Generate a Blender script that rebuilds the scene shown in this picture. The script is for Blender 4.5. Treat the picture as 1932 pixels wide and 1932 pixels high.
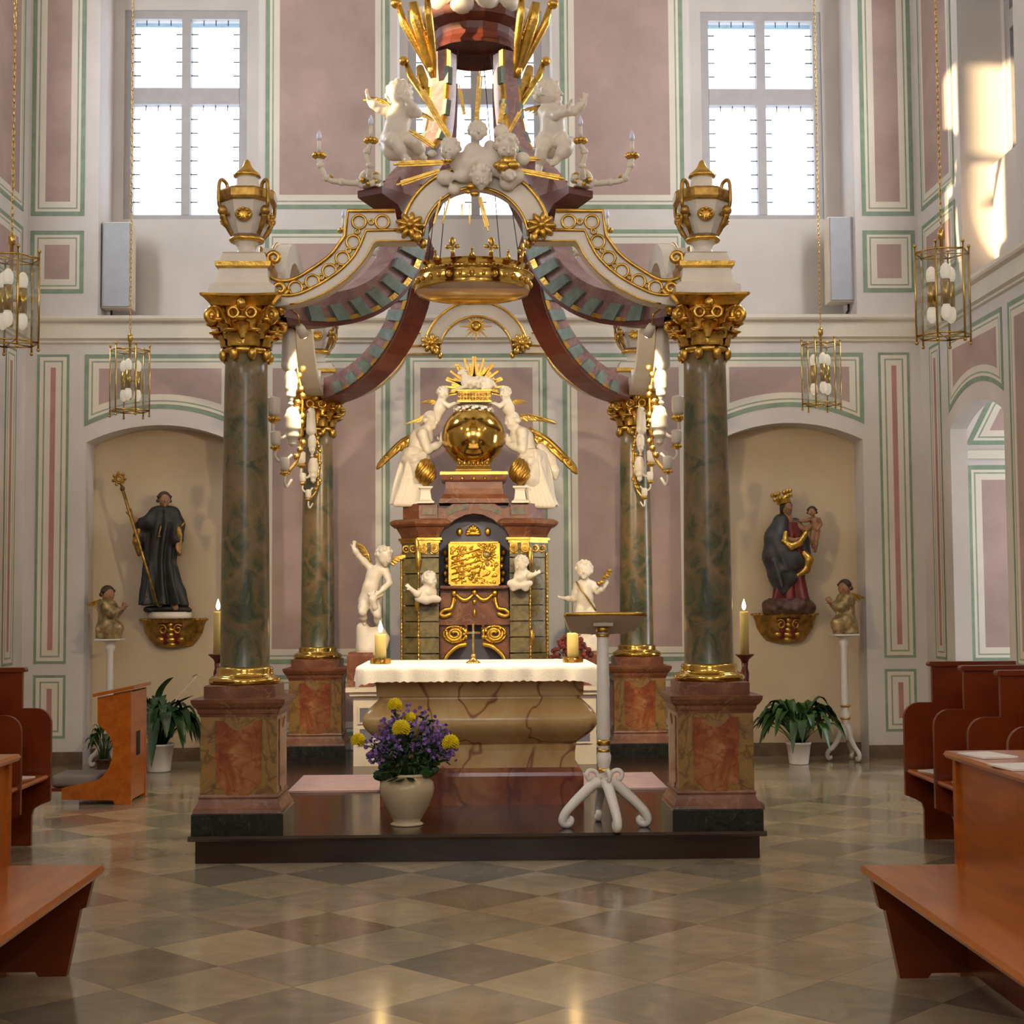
import bpy, bmesh, math, random
import numpy as np
from math import sin, cos, pi, radians, sqrt
from mathutils import Vector, Matrix, Quaternion

SC = bpy.context.scene
for _o in list(bpy.data.objects):
    bpy.data.objects.remove(_o)
COL = SC.collection
random.seed(7)

# ------------------------------------------------------------------ camera
EYE = 1.55
FPX = 2800.0
YAW, PITCH, ROLL = 0.0236, 0.0612, -0.0063
_f = Vector((sin(YAW)*cos(PITCH), cos(YAW)*cos(PITCH), sin(PITCH)))
_r = Vector((cos(YAW), -sin(YAW), 0))
_u = _r.cross(_f)
CR = _r*cos(ROLL) + _u*sin(ROLL)
CU = -_r*sin(ROLL) + _u*cos(ROLL)
cam_data = bpy.data.cameras.new('camera')
cam_data.sensor_width = 36
cam_data.lens = 36*FPX/1932
cam_data.clip_end = 200
cam = bpy.data.objects.new('camera', cam_data)
COL.objects.link(cam)
cam.matrix_world = Matrix(((CR.x, CU.x, -_f.x, 0), (CR.y, CU.y, -_f.y, 0), (CR.z, CU.z, -_f.z, EYE), (0, 0, 0, 1)))
SC.camera = cam

# ------------------------------------------------------------------ view, world, sun, daylight
SC.view_settings.view_transform = 'Standard'
SC.view_settings.look = 'None'
SC.view_settings.gamma = 1.0
SC.view_settings.use_curve_mapping = False
SC.view_settings.exposure = 0.2
SC.cycles.use_denoising = True
SC.cycles.max_bounces = 7
SC.cycles.diffuse_bounces = 4
SC.cycles.glossy_bounces = 4
SC.cycles.transmission_bounces = 4
SC.cycles.transparent_max_bounces = 16
SC.cycles.caustics_reflective = False
SC.cycles.caustics_refractive = False
SC.cycles.sample_clamp_indirect = 4.0
SC.cycles.use_adaptive_sampling = True
SC.cycles.adaptive_threshold = 0.02

world = bpy.data.worlds.new('sky')
SC.world = world
world.use_nodes = True
_bg = world.node_tree.nodes['Background']
_bg.inputs[0].default_value = (0.90, 0.95, 1.0, 1)
_bg.inputs[1].default_value = 4.5

def light(name, kind, loc, target, energy, color, **kw):
    d = bpy.data.lights.new(name, kind)
    d.energy = energy
    d.color = color
    for k, v in kw.items():
        setattr(d, k, v)
    o = bpy.data.objects.new(name, d)
    COL.objects.link(o)
    o.location = loc
    o.rotation_euler = (Vector(target)-Vector(loc)).to_track_quat('-Z', 'Y').to_euler()
    return o

# evening sun entering by the nave windows on the left and reaching the right-hand window bay
light('sun', 'SUN', (-20, -8, 14), (-20+.88, -8+.46, 14-.08), 19, (1.0, .70, .36), angle=radians(.7))
# daylight of the side windows (unseen area lamps added on the room side of the openings)
for _s, _k, _b in ((-1, 1.3, 95), (1, .7, 110)):
    light('bay_daylight', 'AREA', (_s*4.42, 12.6, 6.6), (_s*.5, 12.6, 6.6), _b, (.92, .96, 1.0),
          shape='RECTANGLE', size=.85, size_y=2.0)
    for _y, _e in ((2.35, 50), (-2.0, 55)):
        light('nave_daylight', 'AREA', (_s*4.30, _y, 6.9), (0, _y+5.0, 5.8), _e*_k, (1.0, .95, .90),
              shape='RECTANGLE', size=1.2, size_y=2.0)
# big west window of the nave behind the camera
light('west_daylight', 'AREA', (0, -4.7, 5.6), (0, 8, 5.4), 85, (1.0, .92, .82), shape='RECTANGLE', size=3.0, size_y=3.0)

# ------------------------------------------------------------------ pixel helpers (photograph frame 1932 x 1932)
def at(px, py, Y):
    d = _f*FPX + CR*(px-966) + CU*(966-py)
    t = Y/d.y
    return (d.x*t, Y, EYE+d.z*t)
def xz(px, py, Y):
    p = at(px, py, Y)
    return (p[0], p[2])
def pxs(l, Y):
    return [xz(a, b, Y) for a, b in l]

# ------------------------------------------------------------------ materials
def lin(c):
    out = []
    for v in c:
        v = v/255.0
        out.append(v/12.92 if v <= .04045 else ((v+.055)/1.055)**2.4)
    return (out[0], out[1], out[2], 1.0)

class NT:
    def __init__(s, name):
        s.m = bpy.data.materials.new(name)
        s.m.use_nodes = True
        s.t = s.m.node_tree
        s.b = s.t.nodes['Principled BSDF']
        s.out = s.t.nodes['Material Output']
    def n(s, kind, **kw):
        x = s.t.nodes.new(kind)
        for k, v in kw.items():
            setattr(x, k, v)
        return x
    def l(s, a, b):
        s.t.links.new(a, b)
    def coord(s, scale=(1, 1, 1), rot=(0, 0, 0)):
        tc = s.n('ShaderNodeTexCoord')
        mp = s.n('ShaderNodeMapping')
        mp.inputs['Scale'].default_value = scale
        mp.inputs['Rotation'].default_value = rot
        s.l(tc.outputs['Object'], mp.inputs['Vector'])
        return mp.outputs['Vector']
    def noise(s, vec, scale, detail=4, rough=.55, dist=0.0):
        x = s.n('ShaderNodeTexNoise')
        x.inputs['Scale'].default_value = scale
        x.inputs['Detail'].default_value = detail
        x.inputs['Roughness'].default_value = rough
        x.inputs['Distortion'].default_value = dist
        s.l(vec, x.inputs['Vector'])
        return x.outputs['Fac']
    def ramp(s, fac, stops, mode='LINEAR'):
        x = s.n('ShaderNodeValToRGB')
        x.color_ramp.interpolation = mode
        e = x.color_ramp.elements
        while len(e) < len(stops):
            e.new(.5)
        for i, (p, c) in enumerate(stops):
            e[i].position = p
            e[i].color = c if len(c) == 4 else lin(c)
        s.l(fac, x.inputs['Fac'])
        return x.outputs['Color']
    def mix(s, fac, a, b, mode='MIX'):
        x = s.n('ShaderNodeMix', data_type='RGBA', blend_type=mode)
        for sock, v in ((x.inputs['Factor'], fac), (x.inputs['A'], a), (x.inputs['B'], b)):
            if isinstance(v, (int, float)):
                sock.default_value = v
            elif isinstance(v, tuple):
                sock.default_value = v if len(v) == 4 else lin(v)
            else:
                s.l(v, sock)
        return x.outputs['Result']
    def math(s, op, a, b=None):
        x = s.n('ShaderNodeMath', operation=op)
        for i, v in enumerate((a, b)):
            if v is None:
                continue
            if isinstance(v, (int, float)):
                x.inputs[i].default_value = v
            else:
                s.l(v, x.inputs[i])
        return x.outputs[0]
    def bump(s, h, strength=.3, dist=.01):
        x = s.n('ShaderNodeBump')
        x.inputs['Strength'].default_value = strength
        x.inputs['Distance'].default_value = dist
        s.l(h, x.inputs['Height'])
        s.l(x.outputs['Normal'], s.b.inputs['Normal'])
    def fin(s, col, rough=.5, metal=0.0, spec=.5, coat=0.0):
        if isinstance(col, tuple):
            s.b.inputs['Base Color'].default_value = col if len(col) == 4 else lin(col)
        else:
            s.l(col, s.b.inputs['Base Color'])
        s.b.inputs['Roughness'].default_value = rough
        s.b.inputs['Metallic'].default_value = metal
        s.b.inputs['Specular IOR Level'].default_value = spec
        s.b.inputs['Coat Weight'].default_value = coat
        s.b.inputs['Coat Roughness'].default_value = .1
        return s.m

def plain(name, c, rough=.5, metal=0.0, var=.1, scale=8.0, bmp=0.0, bscale=60.0, spec=.5, coat=0.0):
    t = NT(name)
    v = t.coord()
    n = t.noise(v, scale, 4)
    lo = tuple(max(0, x*(1-var)) for x in c)
    hi = tuple(min(255, x*(1+var)) for x in c)
    col = t.ramp(n, [(.3, lo), (.7, hi)])
    if bmp:
        t.bump(t.noise(v, bscale, 3), bmp, .01)
    return t.fin(col, rough, metal, spec, coat)

def marble(name, stops, vein, scale=3.0, vscale=4.0, vw=.035, rough=.25, dist=1.2, stretch=(1, 1, 1), vmix=.8, coat=0.0):
    t = NT(name)
    v = t.coord(stretch, (.3, .5, .2))
    n = t.noise(v, scale, 6, .6, dist)
    col = t.ramp(n, stops)
    n2 = t.noise(v, vscale, 3, .5, .6)
    d = t.math('ABSOLUTE', t.math('SUBTRACT', n2, .5))
    k = t.ramp(d, [(0.0, (1, 1, 1, 1)), (vw, (0, 0, 0, 1))])
    col = t.mix(t.math('MULTIPLY', k, vmix), col, vein)
    return t.fin(col, rough, coat=coat)

def wood(name, c, dark, rough=.3, scale=2.0, stretch=(8, 1, 8), coat=.3):
    t = NT(name)
    v = t.coord(stretch)
    n = t.noise(v, scale, 5, .6, .5)
    col = t.ramp(n, [(.3, dark), (.7, c)])
    return t.fin(col, rough, coat=coat)

def glow(name, c, strength):
    t = NT(name)
    t.b.inputs['Base Color'].default_value = lin(c)
    t.b.inputs['Emission Color'].default_value = lin(c)
    t.b.inputs['Emission Strength'].default_value = strength
    return t.m

def pane_mat(name, tint, gloss=.08, rough=.02):
    t = NT(name)
    tr = t.n('ShaderNodeBsdfTransparent')
    tr.inputs[0].default_value = tint
    gl = t.n('ShaderNodeBsdfGlossy')
    gl.inputs['Roughness'].default_value = rough
    fr = t.n('ShaderNodeLayerWeight')
    fr.inputs[0].default_value = .5
    mx = t.n('ShaderNodeMixShader')
    t.l(t.math('ADD', t.math('MULTIPLY', t.math('POWER', fr.outputs['Facing'], 4.0), .6), gloss), mx.inputs[0])
    t.l(tr.outputs[0], mx.inputs[1])
    t.l(gl.outputs[0], mx.inputs[2])
    t.l(mx.outputs[0], t.out.inputs['Surface'])
    return t.m

MT = {}
MT['wall'] = plain('limewash', (208, 200, 194), .85, var=.03, scale=1.5)
MT['wall2'] = plain('limewash_light', (218, 208, 192), .85, var=.03, scale=1.5)
MT['niche'] = plain('limewash_cream', (208, 188, 158), .85, var=.04, scale=1.2)
MT['pink'] = plain('painted_pink', (172, 147, 139), .85, var=.06, scale=2.2)
MT['green'] = plain('painted_green', (132, 150, 128), .85, var=.06, scale=9)
MT['green2'] = plain('painted_green_line', (146, 158, 138), .85, var=.06, scale=9)
MT['rosered'] = plain('painted_rose', (180, 130, 122), .85, var=.06, scale=4)
MT['frame'] = plain('window_frame_paint', (176, 172, 172), .6, var=.03)
MT['lead'] = plain('lead_came', (60, 66, 70), .5, .6, var=.1)
MT['glass'] = pane_mat('window_glass', (.95, .97, 1, 1))
MT['glass_leaded'] = pane_mat('bluish_shaded_leaded_glass', (.11, .145, .17, 1))  # deep tint stands in for the dim, shaded outside of this window
MT['glass_lamp'] = pane_mat('lantern_glass', (.93, .95, .94, 1), .10)
MT['reveal'] = plain('outer_window_reveal', (96, 124, 138), .8, var=.1)
MT['base'] = plain('brown_skirting', (112, 88, 66), .6)
MT['speaker'] = plain('speaker_grey', (170, 172, 178), .7, var=.03)
MT['gold'] = plain('gilding', (206, 164, 78), .30, 1.0, var=.14, scale=14, bmp=.25, bscale=55)
MT['gold_smooth'] = plain('polished_gilding', (206, 168, 84), .13, 1.0, var=.08, scale=5, bmp=.03, bscale=9)
MT['gold_old'] = plain('old_gilding', (160, 124, 62), .4, .9, var=.25, scale=18, bmp=.3, bscale=45)
MT['gold_relief'] = plain('matt_gilding', (226, 180, 74), .42, 1.0, var=.12, scale=14, bmp=.3, bscale=45)
MT['brass'] = plain('brass', (196, 160, 84), .22, 1.0, var=.08)
MT['ivory'] = plain('white_stucco', (224, 212, 194), .38, var=.03, scale=5)
MT['cream'] = plain('cream_paint', (222, 208, 186), .45, var=.04, scale=4)
MT['greenmarble'] = marble('green_shaft_marble', [(.25, (42, 48, 32)), (.38, (72, 76, 52)), (.46, (98, 92, 62)), (.52, (116, 92, 60)), (.57, (86, 84, 56)), (.66, (52, 58, 40)), (.78, (108, 110, 90))],
                           (140, 110, 76), 6.5, 1.9, .04, .28, .9, (1, 1, .8), .6)
MT['blockmarble'] = marble('green_block_marble', [(.25, (70, 66, 40)), (.45, (112, 102, 64)), (.6, (132, 116, 76)), (.75, (90, 76, 46))], (84, 62, 38), 7, 5, .03, .38, 1.4, vmix=.6)
MT['redmarble'] = marble('red_marble', [(.25, (84, 46, 30)), (.5, (120, 70, 44)), (.7, (140, 92, 60))], (150, 116, 86), 4, 5, .02, .36, 1.2, vmix=.6)
MT['redpanel'] = marble('orange_red_marble', [(.25, (100, 48, 28)), (.5, (146, 82, 48)), (.72, (172, 126, 80))], (120, 46, 30), 5, 6, .03, .25, 1.5, vmix=.6)
MT['brownmarble'] = marble('brown_breccia', [(.22, (84, 60, 40)), (.45, (136, 104, 66)), (.55, (150, 116, 60)), (.7, (112, 74, 50)), (.85, (96, 90, 74))],
                           (70, 44, 30), 5, 5, .03, .28, 1.8, vmix=.6)
MT['black'] = marble('black_marble', [(.3, (24, 27, 22)), (.6, (40, 42, 34)), (.8, (60, 60, 50))], (90, 90, 80), 6, 8, .01, .2, vmix=.4)
MT['altar'] = marble('yellow_altar_marble', [(.25, (182, 142, 84)), (.5, (210, 172, 112)), (.75, (224, 194, 142))], (128, 62, 36), 2.2, 1.5, .016, .22, 1.0, (1, 1, .7), .9)
MT['altarbase'] = marble('altar_plinth_marble', [(.3, (104, 50, 34)), (.5, (146, 78, 48)), (.7, (176, 128, 78))], (96, 40, 28), 2.5, 1.8, .02, .22, 1.4, (1, 1, .6), .8)
MT['mauve'] = marble('mauve_marble', [(.25, (118, 84, 86)), (.5, (150, 112, 110)), (.75, (172, 136, 130))], (190, 160, 150), 5, 6, .02, .35, vmix=.4)
MT['teal'] = plain('grey_green_stone', (118, 134, 126), .5, var=.12, scale=12)
MT['darkred'] = marble('dark_red_soffit', [(.3, (80, 34, 24)), (.6, (104, 48, 34)), (.8, (120, 60, 44))], (70, 30, 24), 4, 5, .02, .35, vmix=.4)
MT['platform'] = wood('dark_stained_boards', (48, 26, 12), (32, 16, 8), .22, 2.0, (1, 7, 8), .3)
MT['carpet'] = plain('pale_pink_runner', (186, 156, 152), .9, var=.04, scale=6)
MT['oak'] = wood('varnished_oak', (186, 102, 24), (150, 74, 12), .28, 2.0, (8, 1, 8), .35)
MT['oak_shade'] = wood('varnished_oak_shaded', (124, 50, 10), (98, 36, 6), .3, 2.0, (1, 8, 2), .3)  # same oak, darkened to paint in the shade on ends and lower boards
MT['cloth'] = plain('white_linen', (240, 230, 214), .9, var=.02, bmp=.2, bscale=90)
MT['wax'] = plain('candle_wax', (226, 200, 120), .5, var=.03)
MT['white'] = plain('white_paint', (230, 222, 212), .4, var=.02)
MT['pot'] = plain('white_glaze', (232, 226, 222), .25, var=.02)
MT['vase'] = plain('cream_glazed_pottery', (196, 176, 140), .25, var=.04, scale=5)
MT['leaf'] = plain('leaf_green', (44, 76, 28), .4, var=.35, scale=7)
MT['leaf2'] = plain('leaf_dark_green', (30, 60, 24), .38, var=.35, scale=7)
MT['aster'] = plain('aster_purple', (112, 82, 148), .8, var=.3, scale=30)
MT['mum'] = plain('yellow_petals', (236, 208, 20), .8, var=.12, scale=20)
MT['robe'] = plain('black_habit', (34, 31, 27), .5, var=.25, scale=10)
MT['skin'] = plain('painted_flesh', (156, 112, 78), .5, var=.08, scale=8)
MT['hair'] = plain('dark_brown_hair', (58, 42, 30), .6, var=.15)
MT['bluecloak'] = plain('dark_blue_cloak', (54, 54, 56), .45, var=.25, scale=9)
MT['reddress'] = plain('red_dress', (112, 34, 32), .45, var=.2, scale=9)
MT['silver'] = plain('silver_leaf_robe', (150, 130, 92), .4, .5, var=.35, scale=14)
MT['darkbrown'] = plain('dark_brown_wood', (78, 50, 36), .45, var=.15)
MT['paper'] = plain('paper', (226, 216, 206), .8, var=.02)
MT['cushion'] = plain('grey_cushion', (132, 122, 116), .9, var=.06)
MT['dry'] = plain('dry_red_flowers', (112, 48, 36), .8, var=.3, scale=16)
MT['blue'] = plain('slate_blue_paint_and_shade', (112, 112, 128), .7, var=.05)  # also painted shade, for the wall seen through the open arch
MT['bulb'] = plain('opal_bulb', (214, 216, 236), .2, var=.02)
MT['flame'] = glow('flame', (255, 214, 130), 14)
MT['lampglow'] = glow('lamp_glow', (255, 240, 210), 9)
MT['bulb_on'] = glow('warm_bulb', (255, 236, 215), .32)
MT['ink'] = plain('black_iron', (26, 24, 24), .5)

def floor_material():
    t = NT('polished_marble_tiles')
    D = .7253
    tc = t.n('ShaderNodeTexCoord')
    sp = t.n('ShaderNodeSeparateXYZ')
    t.l(tc.outputs['Object'], sp.inputs[0])
    X = t.math('ADD', sp.outputs[0], .03)
    Y = t.math('SUBTRACT', sp.outputs[1], 6.51)
    U = t.math('ADD', t.math('DIVIDE', t.math('ADD', X, Y), D), .5)
    V = t.math('ADD', t.math('DIVIDE', t.math('SUBTRACT', X, Y), D), .5)
    fu, fv = t.math('FLOOR', U), t.math('FLOOR', V)
    odd = t.math('ABSOLUTE', t.math('MODULO', t.math('ADD', fu, fv), 2.0))
    cx = t.n('ShaderNodeCombineXYZ')
    t.l(fu, cx.inputs[0]); t.l(fv, cx.inputs[1])
    wn = t.n('ShaderNodeTexWhiteNoise', noise_dimensions='2D')
    t.l(cx.outputs[0], wn.inputs['Vector'])
    rnd = wn.outputs['Value']
    light_c = t.ramp(rnd, [(0, (188, 168, 136)), (.4, (196, 178, 146)), (.7, (178, 162, 134)), (1, (192, 170, 136))])
    dark_c = t.ramp(rnd, [(0, (148, 124, 94)), (.3, (150, 138, 120)), (.5, (164, 152, 130)), (.7, (174, 156, 124)), (.85, (140, 130, 114)), (1, (180, 160, 130))])
    col = t.mix(odd, dark_c, light_c)
    v = t.coord((1, 1, 1))
    vv = t.n('ShaderNodeVectorMath', operation='ADD')
    t.l(v, vv.inputs[0]); t.l(wn.outputs['Color'], vv.inputs[1])
    n = t.noise(vv.outputs[0], 4.5, 6, .6, 1.0)
    col = t.mix(.55, col, t.ramp(n, [(.3, (176, 174, 170)), (.5, (215, 214, 210)), (.7, (255, 252, 245))]), 'MULTIPLY')
    # joints
    ju = t.math('ABSOLUTE', t.math('SUBTRACT', t.math('FRACT', U), .5))
    jv = t.math('ABSOLUTE', t.math('SUBTRACT', t.math('FRACT', V), .5))
    j = t.math('GREATER_THAN', t.math('MAXIMUM', ju, jv), .494)
    col = t.mix(t.math('MULTIPLY', j, .35), col, (90, 76, 60))
    rn = t.noise(v, 3, 3)
    t.l(t.math('ADD', t.math('MULTIPLY', rn, .08), .09), t.b.inputs['Roughness'])
    r = t.b.inputs['Roughness'].links[0].from_socket
    m = t.fin(col, .16, spec=.85)
    t.l(r, t.b.inputs['Roughness'])
    return m
MT['floor'] = floor_material()

# ------------------------------------------------------------------ objects
ORG = {}
def prop(o, label=None, cat=None, group=None, kind=None):
    if label: o['label'] = label
    if cat: o['category'] = cat
    if group: o['group'] = group
    if kind: o['kind'] = kind
    return o
def thing(name, label, cat, loc=(0, 0, 0), group=None):
    o = bpy.data.objects.new(name, None)
    o.empty_display_size = .1
    COL.objects.link(o)
    o.location = loc
    ORG[o.name] = Vector(loc)
    return prop(o, label, cat, group)
def copy_tree(o, parent=None):
    c = o.copy()
    COL.objects.link(c)
    ORG[c.name] = ORG.get(o.name, Vector())
    if parent is not None:
        c.parent = parent
    for ch in list(o.children):
        copy_tree(ch, c)
    return c
def again(o, loc, label, mirror=False, rotz=None, scale=None):
    c = copy_tree(o)
    c.location = loc
    if rotz is not None:
        c.rotation_euler = (0, 0, rotz)
    if mirror:
        c.scale = (-c.scale[0], c.scale[1], c.scale[2])
    if scale:
        c.scale = tuple(a*scale for a in c.scale)
    c['label'] = label
    return c

class MB:
    def __init__(s):
        s.v, s.f, s.m, s.sm = [], [], [], []
        s.mi = 0
        s.smooth = False
    def add(s, vs, fs, smooth=None):
        b = len(s.v)
        s.v += [tuple(p) for p in vs]
        for f in fs:
            s.f.append([b+i for i in f])
            s.m.append(s.mi)
            s.sm.append(s.smooth if smooth is None else smooth)
        return s
    def box(s, x0, x1, y0, y1, z0, z1):
        vs = [(x, y, z) for z in (z0, z1) for y in (y0, y1) for x in (x0, x1)]
        return s.add(vs, [(0, 2, 3, 1), (4, 5, 7, 6), (0, 1, 5, 4), (2, 6, 7, 3), (0, 4, 6, 2), (1, 3, 7, 5)], False)
    def cbox(s, c, d, rz=0):
        x, y, z = c
        a, b, h = d[0]/2, d[1]/2, d[2]/2
        vs = []
        for dz in (-h, h):
            for dy in (-b, b):
                for dx in (-a, a):
                    vs.append((x+dx*cos(rz)-dy*sin(rz), y+dx*sin(rz)+dy*cos(rz), z+dz))
        return s.add(vs, [(0, 2, 3, 1), (4, 5, 7, 6), (0, 1, 5, 4), (2, 6, 7, 3), (0, 4, 6, 2), (1, 3, 7, 5)], False)
    def prism(s, poly, fn0, fn1):
        """poly extruded between two maps (u,v)->3d"""
        n = len(poly)
        vs = [fn0(u, v) for u, v in poly]+[fn1(u, v) for u, v in poly]
        fs = [list(range(n)), list(range(2*n-1, n-1, -1))]
        fs += [(i, n+i, n+(i+1) % n, (i+1) % n) for i in range(n)]
        return s.add(vs, fs, False)
    def pxz(s, poly, y0, y1):
        if area(poly) < 0: poly = poly[::-1]
        return s.prism(poly, lambda u, v: (u, y0, v), lambda u, v: (u, y1, v))
    def pyz(s, poly, x0, x1):
        if area(poly) > 0: poly = poly[::-1]
        return s.prism(poly, lambda u, v: (x0, u, v), lambda u, v: (x1, u, v))
    def pxy(s, poly, z0, z1):
        if area(poly) > 0: poly = poly[::-1]
        return s.prism(poly, lambda u, v: (u, v, z0), lambda u, v: (u, v, z1))
    def lathe(s, prof, c=(0, 0, 0), n=24, ph=0.0, smooth=None, sx=1.0, sy=1.0, cap=True, axis=None):
        """profile of (r,z); axis: optional rotation quaternion"""
        vs, fs = [], []
        for r, z in prof:
            for i in range(n):
                a = 2*pi*i/n+ph
                p = Vector((r*cos(a)*sx, r*sin(a)*sy, z))
                if axis is not None:
                    p = axis @ p
                vs.append((p.x+c[0], p.y+c[1], p.z+c[2]))
        m = len(prof)
        for k in range(m-1):
            for i in range(n):
                j = (i+1) % n
                fs.append((k*n+i, k*n+j, (k+1)*n+j, (k+1)*n+i))
        s.add(vs, fs, True if smooth is None else smooth)
        if cap:
            b = len(s.v)-len(vs)
            s.f.append([b+i for i in range(n-1, -1, -1)]); s.m.append(s.mi); s.sm.append(False)
            s.f.append([b+(m-1)*n+i for i in range(n)]); s.m.append(s.mi); s.sm.append(False)
        return s
    def sq(s, prof, c=(0, 0, 0), ax=1.0, ay=1.0):
        """square section moulding: profile (half width, z)"""
        q = sqrt(2)
        return s.lathe([(r*q, z) for r, z in prof], c, 4, pi/4, False, ax, ay)
    def tube(s, pts, rad, n=8, closed=False, cap=True, sx=1.0):
        pts = [Vector(p) for p in pts]
        m = len(pts)
        rad = [rad]*m if isinstance(rad, (int, float)) else list(rad)
        vs, fs = [], []
        prev = None
        for i in range(m):
            if closed:
                d = pts[(i+1) % m]-pts[i-1]
            else:
                d = pts[min(i+1, m-1)]-pts[max(i-1, 0)]
            if d.length < 1e-9: d = Vector((0, 0, 1))
            d.normalize()
            if prev is None:
                a = Vector((0, 0, 1)) if abs(d.z) < .9 else Vector((1, 0, 0))
                nx = d.cross(a).normalized()
            else:
                nx = (prev-d*prev.dot(d))
                nx = nx.normalized() if nx.length > 1e-6 else d.orthogonal().normalized()
            prev = nx
            ny = d.cross(nx)
            for k in range(n):
                t = 2*pi*k/n
                p = pts[i]+nx*(cos(t)*rad[i]*sx)+ny*(sin(t)*rad[i])
                vs.append(p)
        rng = m if closed else m-1
        for i in range(rng):
            i2 = (i+1) % m
            for k in range(n):
                k2 = (k+1) % n
                fs.append((i*n+k, i*n+k2, i2*n+k2, i2*n+k))
        s.add(vs, fs, True)
        if cap and not closed:
            b = len(s.v)-len(vs)
            s.f.append([b+k for k in range(n-1, -1, -1)]); s.m.append(s.mi); s.sm.append(False)
            s.f.append([b+(m-1)*n+k for k in range(n)]); s.m.append(s.mi); s.sm.append(False)
        return s
    def ball(s, c, r, nu=12, nv=8, rot=None):
        if isinstance(r, (int, float)): r = (r, r, r)
        vs, fs = [], []
        for j in range(nv+1):
            t = pi*j/nv
            for i in range(nu):
                a = 2*pi*i/nu
                p = Vector((r[0]*sin(t)*cos(a), r[1]*sin(t)*sin(a), -r[2]*cos(t)))
                if rot is not None: p = rot @ p
                vs.append((p.x+c[0], p.y+c[1], p.z+c[2]))
        for j in range(nv):
            for i in range(nu):
                k = (i+1) % nu
                fs.append((j*nu+i, j*nu+k, (j+1)*nu+k, (j+1)*nu+i))
        return s.add(vs, fs, True)
    def ring(s, c, R, r, normal='y', n=20, k=6, sx=1.0, sz=1.0):
        pts = []
        for i in range(n):
            a = 2*pi*i/n
            u, v = R*cos(a)*sx, R*sin(a)*sz
            pts.append({'y': (c[0]+u, c[1], c[2]+v), 'z': (c[0]+u, c[1]+v, c[2]), 'x': (c[0], c[1]+u, c[2]+v)}[normal])
        return s.tube(pts, r, k, True)
    def sheet(s, rows, smooth=True, closed=False):
        """grid of points rows x cols"""
        nr, nc = len(rows), len(rows[0])
        vs = [p for r in rows for p in r]
        fs = []
        for i in range(nr-1):
            for j in range(nc if closed else nc-1):
                j2 = (j+1) % nc
                fs.append((i*nc+j, i*nc+j2, (i+1)*nc+j2, (i+1)*nc+j))
        return s.add(vs, fs, smooth)
    def build(s, name, mats, parent=None, kind=None, label=None, loc=None):
        org = Vector((0, 0, 0))
        if parent is not None:
            org = ORG.get(parent.name, org)
        elif loc is not None:
            org = Vector(loc)
        me = bpy.data.meshes.new(name)
        me.from_pydata([(a-org.x, b-org.y, c-org.z) for a, b, c in s.v], [], s.f)
        if not isinstance(mats, (list, tuple)): mats = [mats]
        for m in mats:
            me.materials.append(MT[m])
        me.polygons.foreach_set('material_index', s.m)
        me.polygons.foreach_set('use_smooth', s.sm)
        me.update()
        bm = bmesh.new(); bm.from_mesh(me)
        bmesh.ops.recalc_face_normals(bm, faces=bm.faces)
        bm.to_mesh(me); bm.free()
        o = bpy.data.objects.new(name, me)
        COL.objects.link(o)
        ORG[o.name] = org
        if parent is not None:
            o.parent = parent
        else:
            o.location = org
        if kind: o['kind'] = kind
        if label: o['label'] = label
        return o

def area(p):
    return .5*sum(p[i][0]*p[(i+1) % len(p)][1]-p[(i+1) % len(p)][0]*p[i][1] for i in range(len(p)))
def inset(poly, d):
    """offset a counter-clockwise polygon inwards"""
    n = len(poly)
    out = []
    for i in range(n):
        p0, p1, p2 = Vector(poly[i-1]), Vector(poly[i]), Vector(poly[(i+1) % n])
        a, b = (p1-p0).normalized(), (p2-p1).normalized()
        na, nb = Vector((-a.y, a.x)), Vector((-b.y, b.x))
        k = na+nb
        den = 1+na.dot(nb)
        q = p1+k*(d/max(den, .25))
        out.append((q.x, q.y))
    return out
def arc(cx, cz, R, a0, a1, n):
    return [(cx+R*cos(radians(a0+(a1-a0)*i/n)), cz+R*sin(radians(a0+(a1-a0)*i/n))) for i in range(n+1)]
def bez(p0, p1, p2, p3, n):
    out = []
    for i in range(n+1):
        t = i/n
        out.append(tuple((1-t)**3*a+3*(1-t)**2*t*b+3*(1-t)*t*t*c+t**3*d for a, b, c, d in zip(p0, p1, p2, p3)))
    return out
def smoothline(pts, n=6):
    """Catmull-Rom through points"""
    P = [Vector(p) for p in pts]
    P = [P[0]*2-P[1]]+P+[P[-1]*2-P[-2]]
    out = []
    for i in range(1, len(P)-2):
        for k in range(n):
            t = k/n
            a, b, c, d = P[i-1], P[i], P[i+1], P[i+2]
            out.append(.5*((2*b)+(c-a)*t+(2*a-5*b+4*c-d)*t*t+(3*b-a-3*c+d)*t**3))
    out.append(P[-2])
    return [tuple(p) for p in out]
def vadd(a, b, k=1.0):
    return tuple(x+y*k for x, y in zip(a, b))
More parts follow.
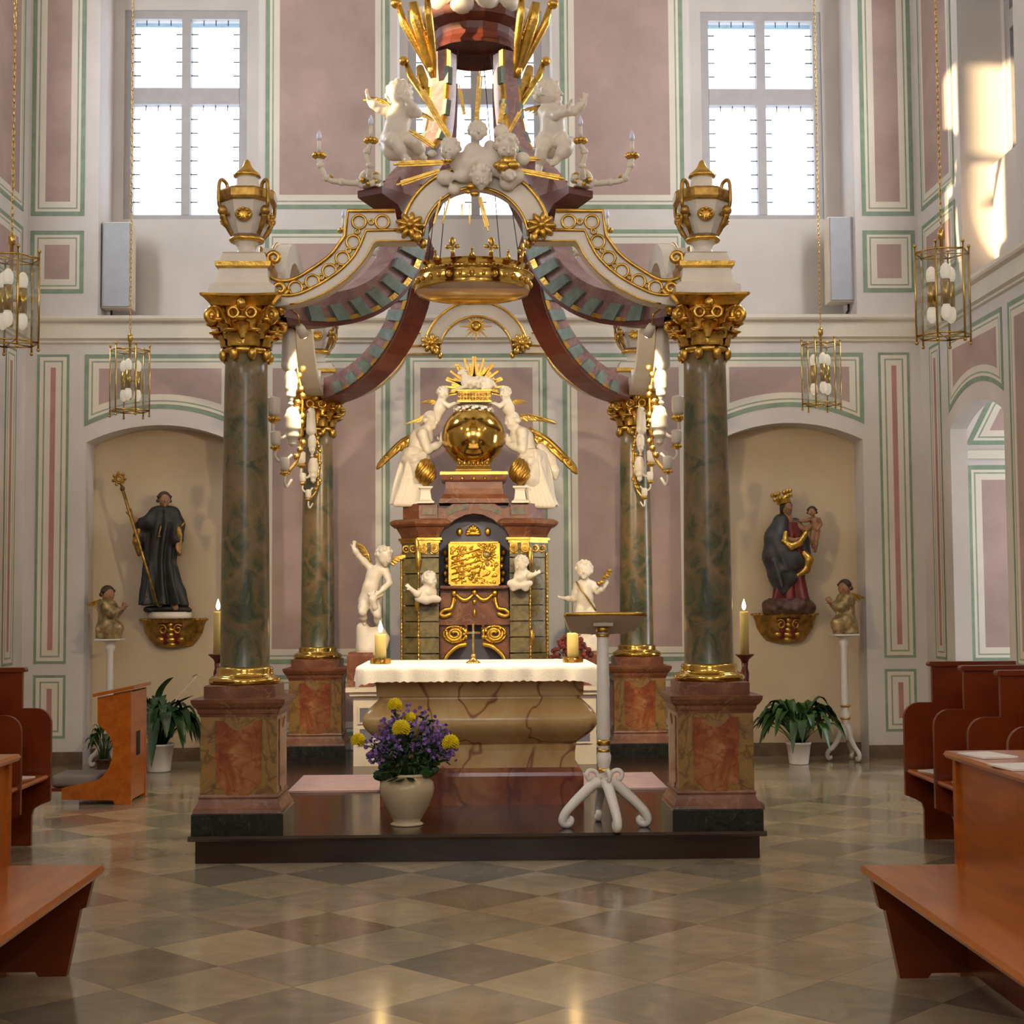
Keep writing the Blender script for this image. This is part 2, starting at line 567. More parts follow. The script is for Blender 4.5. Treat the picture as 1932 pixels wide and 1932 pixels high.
# ------------------------------------------------------------------ sculpting: smooth distance fields meshed by surface nets
class SDF:
    def __init__(s, h):
        s.h = h
        s.it = []
    def cone(s, a, b, r1, r2=None, k=.1):
        s.it.append(('c', np.array(a, float), np.array(b, float), r1, r1 if r2 is None else r2, k)); return s
    def ell(s, c, r, k=.1, rot=None, sub=False):
        if isinstance(r, (int, float)): r = (r, r, r)
        R = np.array(rot.to_matrix()) if rot is not None else np.eye(3)
        s.it.append(('s' if sub else 'e', np.array(c, float), np.array(r, float), R, 0, k)); return s
    def chain(s, pts, rads, k=.1):
        for i in range(len(pts)-1):
            s.cone(pts[i], pts[i+1], rads[i], rads[i+1], k)
        return s
    def fn(s, f, lo, hi, k=.1):
        s.it.append(('f', np.array(lo, float), np.array(hi, float), f, 0, k)); return s
    def mesh(s):
        h = s.h
        bb = []
        for q in s.it:
            if q[0] == 'c':
                m = max(q[3], q[4])+q[5]+3*h
                bb.append((np.minimum(q[1], q[2])-m, np.maximum(q[1], q[2])+m))
            elif q[0] == 'f':
                bb.append((q[1]-q[5]-3*h, q[2]+q[5]+3*h))
            else:
                m = max(q[2])+q[5]+3*h
                bb.append((q[1]-m, q[1]+m))
        lo = np.min([b[0] for q, b in zip(s.it, bb) if q[0] != 's'], 0)
        hi = np.max([b[1] for q, b in zip(s.it, bb) if q[0] != 's'], 0)
        n = np.ceil((hi-lo)/h).astype(int)+1
        D = np.full(n, 10.0, np.float32)
        ax = [lo[i]+h*np.arange(n[i]) for i in range(3)]
        for q, b in zip(s.it, bb):
            i0 = np.clip(np.floor((b[0]-lo)/h).astype(int), 0, n-1)
            i1 = np.clip(np.ceil((b[1]-lo)/h).astype(int)+1, 1, n)
            if np.any(i1 <= i0): continue
            sl = tuple(slice(a, c) for a, c in zip(i0, i1))
            X = ax[0][sl[0]][:, None, None]; Y = ax[1][sl[1]][None, :, None]; Z = ax[2][sl[2]][None, None, :]
            k = q[5]
            if q[0] == 'c':
                a, c = q[1], q[2]
                ba = c-a
                L = max(ba @ ba, 1e-9)
                t = np.clip(((X-a[0])*ba[0]+(Y-a[1])*ba[1]+(Z-a[2])*ba[2])/L, 0, 1)
                d = np.sqrt((X-a[0]-t*ba[0])**2+(Y-a[1]-t*ba[1])**2+(Z-a[2]-t*ba[2])**2)-(q[3]+(q[4]-q[3])*t)
            elif q[0] == 'f':
                d = q[3](X, Y, Z)
            else:
                c, r, R = q[1], q[2], q[3]
                dx, dy, dz = X-c[0], Y-c[1], Z-c[2]
                u = (dx*R[0, 0]+dy*R[1, 0]+dz*R[2, 0])/r[0]
                v = (dx*R[0, 1]+dy*R[1, 1]+dz*R[2, 1])/r[1]
                w = (dx*R[0, 2]+dy*R[1, 2]+dz*R[2, 2])/r[2]
                e = np.sqrt(u*u+v*v+w*w)+1e-6
                d = (e-1)*np.minimum(min(r), 1e9) if max(r)/min(r) < 1.01 else e*(e-1)/np.sqrt((u/r[0])**2+(v/r[1])**2+(w/r[2])**2+1e-9)
            A = D[sl]
            if q[0] == 's':
                hh = np.maximum(k-np.abs(A+d), 0)/k
                D[sl] = np.maximum(A, -d)+hh*hh*k*.25
            else:
                hh = np.maximum(k-np.abs(A-d), 0)/k
                D[sl] = np.minimum(A, d)-hh*hh*k*.25
        return nets(D, lo, h)

def nets(D, lo, h):
    S = D < 0
    nx, ny, nz = D.shape
    cnt = np.zeros((nx-1, ny-1, nz-1), np.float32)
    pos = np.zeros((3, nx-1, ny-1, nz-1), np.float32)
    def cor(A, i, j, k): return A[i:nx-1+i, j:ny-1+j, k:nz-1+k]
    for axis in range(3):
        for p in (0, 1):
            for q in (0, 1):
                o0 = [0, 0, 0]; o1 = [0, 0, 0]
                oth = [a for a in range(3) if a != axis]
                o0[oth[0]] = o1[oth[0]] = p
                o0[oth[1]] = o1[oth[1]] = q
                o1[axis] = 1
                a, b = cor(D, *o0), cor(D, *o1)
                m = cor(S, *o0) != cor(S, *o1)
                t = np.where(m, a/np.where(m, a-b, 1), 0)
                cnt += m
                for ax_ in range(3):
                    pos[ax_] += np.where(m, (t if ax_ == axis else o0[ax_]), 0)
    act = cnt > 0
    idx = -np.ones(act.shape, np.int64)
    idx[act] = np.arange(act.sum())
    I = np.argwhere(act)
    P = np.stack([pos[a][act]/cnt[act] for a in range(3)], 1)
    V = lo+(I+P)*h
    F = []
    for axis in range(3):
        b, c = [(1, 2), (2, 0), (0, 1)][axis]
        sl0 = [slice(1, -1)]*3; sl1 = [slice(1, -1)]*3
        sl0[axis] = slice(0, D.shape[axis]-1); sl1[axis] = slice(1, D.shape[axis])
        s0, s1 = S[tuple(sl0)], S[tuple(sl1)]
        for flip, m in ((False, s0 & ~s1), (True, ~s0 & s1)):
            e = np.argwhere(m)
            if len(e) == 0: continue
            off = np.ones(3, int); off[axis] = 0
            e = e+off
            quad = []
            for db, dc in ((-1, -1), (0, -1), (0, 0), (-1, 0)):
                g = e.copy(); g[:, b] += db; g[:, c] += dc
                quad.append(idx[g[:, 0], g[:, 1], g[:, 2]])
            qd = np.stack(quad, 1)
            if flip: qd = qd[:, ::-1]
            F.append(qd[(qd >= 0).all(1)])
    return V, (np.concatenate(F) if F else np.zeros((0, 4), int))

def sdf_obj(name, S, mat, parent, xf=None, kind=None, label=None):
    """mesh a field, map it by xf (scale, rotz, mirror, origin) and link it as ONE mesh object"""
    V, F = S.mesh()
    if xf is not None:
        sc, rz, mir, og = xf
        V = V*sc
        if mir:
            V[:, 0] = -V[:, 0]; F = F[:, ::-1]
        c, sn = cos(rz), sin(rz)
        V = np.stack([V[:, 0]*c-V[:, 1]*sn, V[:, 0]*sn+V[:, 1]*c, V[:, 2]], 1)+np.array(og)
    org = ORG.get(parent.name, Vector()) if parent is not None else Vector()
    V = V-np.array(org)
    me = bpy.data.meshes.new(name)
    me.vertices.add(len(V)); me.vertices.foreach_set('co', V.astype(np.float32).ravel())
    me.loops.add(4*len(F)); me.loops.foreach_set('vertex_index', F.astype(np.int32).ravel())
    me.polygons.add(len(F)); me.polygons.foreach_set('loop_start', np.arange(0, 4*len(F), 4, dtype=np.int32))
    me.polygons.foreach_set('loop_total', np.full(len(F), 4, np.int32))
    me.polygons.foreach_set('use_smooth', np.ones(len(F), bool))
    me.update(calc_edges=True)
    me.validate()
    me.materials.append(MT[mat])
    o = bpy.data.objects.new(name, me)
    COL.objects.link(o)
    ORG[o.name] = org
    if parent is not None: o.parent = parent
    if kind: o['kind'] = kind
    if label: o['label'] = label
    return o

def nrm(v):
    v = np.array(v, float); return v/np.linalg.norm(v)
def A3(*a): return np.array(a, float)

def head(S, c, r, f, up=(0, 0, 1), hair='curl', baby=True, kh=None, hairS=None):
    """a head of radius r with face turned to f: sockets, eyes, nose, mouth, cheeks, chin, ears and hair"""
    f = nrm(f); up = np.array(up, float); up = nrm(up-f*(up @ f)); rt = np.cross(f, up)
    P = lambda x, y, z: c+r*(rt*x+f*y+up*z)
    rot = Matrix((rt, f, up)).transposed().to_quaternion()
    S.ell(P(0, -.08, .12), (r*.86, r*.98, r*.92), r*.1, rot)
    S.ell(P(0, .22, -.32), (r*.62, r*.66, r*.62), r*.25, rot)
    ch = .30 if baby else .16
    for sx in (-1, 1):
        S.ell(P(sx*.38, .52, -.34), r*ch, r*.25)
        S.ell(P(sx*.88, -.05, -.08), (r*.10, r*.18, r*.24), r*.08, rot)
    S.ell(P(0, .68, -.80), r*(.22 if baby else .24), r*.22)
    for sx in (-1, 1):
        S.ell(P(sx*.34, 1.0, .02), (r*.24, r*.26, r*.18), r*.12, rot, sub=True)
    for sx in (-1, 1):
        S.ell(P(sx*.34, .78, .0), r*.15, r*.03)
    S.cone(P(0, .88, .10), P(0, 1.06, -.22), r*.08, r*.13, r*.08)
    S.ell(P(0, .98, -.50), (r*.26, r*.12, r*.03), r*.05, rot, sub=True)
    S.ell(P(0, .86, -.43), (r*.2, r*.13, r*.06), r*.04, rot)
    S.ell(P(0, .84, -.58), (r*.17, r*.13, r*.07), r*.04, rot)
    H = hairS if hairS is not None else S
    if hair == 'curl':
        n = 46
        for i in range(n):
            z = 1-2*(i+.5)/n
            a = i*2.39996
            q = sqrt(max(0, 1-z*z))
            x, y = q*cos(a), q*sin(a)
            if (y > .35 and z < .62) or z < -.45: continue
            H.ell(P(x*.84, -.08+y*.94, .12+z*.90), r*.25, r*.13)
    elif hair == 'cap':
        H.ell(P(0, -.16, .2), (r*.94, r*.98, r*.93), r*.08, rot)
        for i in range(14):
            a = pi*(i/13)-.0
            H.ell(P(.9*cos(a), -.15+.55*sin(a)*.9+.12, .62-.25*abs(cos(a))), r*.17, r*.1)
            H.ell(P(.86*cos(a), -.2-.7*sin(a), -.25), r*.24, r*.12)
    elif hair == 'long':
        H.ell(P(0, -.18, .18), (r*.95, r*1.0, r*.95), r*.1, rot)
        for sx in (-1, 1):
            H.cone(P(sx*.85, -.1, .2), P(sx*.8, -.35, -1.3), r*.28, r*.2, r*.15)
        H.cone(P(0, -.9, .1), P(0, -.75, -1.5), r*.5, r*.35, r*.2)

def hand(S, w, d, n, s, curl=.35, k=.03):
    """wrist w, finger direction d, palm normal n (the side the fingers close to); palm, four fingers, thumb"""
    d = nrm(d); n = np.array(n, float); n = nrm(n-d*(n @ d)); t = np.cross(d, n)
    S.ell(w+d*s*.42, (s*.30, s*.44, s*.16), k*2, Matrix((t, d, n)).transposed().to_quaternion())
    for i, (o, L) in enumerate(((-.25, .40), (-.085, .47), (.085, .44), (.25, .33))):
        b = w+d*s*.74+t*s*o*.9
        m = b+nrm(d+t*o*.5+n*curl*.5)*s*L*.55
        e = m+nrm(d+t*o*.4+n*curl*1.5)*s*L*.5
        S.cone(b, m, s*.082, s*.072, k); S.cone(m, e, s*.072, s*.056, k*.5)
    b = w+d*s*.25-t*s*.26
    m = b+nrm(d*.7-t*.8+n*.3)*s*.30
    S.cone(b, m, s*.10, s*.08, k*1.5); S.cone(m, m+nrm(d-t*.1+n*.5)*s*.22, s*.08, s*.06, k)

def putto_body(S, J, U, hair='curl'):
    """chubby child figure; J holds the joints in metres, U is the head height"""
    g = {k: (A3(*v) if isinstance(v, (tuple, np.ndarray)) else v) for k, v in J.items()}
    pel, ch, nk, hd = g['pel'], g['ch'], g['nk'], g['hd']
    fwd = nrm(g.get('fwd', A3(0, -1, 0)))
    S.cone(pel, ch, .50*U, .44*U, .25*U)
    S.ell(pel*.55+ch*.45+fwd*.16*U, .44*U, .3*U)
    S.ell(ch+fwd*.05*U, .44*U, .25*U)
    S.cone(ch, nk, .34*U, .2*U, .2*U)
    S.cone(nk, hd, .19*U, .24*U, .12*U)
    for s in ('l', 'r'):
        if 'sh'+s in g:
            sh, el, ha = (g[a+s] for a in ('sh', 'el', 'ha'))
            S.cone(ch*.6+nk*.4, sh, .26*U, .23*U, .2*U)
            S.chain([sh, sh*.5+el*.5, el, el*.4+ha*.6, ha], [.22*U, .22*U, .17*U, .175*U, .115*U], .1*U)
            hand(S, ha, g.get('hd'+s, ha-el), g.get('hn'+s, fwd), .42*U, g.get('curl'+s, .4), .04*U)
        if 'hp'+s in g:
            hp, kn, ft = (g[a+s] for a in ('hp', 'kn', 'ft'))
            S.ell(hp-fwd*.12*U, .36*U, .2*U)
            S.chain([hp, hp*.45+kn*.55, kn, kn*.6+ft*.4, ft], [.36*U, .33*U, .23*U, .235*U, .13*U], .13*U)
            fd = nrm(g.get('fd'+s, fwd))
            S.cone(ft, ft+fd*.30*U, .15*U, .13*U, .08*U); S.cone(ft+fd*.28*U, ft+fd*.44*U, .13*U, .08*U, .05*U)
    head(S, hd, .56*U, g['face'], g.get('up', A3(0, 0, 1)), hair, True)

def robe(S, pts, rads, nf=9, amp=.10, ph=0.0, k=.02, flat=1.0):
    """draped cloth round an axis: pts from top to bottom, radii, folds deepening downwards"""
    pts = np.array(pts, float)[::-1]; rads = np.array(rads, float)[::-1]
    z = pts[:, 2]
    def f(X, Y, Z):
        zc = np.clip(Z, z[0], z[-1])
        cx, cy, r = np.interp(zc, z, pts[:, 0]), np.interp(zc, z, pts[:, 1]), np.interp(zc, z, rads)
        t = (z[-1]-zc)/(z[-1]-z[0])
        dx, dy = X-cx, (Y-cy)/flat
        th = np.arctan2(dy, dx)
        w = 1+amp*(.25+.75*t)*(np.sin(nf*th+ph+2.2*t)+.5*np.sin((nf*1.0+4)*th-1.5*t+ph*2))
        d = (np.sqrt(dx*dx+dy*dy)-r*w)*.75*min(1, flat*1.2)
        return np.maximum(d, np.maximum(z[0]-Z, Z-z[-1]))
    m = rads.max()*1.25
    S.fn(f, (pts[:, 0].min()-m, pts[:, 1].min()-m, z[0]-.005), (pts[:, 0].max()+m, pts[:, 1].max()+m, z[-1]+.005), k)

def wing(root, tip, drop, n=9, w=.09):
    """feathered wing: overlapping feathers hanging from the leading edge root->tip"""
    mb = MB(); mb.smooth = True
    root, tip, drop = Vector(root), Vector(tip), Vector(drop)
    lead = smoothline([root, root.lerp(tip, .5)-drop*.22, tip], 6)
    L = (tip-root).length
    for row, (k0, ln, th) in enumerate(((0, 1.0, .016), (1, .62, .024), (2, .34, .032))):
        m = n-row
        for i in range(m):
            t = (i+.6)/m
            p = Vector(lead[min(int(t*(len(lead)-1)), len(lead)-1)])
            d = (drop.normalized()*(1-.55*t)+(tip-root).normalized()*(.35+.55*t)).normalized()
            l = drop.length*ln*(.62+.5*t)
            c = p+d*l*.46
            z = d
            x = (tip-root).cross(drop).normalized()
            yv = z.cross(x)
            q = Matrix((x, yv, z)).transposed().to_quaternion()
            mb.ball(c, (L*th*1.2, w*L*(1.1-row*.12), l*.54), 8, 6, q)
    mb.tube(lead, [L*.055]*(len(lead)-1)+[L*.03], 8)
    return mb
# ------------------------------------------------------------------ the room
XW, Y0, Y1, ZC, ZT, YR = 4.45, 14.65, 15.2, 4.40, 9.0, -5.2
SPR, APX = 3.155, 3.325
N0, N1 = 2.40, 3.85
def seg_arc(x0, x1, zs, za, n=16):
    """shallow arch from x0 to x1, springing zs, apex za (left to right)"""
    w, s = (x1-x0)/2, za-zs
    R = (w*w+s*s)/(2*s)
    c = (x0+x1)/2
    a = math.asin(w/R)
    return [(c+R*sin(-a+2*a*i/n), za-R+R*cos(-a+2*a*i/n)) for i in range(n+1)]
def st(mb, name, mats, parent=None):
    return mb.build(name, mats, parent, 'structure' if parent is None else None)

mb = MB(); mb.box(-XW-3.4, XW+3.4, YR, Y1+.6, -.2, 0); st(mb, 'floor', 'floor')
mb = MB(); mb.box(-XW-.6, XW+.6, YR, Y1+.6, ZT, ZT+.2); st(mb, 'ceiling', 'wall2')

# back wall
mb = MB(); D = .33
for a, b in ((-XW-.3, -N1), (-N0, N0), (N1, XW+.3)):
    mb.box(a, b, Y0, Y0+D, 0, ZC)
for a, b in ((-N1, -N0), (N0, N1)):
    mb.pxz(seg_arc(a, b, SPR, APX)+[(b, ZC), (a, ZC)], Y0, Y0+D)
for a, b in ((-XW-.3, -3.75), (-2.17, -.78), (.78, 2.17), (3.82, XW+.3)):
    mb.box(a, b, Y0, Y1+.45, ZC, ZT)
mb.box(-XW-.3, XW+.3, Y0+D, Y1+.45, ZC-.3, ZC)
WZ0, WZ1 = 5.53, 7.74
for a, b, w0, w1 in ((-3.75, -2.17, -3.64, -2.37), (-.78, .78, -.70, .70), (2.17, 3.82, 2.37, 3.64)):
    mb.box(a, w0, Y1, Y1+.45, ZC, ZT); mb.box(w1, b, Y1, Y1+.45, ZC, ZT)
    mb.box(w0, w1, Y1, Y1+.45, ZC, WZ0); mb.box(w0, w1, Y1, Y1+.45, WZ1, ZT)
st(mb, 'wall_back', 'wall')
mb = MB()
for w0, w1 in ((-3.64, -2.37), (-.70, .70), (2.37, 3.64)):
    for a, b, c, d in ((w0, w0+.012, WZ0, WZ1), (w1-.012, w1, WZ0, WZ1), (w0+.012, w1-.012, WZ1-.012, WZ1), (w0+.012, w1-.012, WZ0, WZ0+.012)):
        mb.box(a, b, Y1+.15, Y1+.44, c, d)
st(mb, 'trim_9', 'reveal')
for i, (a, b) in enumerate(((-N1, -N0), (N0, N1))):
    mb = MB(); mb.box(a-.1, b+.1, Y0+D, Y0+D+.1, 0, ZC-.3); st(mb, 'wall_niche_%d' % (i+1), 'niche')

def window(idx, w0, w1, z0, z1, mapf, side=True, ztr=(6.75, 6.92), glass='glass'):
    """casement window: frame with mullion and transom, four leaded panes"""
    t = .085
    fr = MB()
    def bx(mb, u0, u1, v0, v1, d0, d1):
        ps = [mapf(u, d, v) for v in (v0, v1) for d in (d0, d1) for u in (u0, u1)]
        mb.add(ps, [(0, 2, 3, 1), (4, 5, 7, 6), (0, 1, 5, 4), (2, 6, 7, 3), (0, 4, 6, 2), (1, 3, 7, 5)], False)
    c = (w0+w1)/2
    bx(fr, w0, w0+t, z0, z1, .02, .14); bx(fr, w1-t, w1, z0, z1, .02, .14)
    bx(fr, w0+t, w1-t, z0, z0+.05, .02, .14); bx(fr, w0+t, w1-t, z1-t, z1, .02, .14)
    bx(fr, c-.045, c+.045, z0+.05, z1-t, .015, .13)
    bx(fr, w0+t, c-.045, ztr[0], ztr[1], .015, .13); bx(fr, c+.045, w1-t, ztr[0], ztr[1], .015, .13)
    root = st(fr, 'window_%d' % idx, 'frame')
    for u0, u1 in ((w0+t, c-.045), (c+.045, w1-t)):
        for v0, v1 in ((z0+.05, ztr[0]), (ztr[1], z1-t)):
            g = MB(); bx(g, u0, u1, v0, v1, .07, .074)
            pn = g.build('pane', glass, root)
            if side:
                l = MB()
                n = int((v1-v0)/.16)
                for i in range(1, n+1):
                    z = v0+(v1-v0)*i/(n+1)
                    for a, b in ((u0, u0+.07), (u1-.07, u1)):
                        bx(l, a, b, z-.005, z+.005, .066, .078)
                for i in range(1, 4):
                    u = u0+(u1-u0)*i/4
                    bx(l, u-.004, u+.004, v1-.055, v1, .066, .078)
                if glass != 'glass':
                    for i in range(1, 4):
                        u = u0+(u1-u0)*i/4; bx(l, u-.005, u+.005, v0, v1, .066, .078)
                    for i in range(1, n+1):
                        z = v0+(v1-v0)*i/(n+1); bx(l, u0, u1, z-.005, z+.005, .066, .078)
                l.build('leading', 'lead', pn)
    return root
wb = lambda u, d, v: (u, Y1+d, v)
window(1, -3.64, -2.37, WZ0, WZ1, wb)
window(2, -.70, .70, WZ0, WZ1, wb)
window(3, 2.37, 3.64, WZ0, WZ1, wb)

# side walls with the nave windows
A0, A1 = 12.36, 13.78           # arch and bay on the right wall (along y)
B0, B1 = 11.9, 13.3
NW = ((8.0, 9.1), (1.70, 3.0), (-2.65, -1.35))
def side_wall(s, name):
    mb = MB()
    xa, xb = s*XW, s*(XW+.3)
    def bx(y0, y1, z0, z1, x0=xa, x1=xb): mb.box(min(x0, x1), max(x0, x1), y0, y1, z0, z1)
    if s > 0:
        bx(A1, Y0, 0, ZC, xa, XW+.16); bx(YR, A0, 0, ZC, xa, XW+.16)
        mb.pyz([(y, z) for y, z in seg_arc(A0, A1, SPR, APX)]+[(A1, ZC), (A0, ZC)], xa, XW+.16)
    else:
        bx(YR, Y0, 0, ZC)
    x2, x3 = s*(XW+.41), s*(XW+.75)
    bx(B1, Y0, ZC, ZT, xa, x3)
    bx(B0, B1, ZC-.02, ZC, xa, x3)
    bx(B0, B1, ZC, WZ0, s*(XW+.29), x3); bx(B0, B1, WZ1, ZT, x2, x3)
    bx(B0, B0+.1, WZ0, WZ1, x2, x3); bx(B1-.08, B1, WZ0, WZ1, x2, x3)
    bx(B0-.5, B0, ZC, ZT, xa, x3)
    prev = B0-.5
    for y0, y1 in NW:
        bx(y1, prev, ZC, ZT)
        za, zb = (5.3, 7.4) if y0 > 7 else (5.9, 8.1)
        bx(y0, y1, ZC, za); bx(y0, y1, zb, ZT)
        prev = y0
    bx(YR, prev, ZC, ZT)
    return st(mb, name, 'wall')
side_wall(1, 'wall_right'); side_wall(-1, 'wall_left')
window(4, B0+.1, B1-.08, WZ0, WZ1, lambda u, d, v: (XW+.41+d, u, v), True, (6.75, 6.92), 'glass_leaded')
window(11, B0+.1, B1-.08, WZ0, WZ1, lambda u, d, v: (-XW-.41-d, u, v))
k = 5
for s in (-1, 1):
    for y0, y1 in NW:
        za, zb = (5.3, 7.4) if y0 > 7 else (5.9, 8.1)
        window(k, y0, y1, za, zb, lambda u, d, v, s=s: (s*(XW+.1+d), u, v), False, (6.4, 6.48) if y0 > 7 else (7.0, 7.08)); k += 1
mb = MB()
mb.box(-XW-.3, -1.6, YR-.3, YR, 0, ZT); mb.box(1.6, XW+.3, YR-.3, YR, 0, ZT)
mb.box(-1.6, 1.6, YR-.3, YR, 0, 3.4); mb.box(-1.6, 1.6, YR-.3, YR, 7.0, ZT)
st(mb, 'wall_front', 'wall')
window(12, -1.6, 1.6, 3.4, 7.0, lambda u, d, v: (u, YR-.2+d, v), False, (5.2, 5.3))

# side aisle seen through the arch on the right
mb = MB()
mb.box(XW+.16, 8.0, 14.30, 14.55, 0, 4.2)
mb.box(7.6, 7.8, 9.0, 12.2, 0, 4.2); mb.box(7.6, 7.8, 13.4, 14.3, 0, 4.2)
mb.box(7.6, 7.8, 12.2, 13.4, 0, 1.0); mb.box(7.6, 7.8, 12.2, 13.4, 3.6, 4.2)
mb.box(XW+.16, 8.0, 8.9, 9.0, 0, 4.2)
st(mb, 'wall_aisle', 'wall')
mb = MB(); mb.box(XW+.16, 8.0, 8.9, 14.6, 4.12, 4.3); st(mb, 'ceiling_aisle', 'wall2')
light('aisle_daylight', 'AREA', (7.5, 12.8, 2.4), (5.2, 13.6, 2.0), 60, (.86, .92, 1.0), shape='RECTANGLE', size=1.1, size_y=2.3)

# unseen wall added outside the left window bay to block the sun
mb = MB(); mb.box(-7.6, -7.3, 8.0, 12.6, 0, 10.5); st(mb, 'wall_sun_block', 'wall')
# cornice and skirting
def moulding(mb, prof, s=None):
    """prof: (projection, z) swept along back wall (s None) or a side wall"""
    if s is None:
        mb.prism([(Y0-p, z) for p, z in prof], lambda u, v: (-XW, u, v), lambda u, v: (XW, u, v))
    else:
        mb.prism([(s*(XW-p), z) for p, z in prof], lambda u, v: (u, YR, v), lambda u, v: (u, Y0-.02, v))
PROF = [(0, 4.13), (.022, 4.145), (.022, 4.165), (.05, 4.185), (.05, 4.20), (.055, 4.33), (.09, 4.35), (.10, 4.37), (.10, 4.40), (.0, 4.42)]
for i, s in enumerate((None, 1, -1)):
    mb = MB(); moulding(mb, PROF, s); st(mb, 'trim_%d' % (i+1), 'wall2')
mb = MB()
for a, b in ((-XW, -N1), (-N0, N0), (N1, XW)):
    mb.box(a, b, Y0-.025, Y0, 0, .13)
for a, b in ((-N1, -N0), (N0, N1)):
    mb.box(a, b, Y0+D-.03, Y0+D, 0, .13)
st(mb, 'baseboard_back', 'base')
mb = MB(); mb.box(XW-.025, XW, YR, A0, 0, .13); mb.box(XW-.025, XW, A1, Y0-.03, 0, .13); st(mb, 'baseboard_right', 'base')
mb = MB(); mb.box(-XW, -XW+.025, YR, Y0-.03, 0, .13); st(mb, 'baseboard_left', 'base')

# painted panels: green outer line, pale band, thin green line, pale band, rose field
MATS = ['green', 'wall2', 'green2', 'pink', 'rosered']
BIG = (0, .043, .068, .083, .142)
SLIM = (0, .026, .062, .078, .132)
def panel(mb, poly, mapf, offs=BIG, field=3):
    if not callable(poly) and area(poly) < 0: poly = poly[::-1]
    rings = poly(offs) if callable(poly) else [inset(poly, d) for d in offs]
    n = len(rings[0])
    for k in range(len(rings)-1):
        mb.mi = (0, 1, 2, 1)[k]
        a, b = rings[k], rings[k+1]
        mb.add([mapf(u, v) for u, v in a]+[mapf(u, v) for u, v in b],
               [(i, (i+1) % n, n+(i+1) % n, n+i) for i in range(n)], False)
    mb.mi = field
    mb.add([mapf(u, v) for u, v in rings[-1]], [list(range(n))], False)
def spandrel(x0, x1, zs, za, zt, flip=1):
    def rings(offs):
        w, s = (x1-x0)/2, za-zs
        R = (w*w+s*s)/(2*s)
        c = (x0+x1)/2
        out = []
        for d in offs:
            ww, RR = w-d, R+d
            a = math.asin(ww/RR)
            r = [(c-RR*sin(a-2*a*i/16)*1.0, za-R+RR*cos(a-2*a*i/16)) for i in range(17)]
            r += [(c+ww, zt-d), (c-ww, zt-d)]
            out.append([(u*flip, v) for u, v in r])
        return out
    return rings
def rect(a, b, c, d): return [(a, c), (b, c), (b, d), (a, d)]
back = lambda u, v: (u, Y0-.004, v)
mb = MB()
for s in (-1, 1):
    def R(a, b, c, d): return rect(min(s*a, s*b), max(s*a, s*b), c, d)
    panel(mb, R(4.02, 4.335, .985, 4.03), back, SLIM, 4)
    panel(mb, R(4.02, 4.335, .26, .875), back, SLIM, 4)
    panel(mb, R(3.89, 4.42, 5.42, 8.8), back)
    panel(mb, R(3.89, 4.42, 4.64, 5.27), back)
    panel(mb, R(.86, 2.10, 5.49, 8.8), back)
    panel(mb, R(.86, 2.10, 4.55, 5.28), back)
    panel(mb, R(.86, 2.16, .97, 4.03), back)
    panel(mb, R(.86, 2.16, .26, .86), back)
    panel(mb, spandrel(N0-.02, N1+.02, SPR+.155, APX+.165, 4.03, s), back)
panel(mb, rect(-.70, .70, .97, 4.03), back)
panel(mb, rect(-.70, .70, .26, .86), back)
st(mb, 'trim_4', MATS)
for i, s in enumerate((1, -1)):
    mb = MB()
    sd = lambda u, v: (s*(XW-.004), u, v)
    panel(mb, rect(14.03, 14.36, .985, 4.03), sd, SLIM, 4)
    panel(mb, rect(14.03, 14.36, .26, .875), sd, SLIM, 4)
    panel(mb, rect(13.48, 14.50, 4.64, 5.27), sd)
    panel(mb, rect(13.48, 14.50, 5.42, 8.8), sd)
    if s > 0:
        panel(mb, spandrel(A0-.02, A1+.02, SPR+.155, APX+.165, 4.03), sd)
        panel(mb, rect(11.4, 12.2, .985, 4.03), sd)
    else:
        panel(mb, rect(12.0, 13.7, .985, 4.03), sd)
    st(mb, 'trim_%d' % (5+i), MATS)
mb = MB()
ais = lambda u, v: (u, 14.30-.004, v)
panel(mb, rect(4.77, 6.2, .95, 2.86), ais)
panel(mb, [(4.77, 3.06), (6.2, 3.06), (6.2, 3.85), (5.3, 3.75), (5.0, 3.5)], ais)
st(mb, 'trim_7', MATS)
mb = MB(); mb.box(XW+.16, 7.6, 14.24, 14.30, 2.92, 3.0); st(mb, 'trim_8', 'wall2')
# ------------------------------------------------------------------ platform and runner
PZ = .165
WC, YF, YB = 1.455, 9.355, 13.6
YM = (YF+YB)/2
t = thing('altar_platform', 'dark stained wooden platform step under the altar and its four columns', 'platform', (0, 9.1, 0))
mb = MB(); mb.box(-1.70, 1.70, 9.05, 14.05, 0.002, PZ-.03); mb.build('riser', 'platform', t)
mb = MB(); mb.pyz([(9.02, PZ-.03), (9.015, PZ-.015), (9.03, PZ), (14.08, PZ), (14.08, PZ-.03)], -1.74, 1.74); mb.build('tread', 'platform', t)
t = MB(); t.box(-1.40, 1.40, 11.05, 12.05, PZ+.001, PZ+.016)
prop(t.build('carpet_runner', 'carpet', None, loc=(0, 11.5, PZ)), 'pale pink runner carpet lying across the dark platform behind the altar', 'carpet')

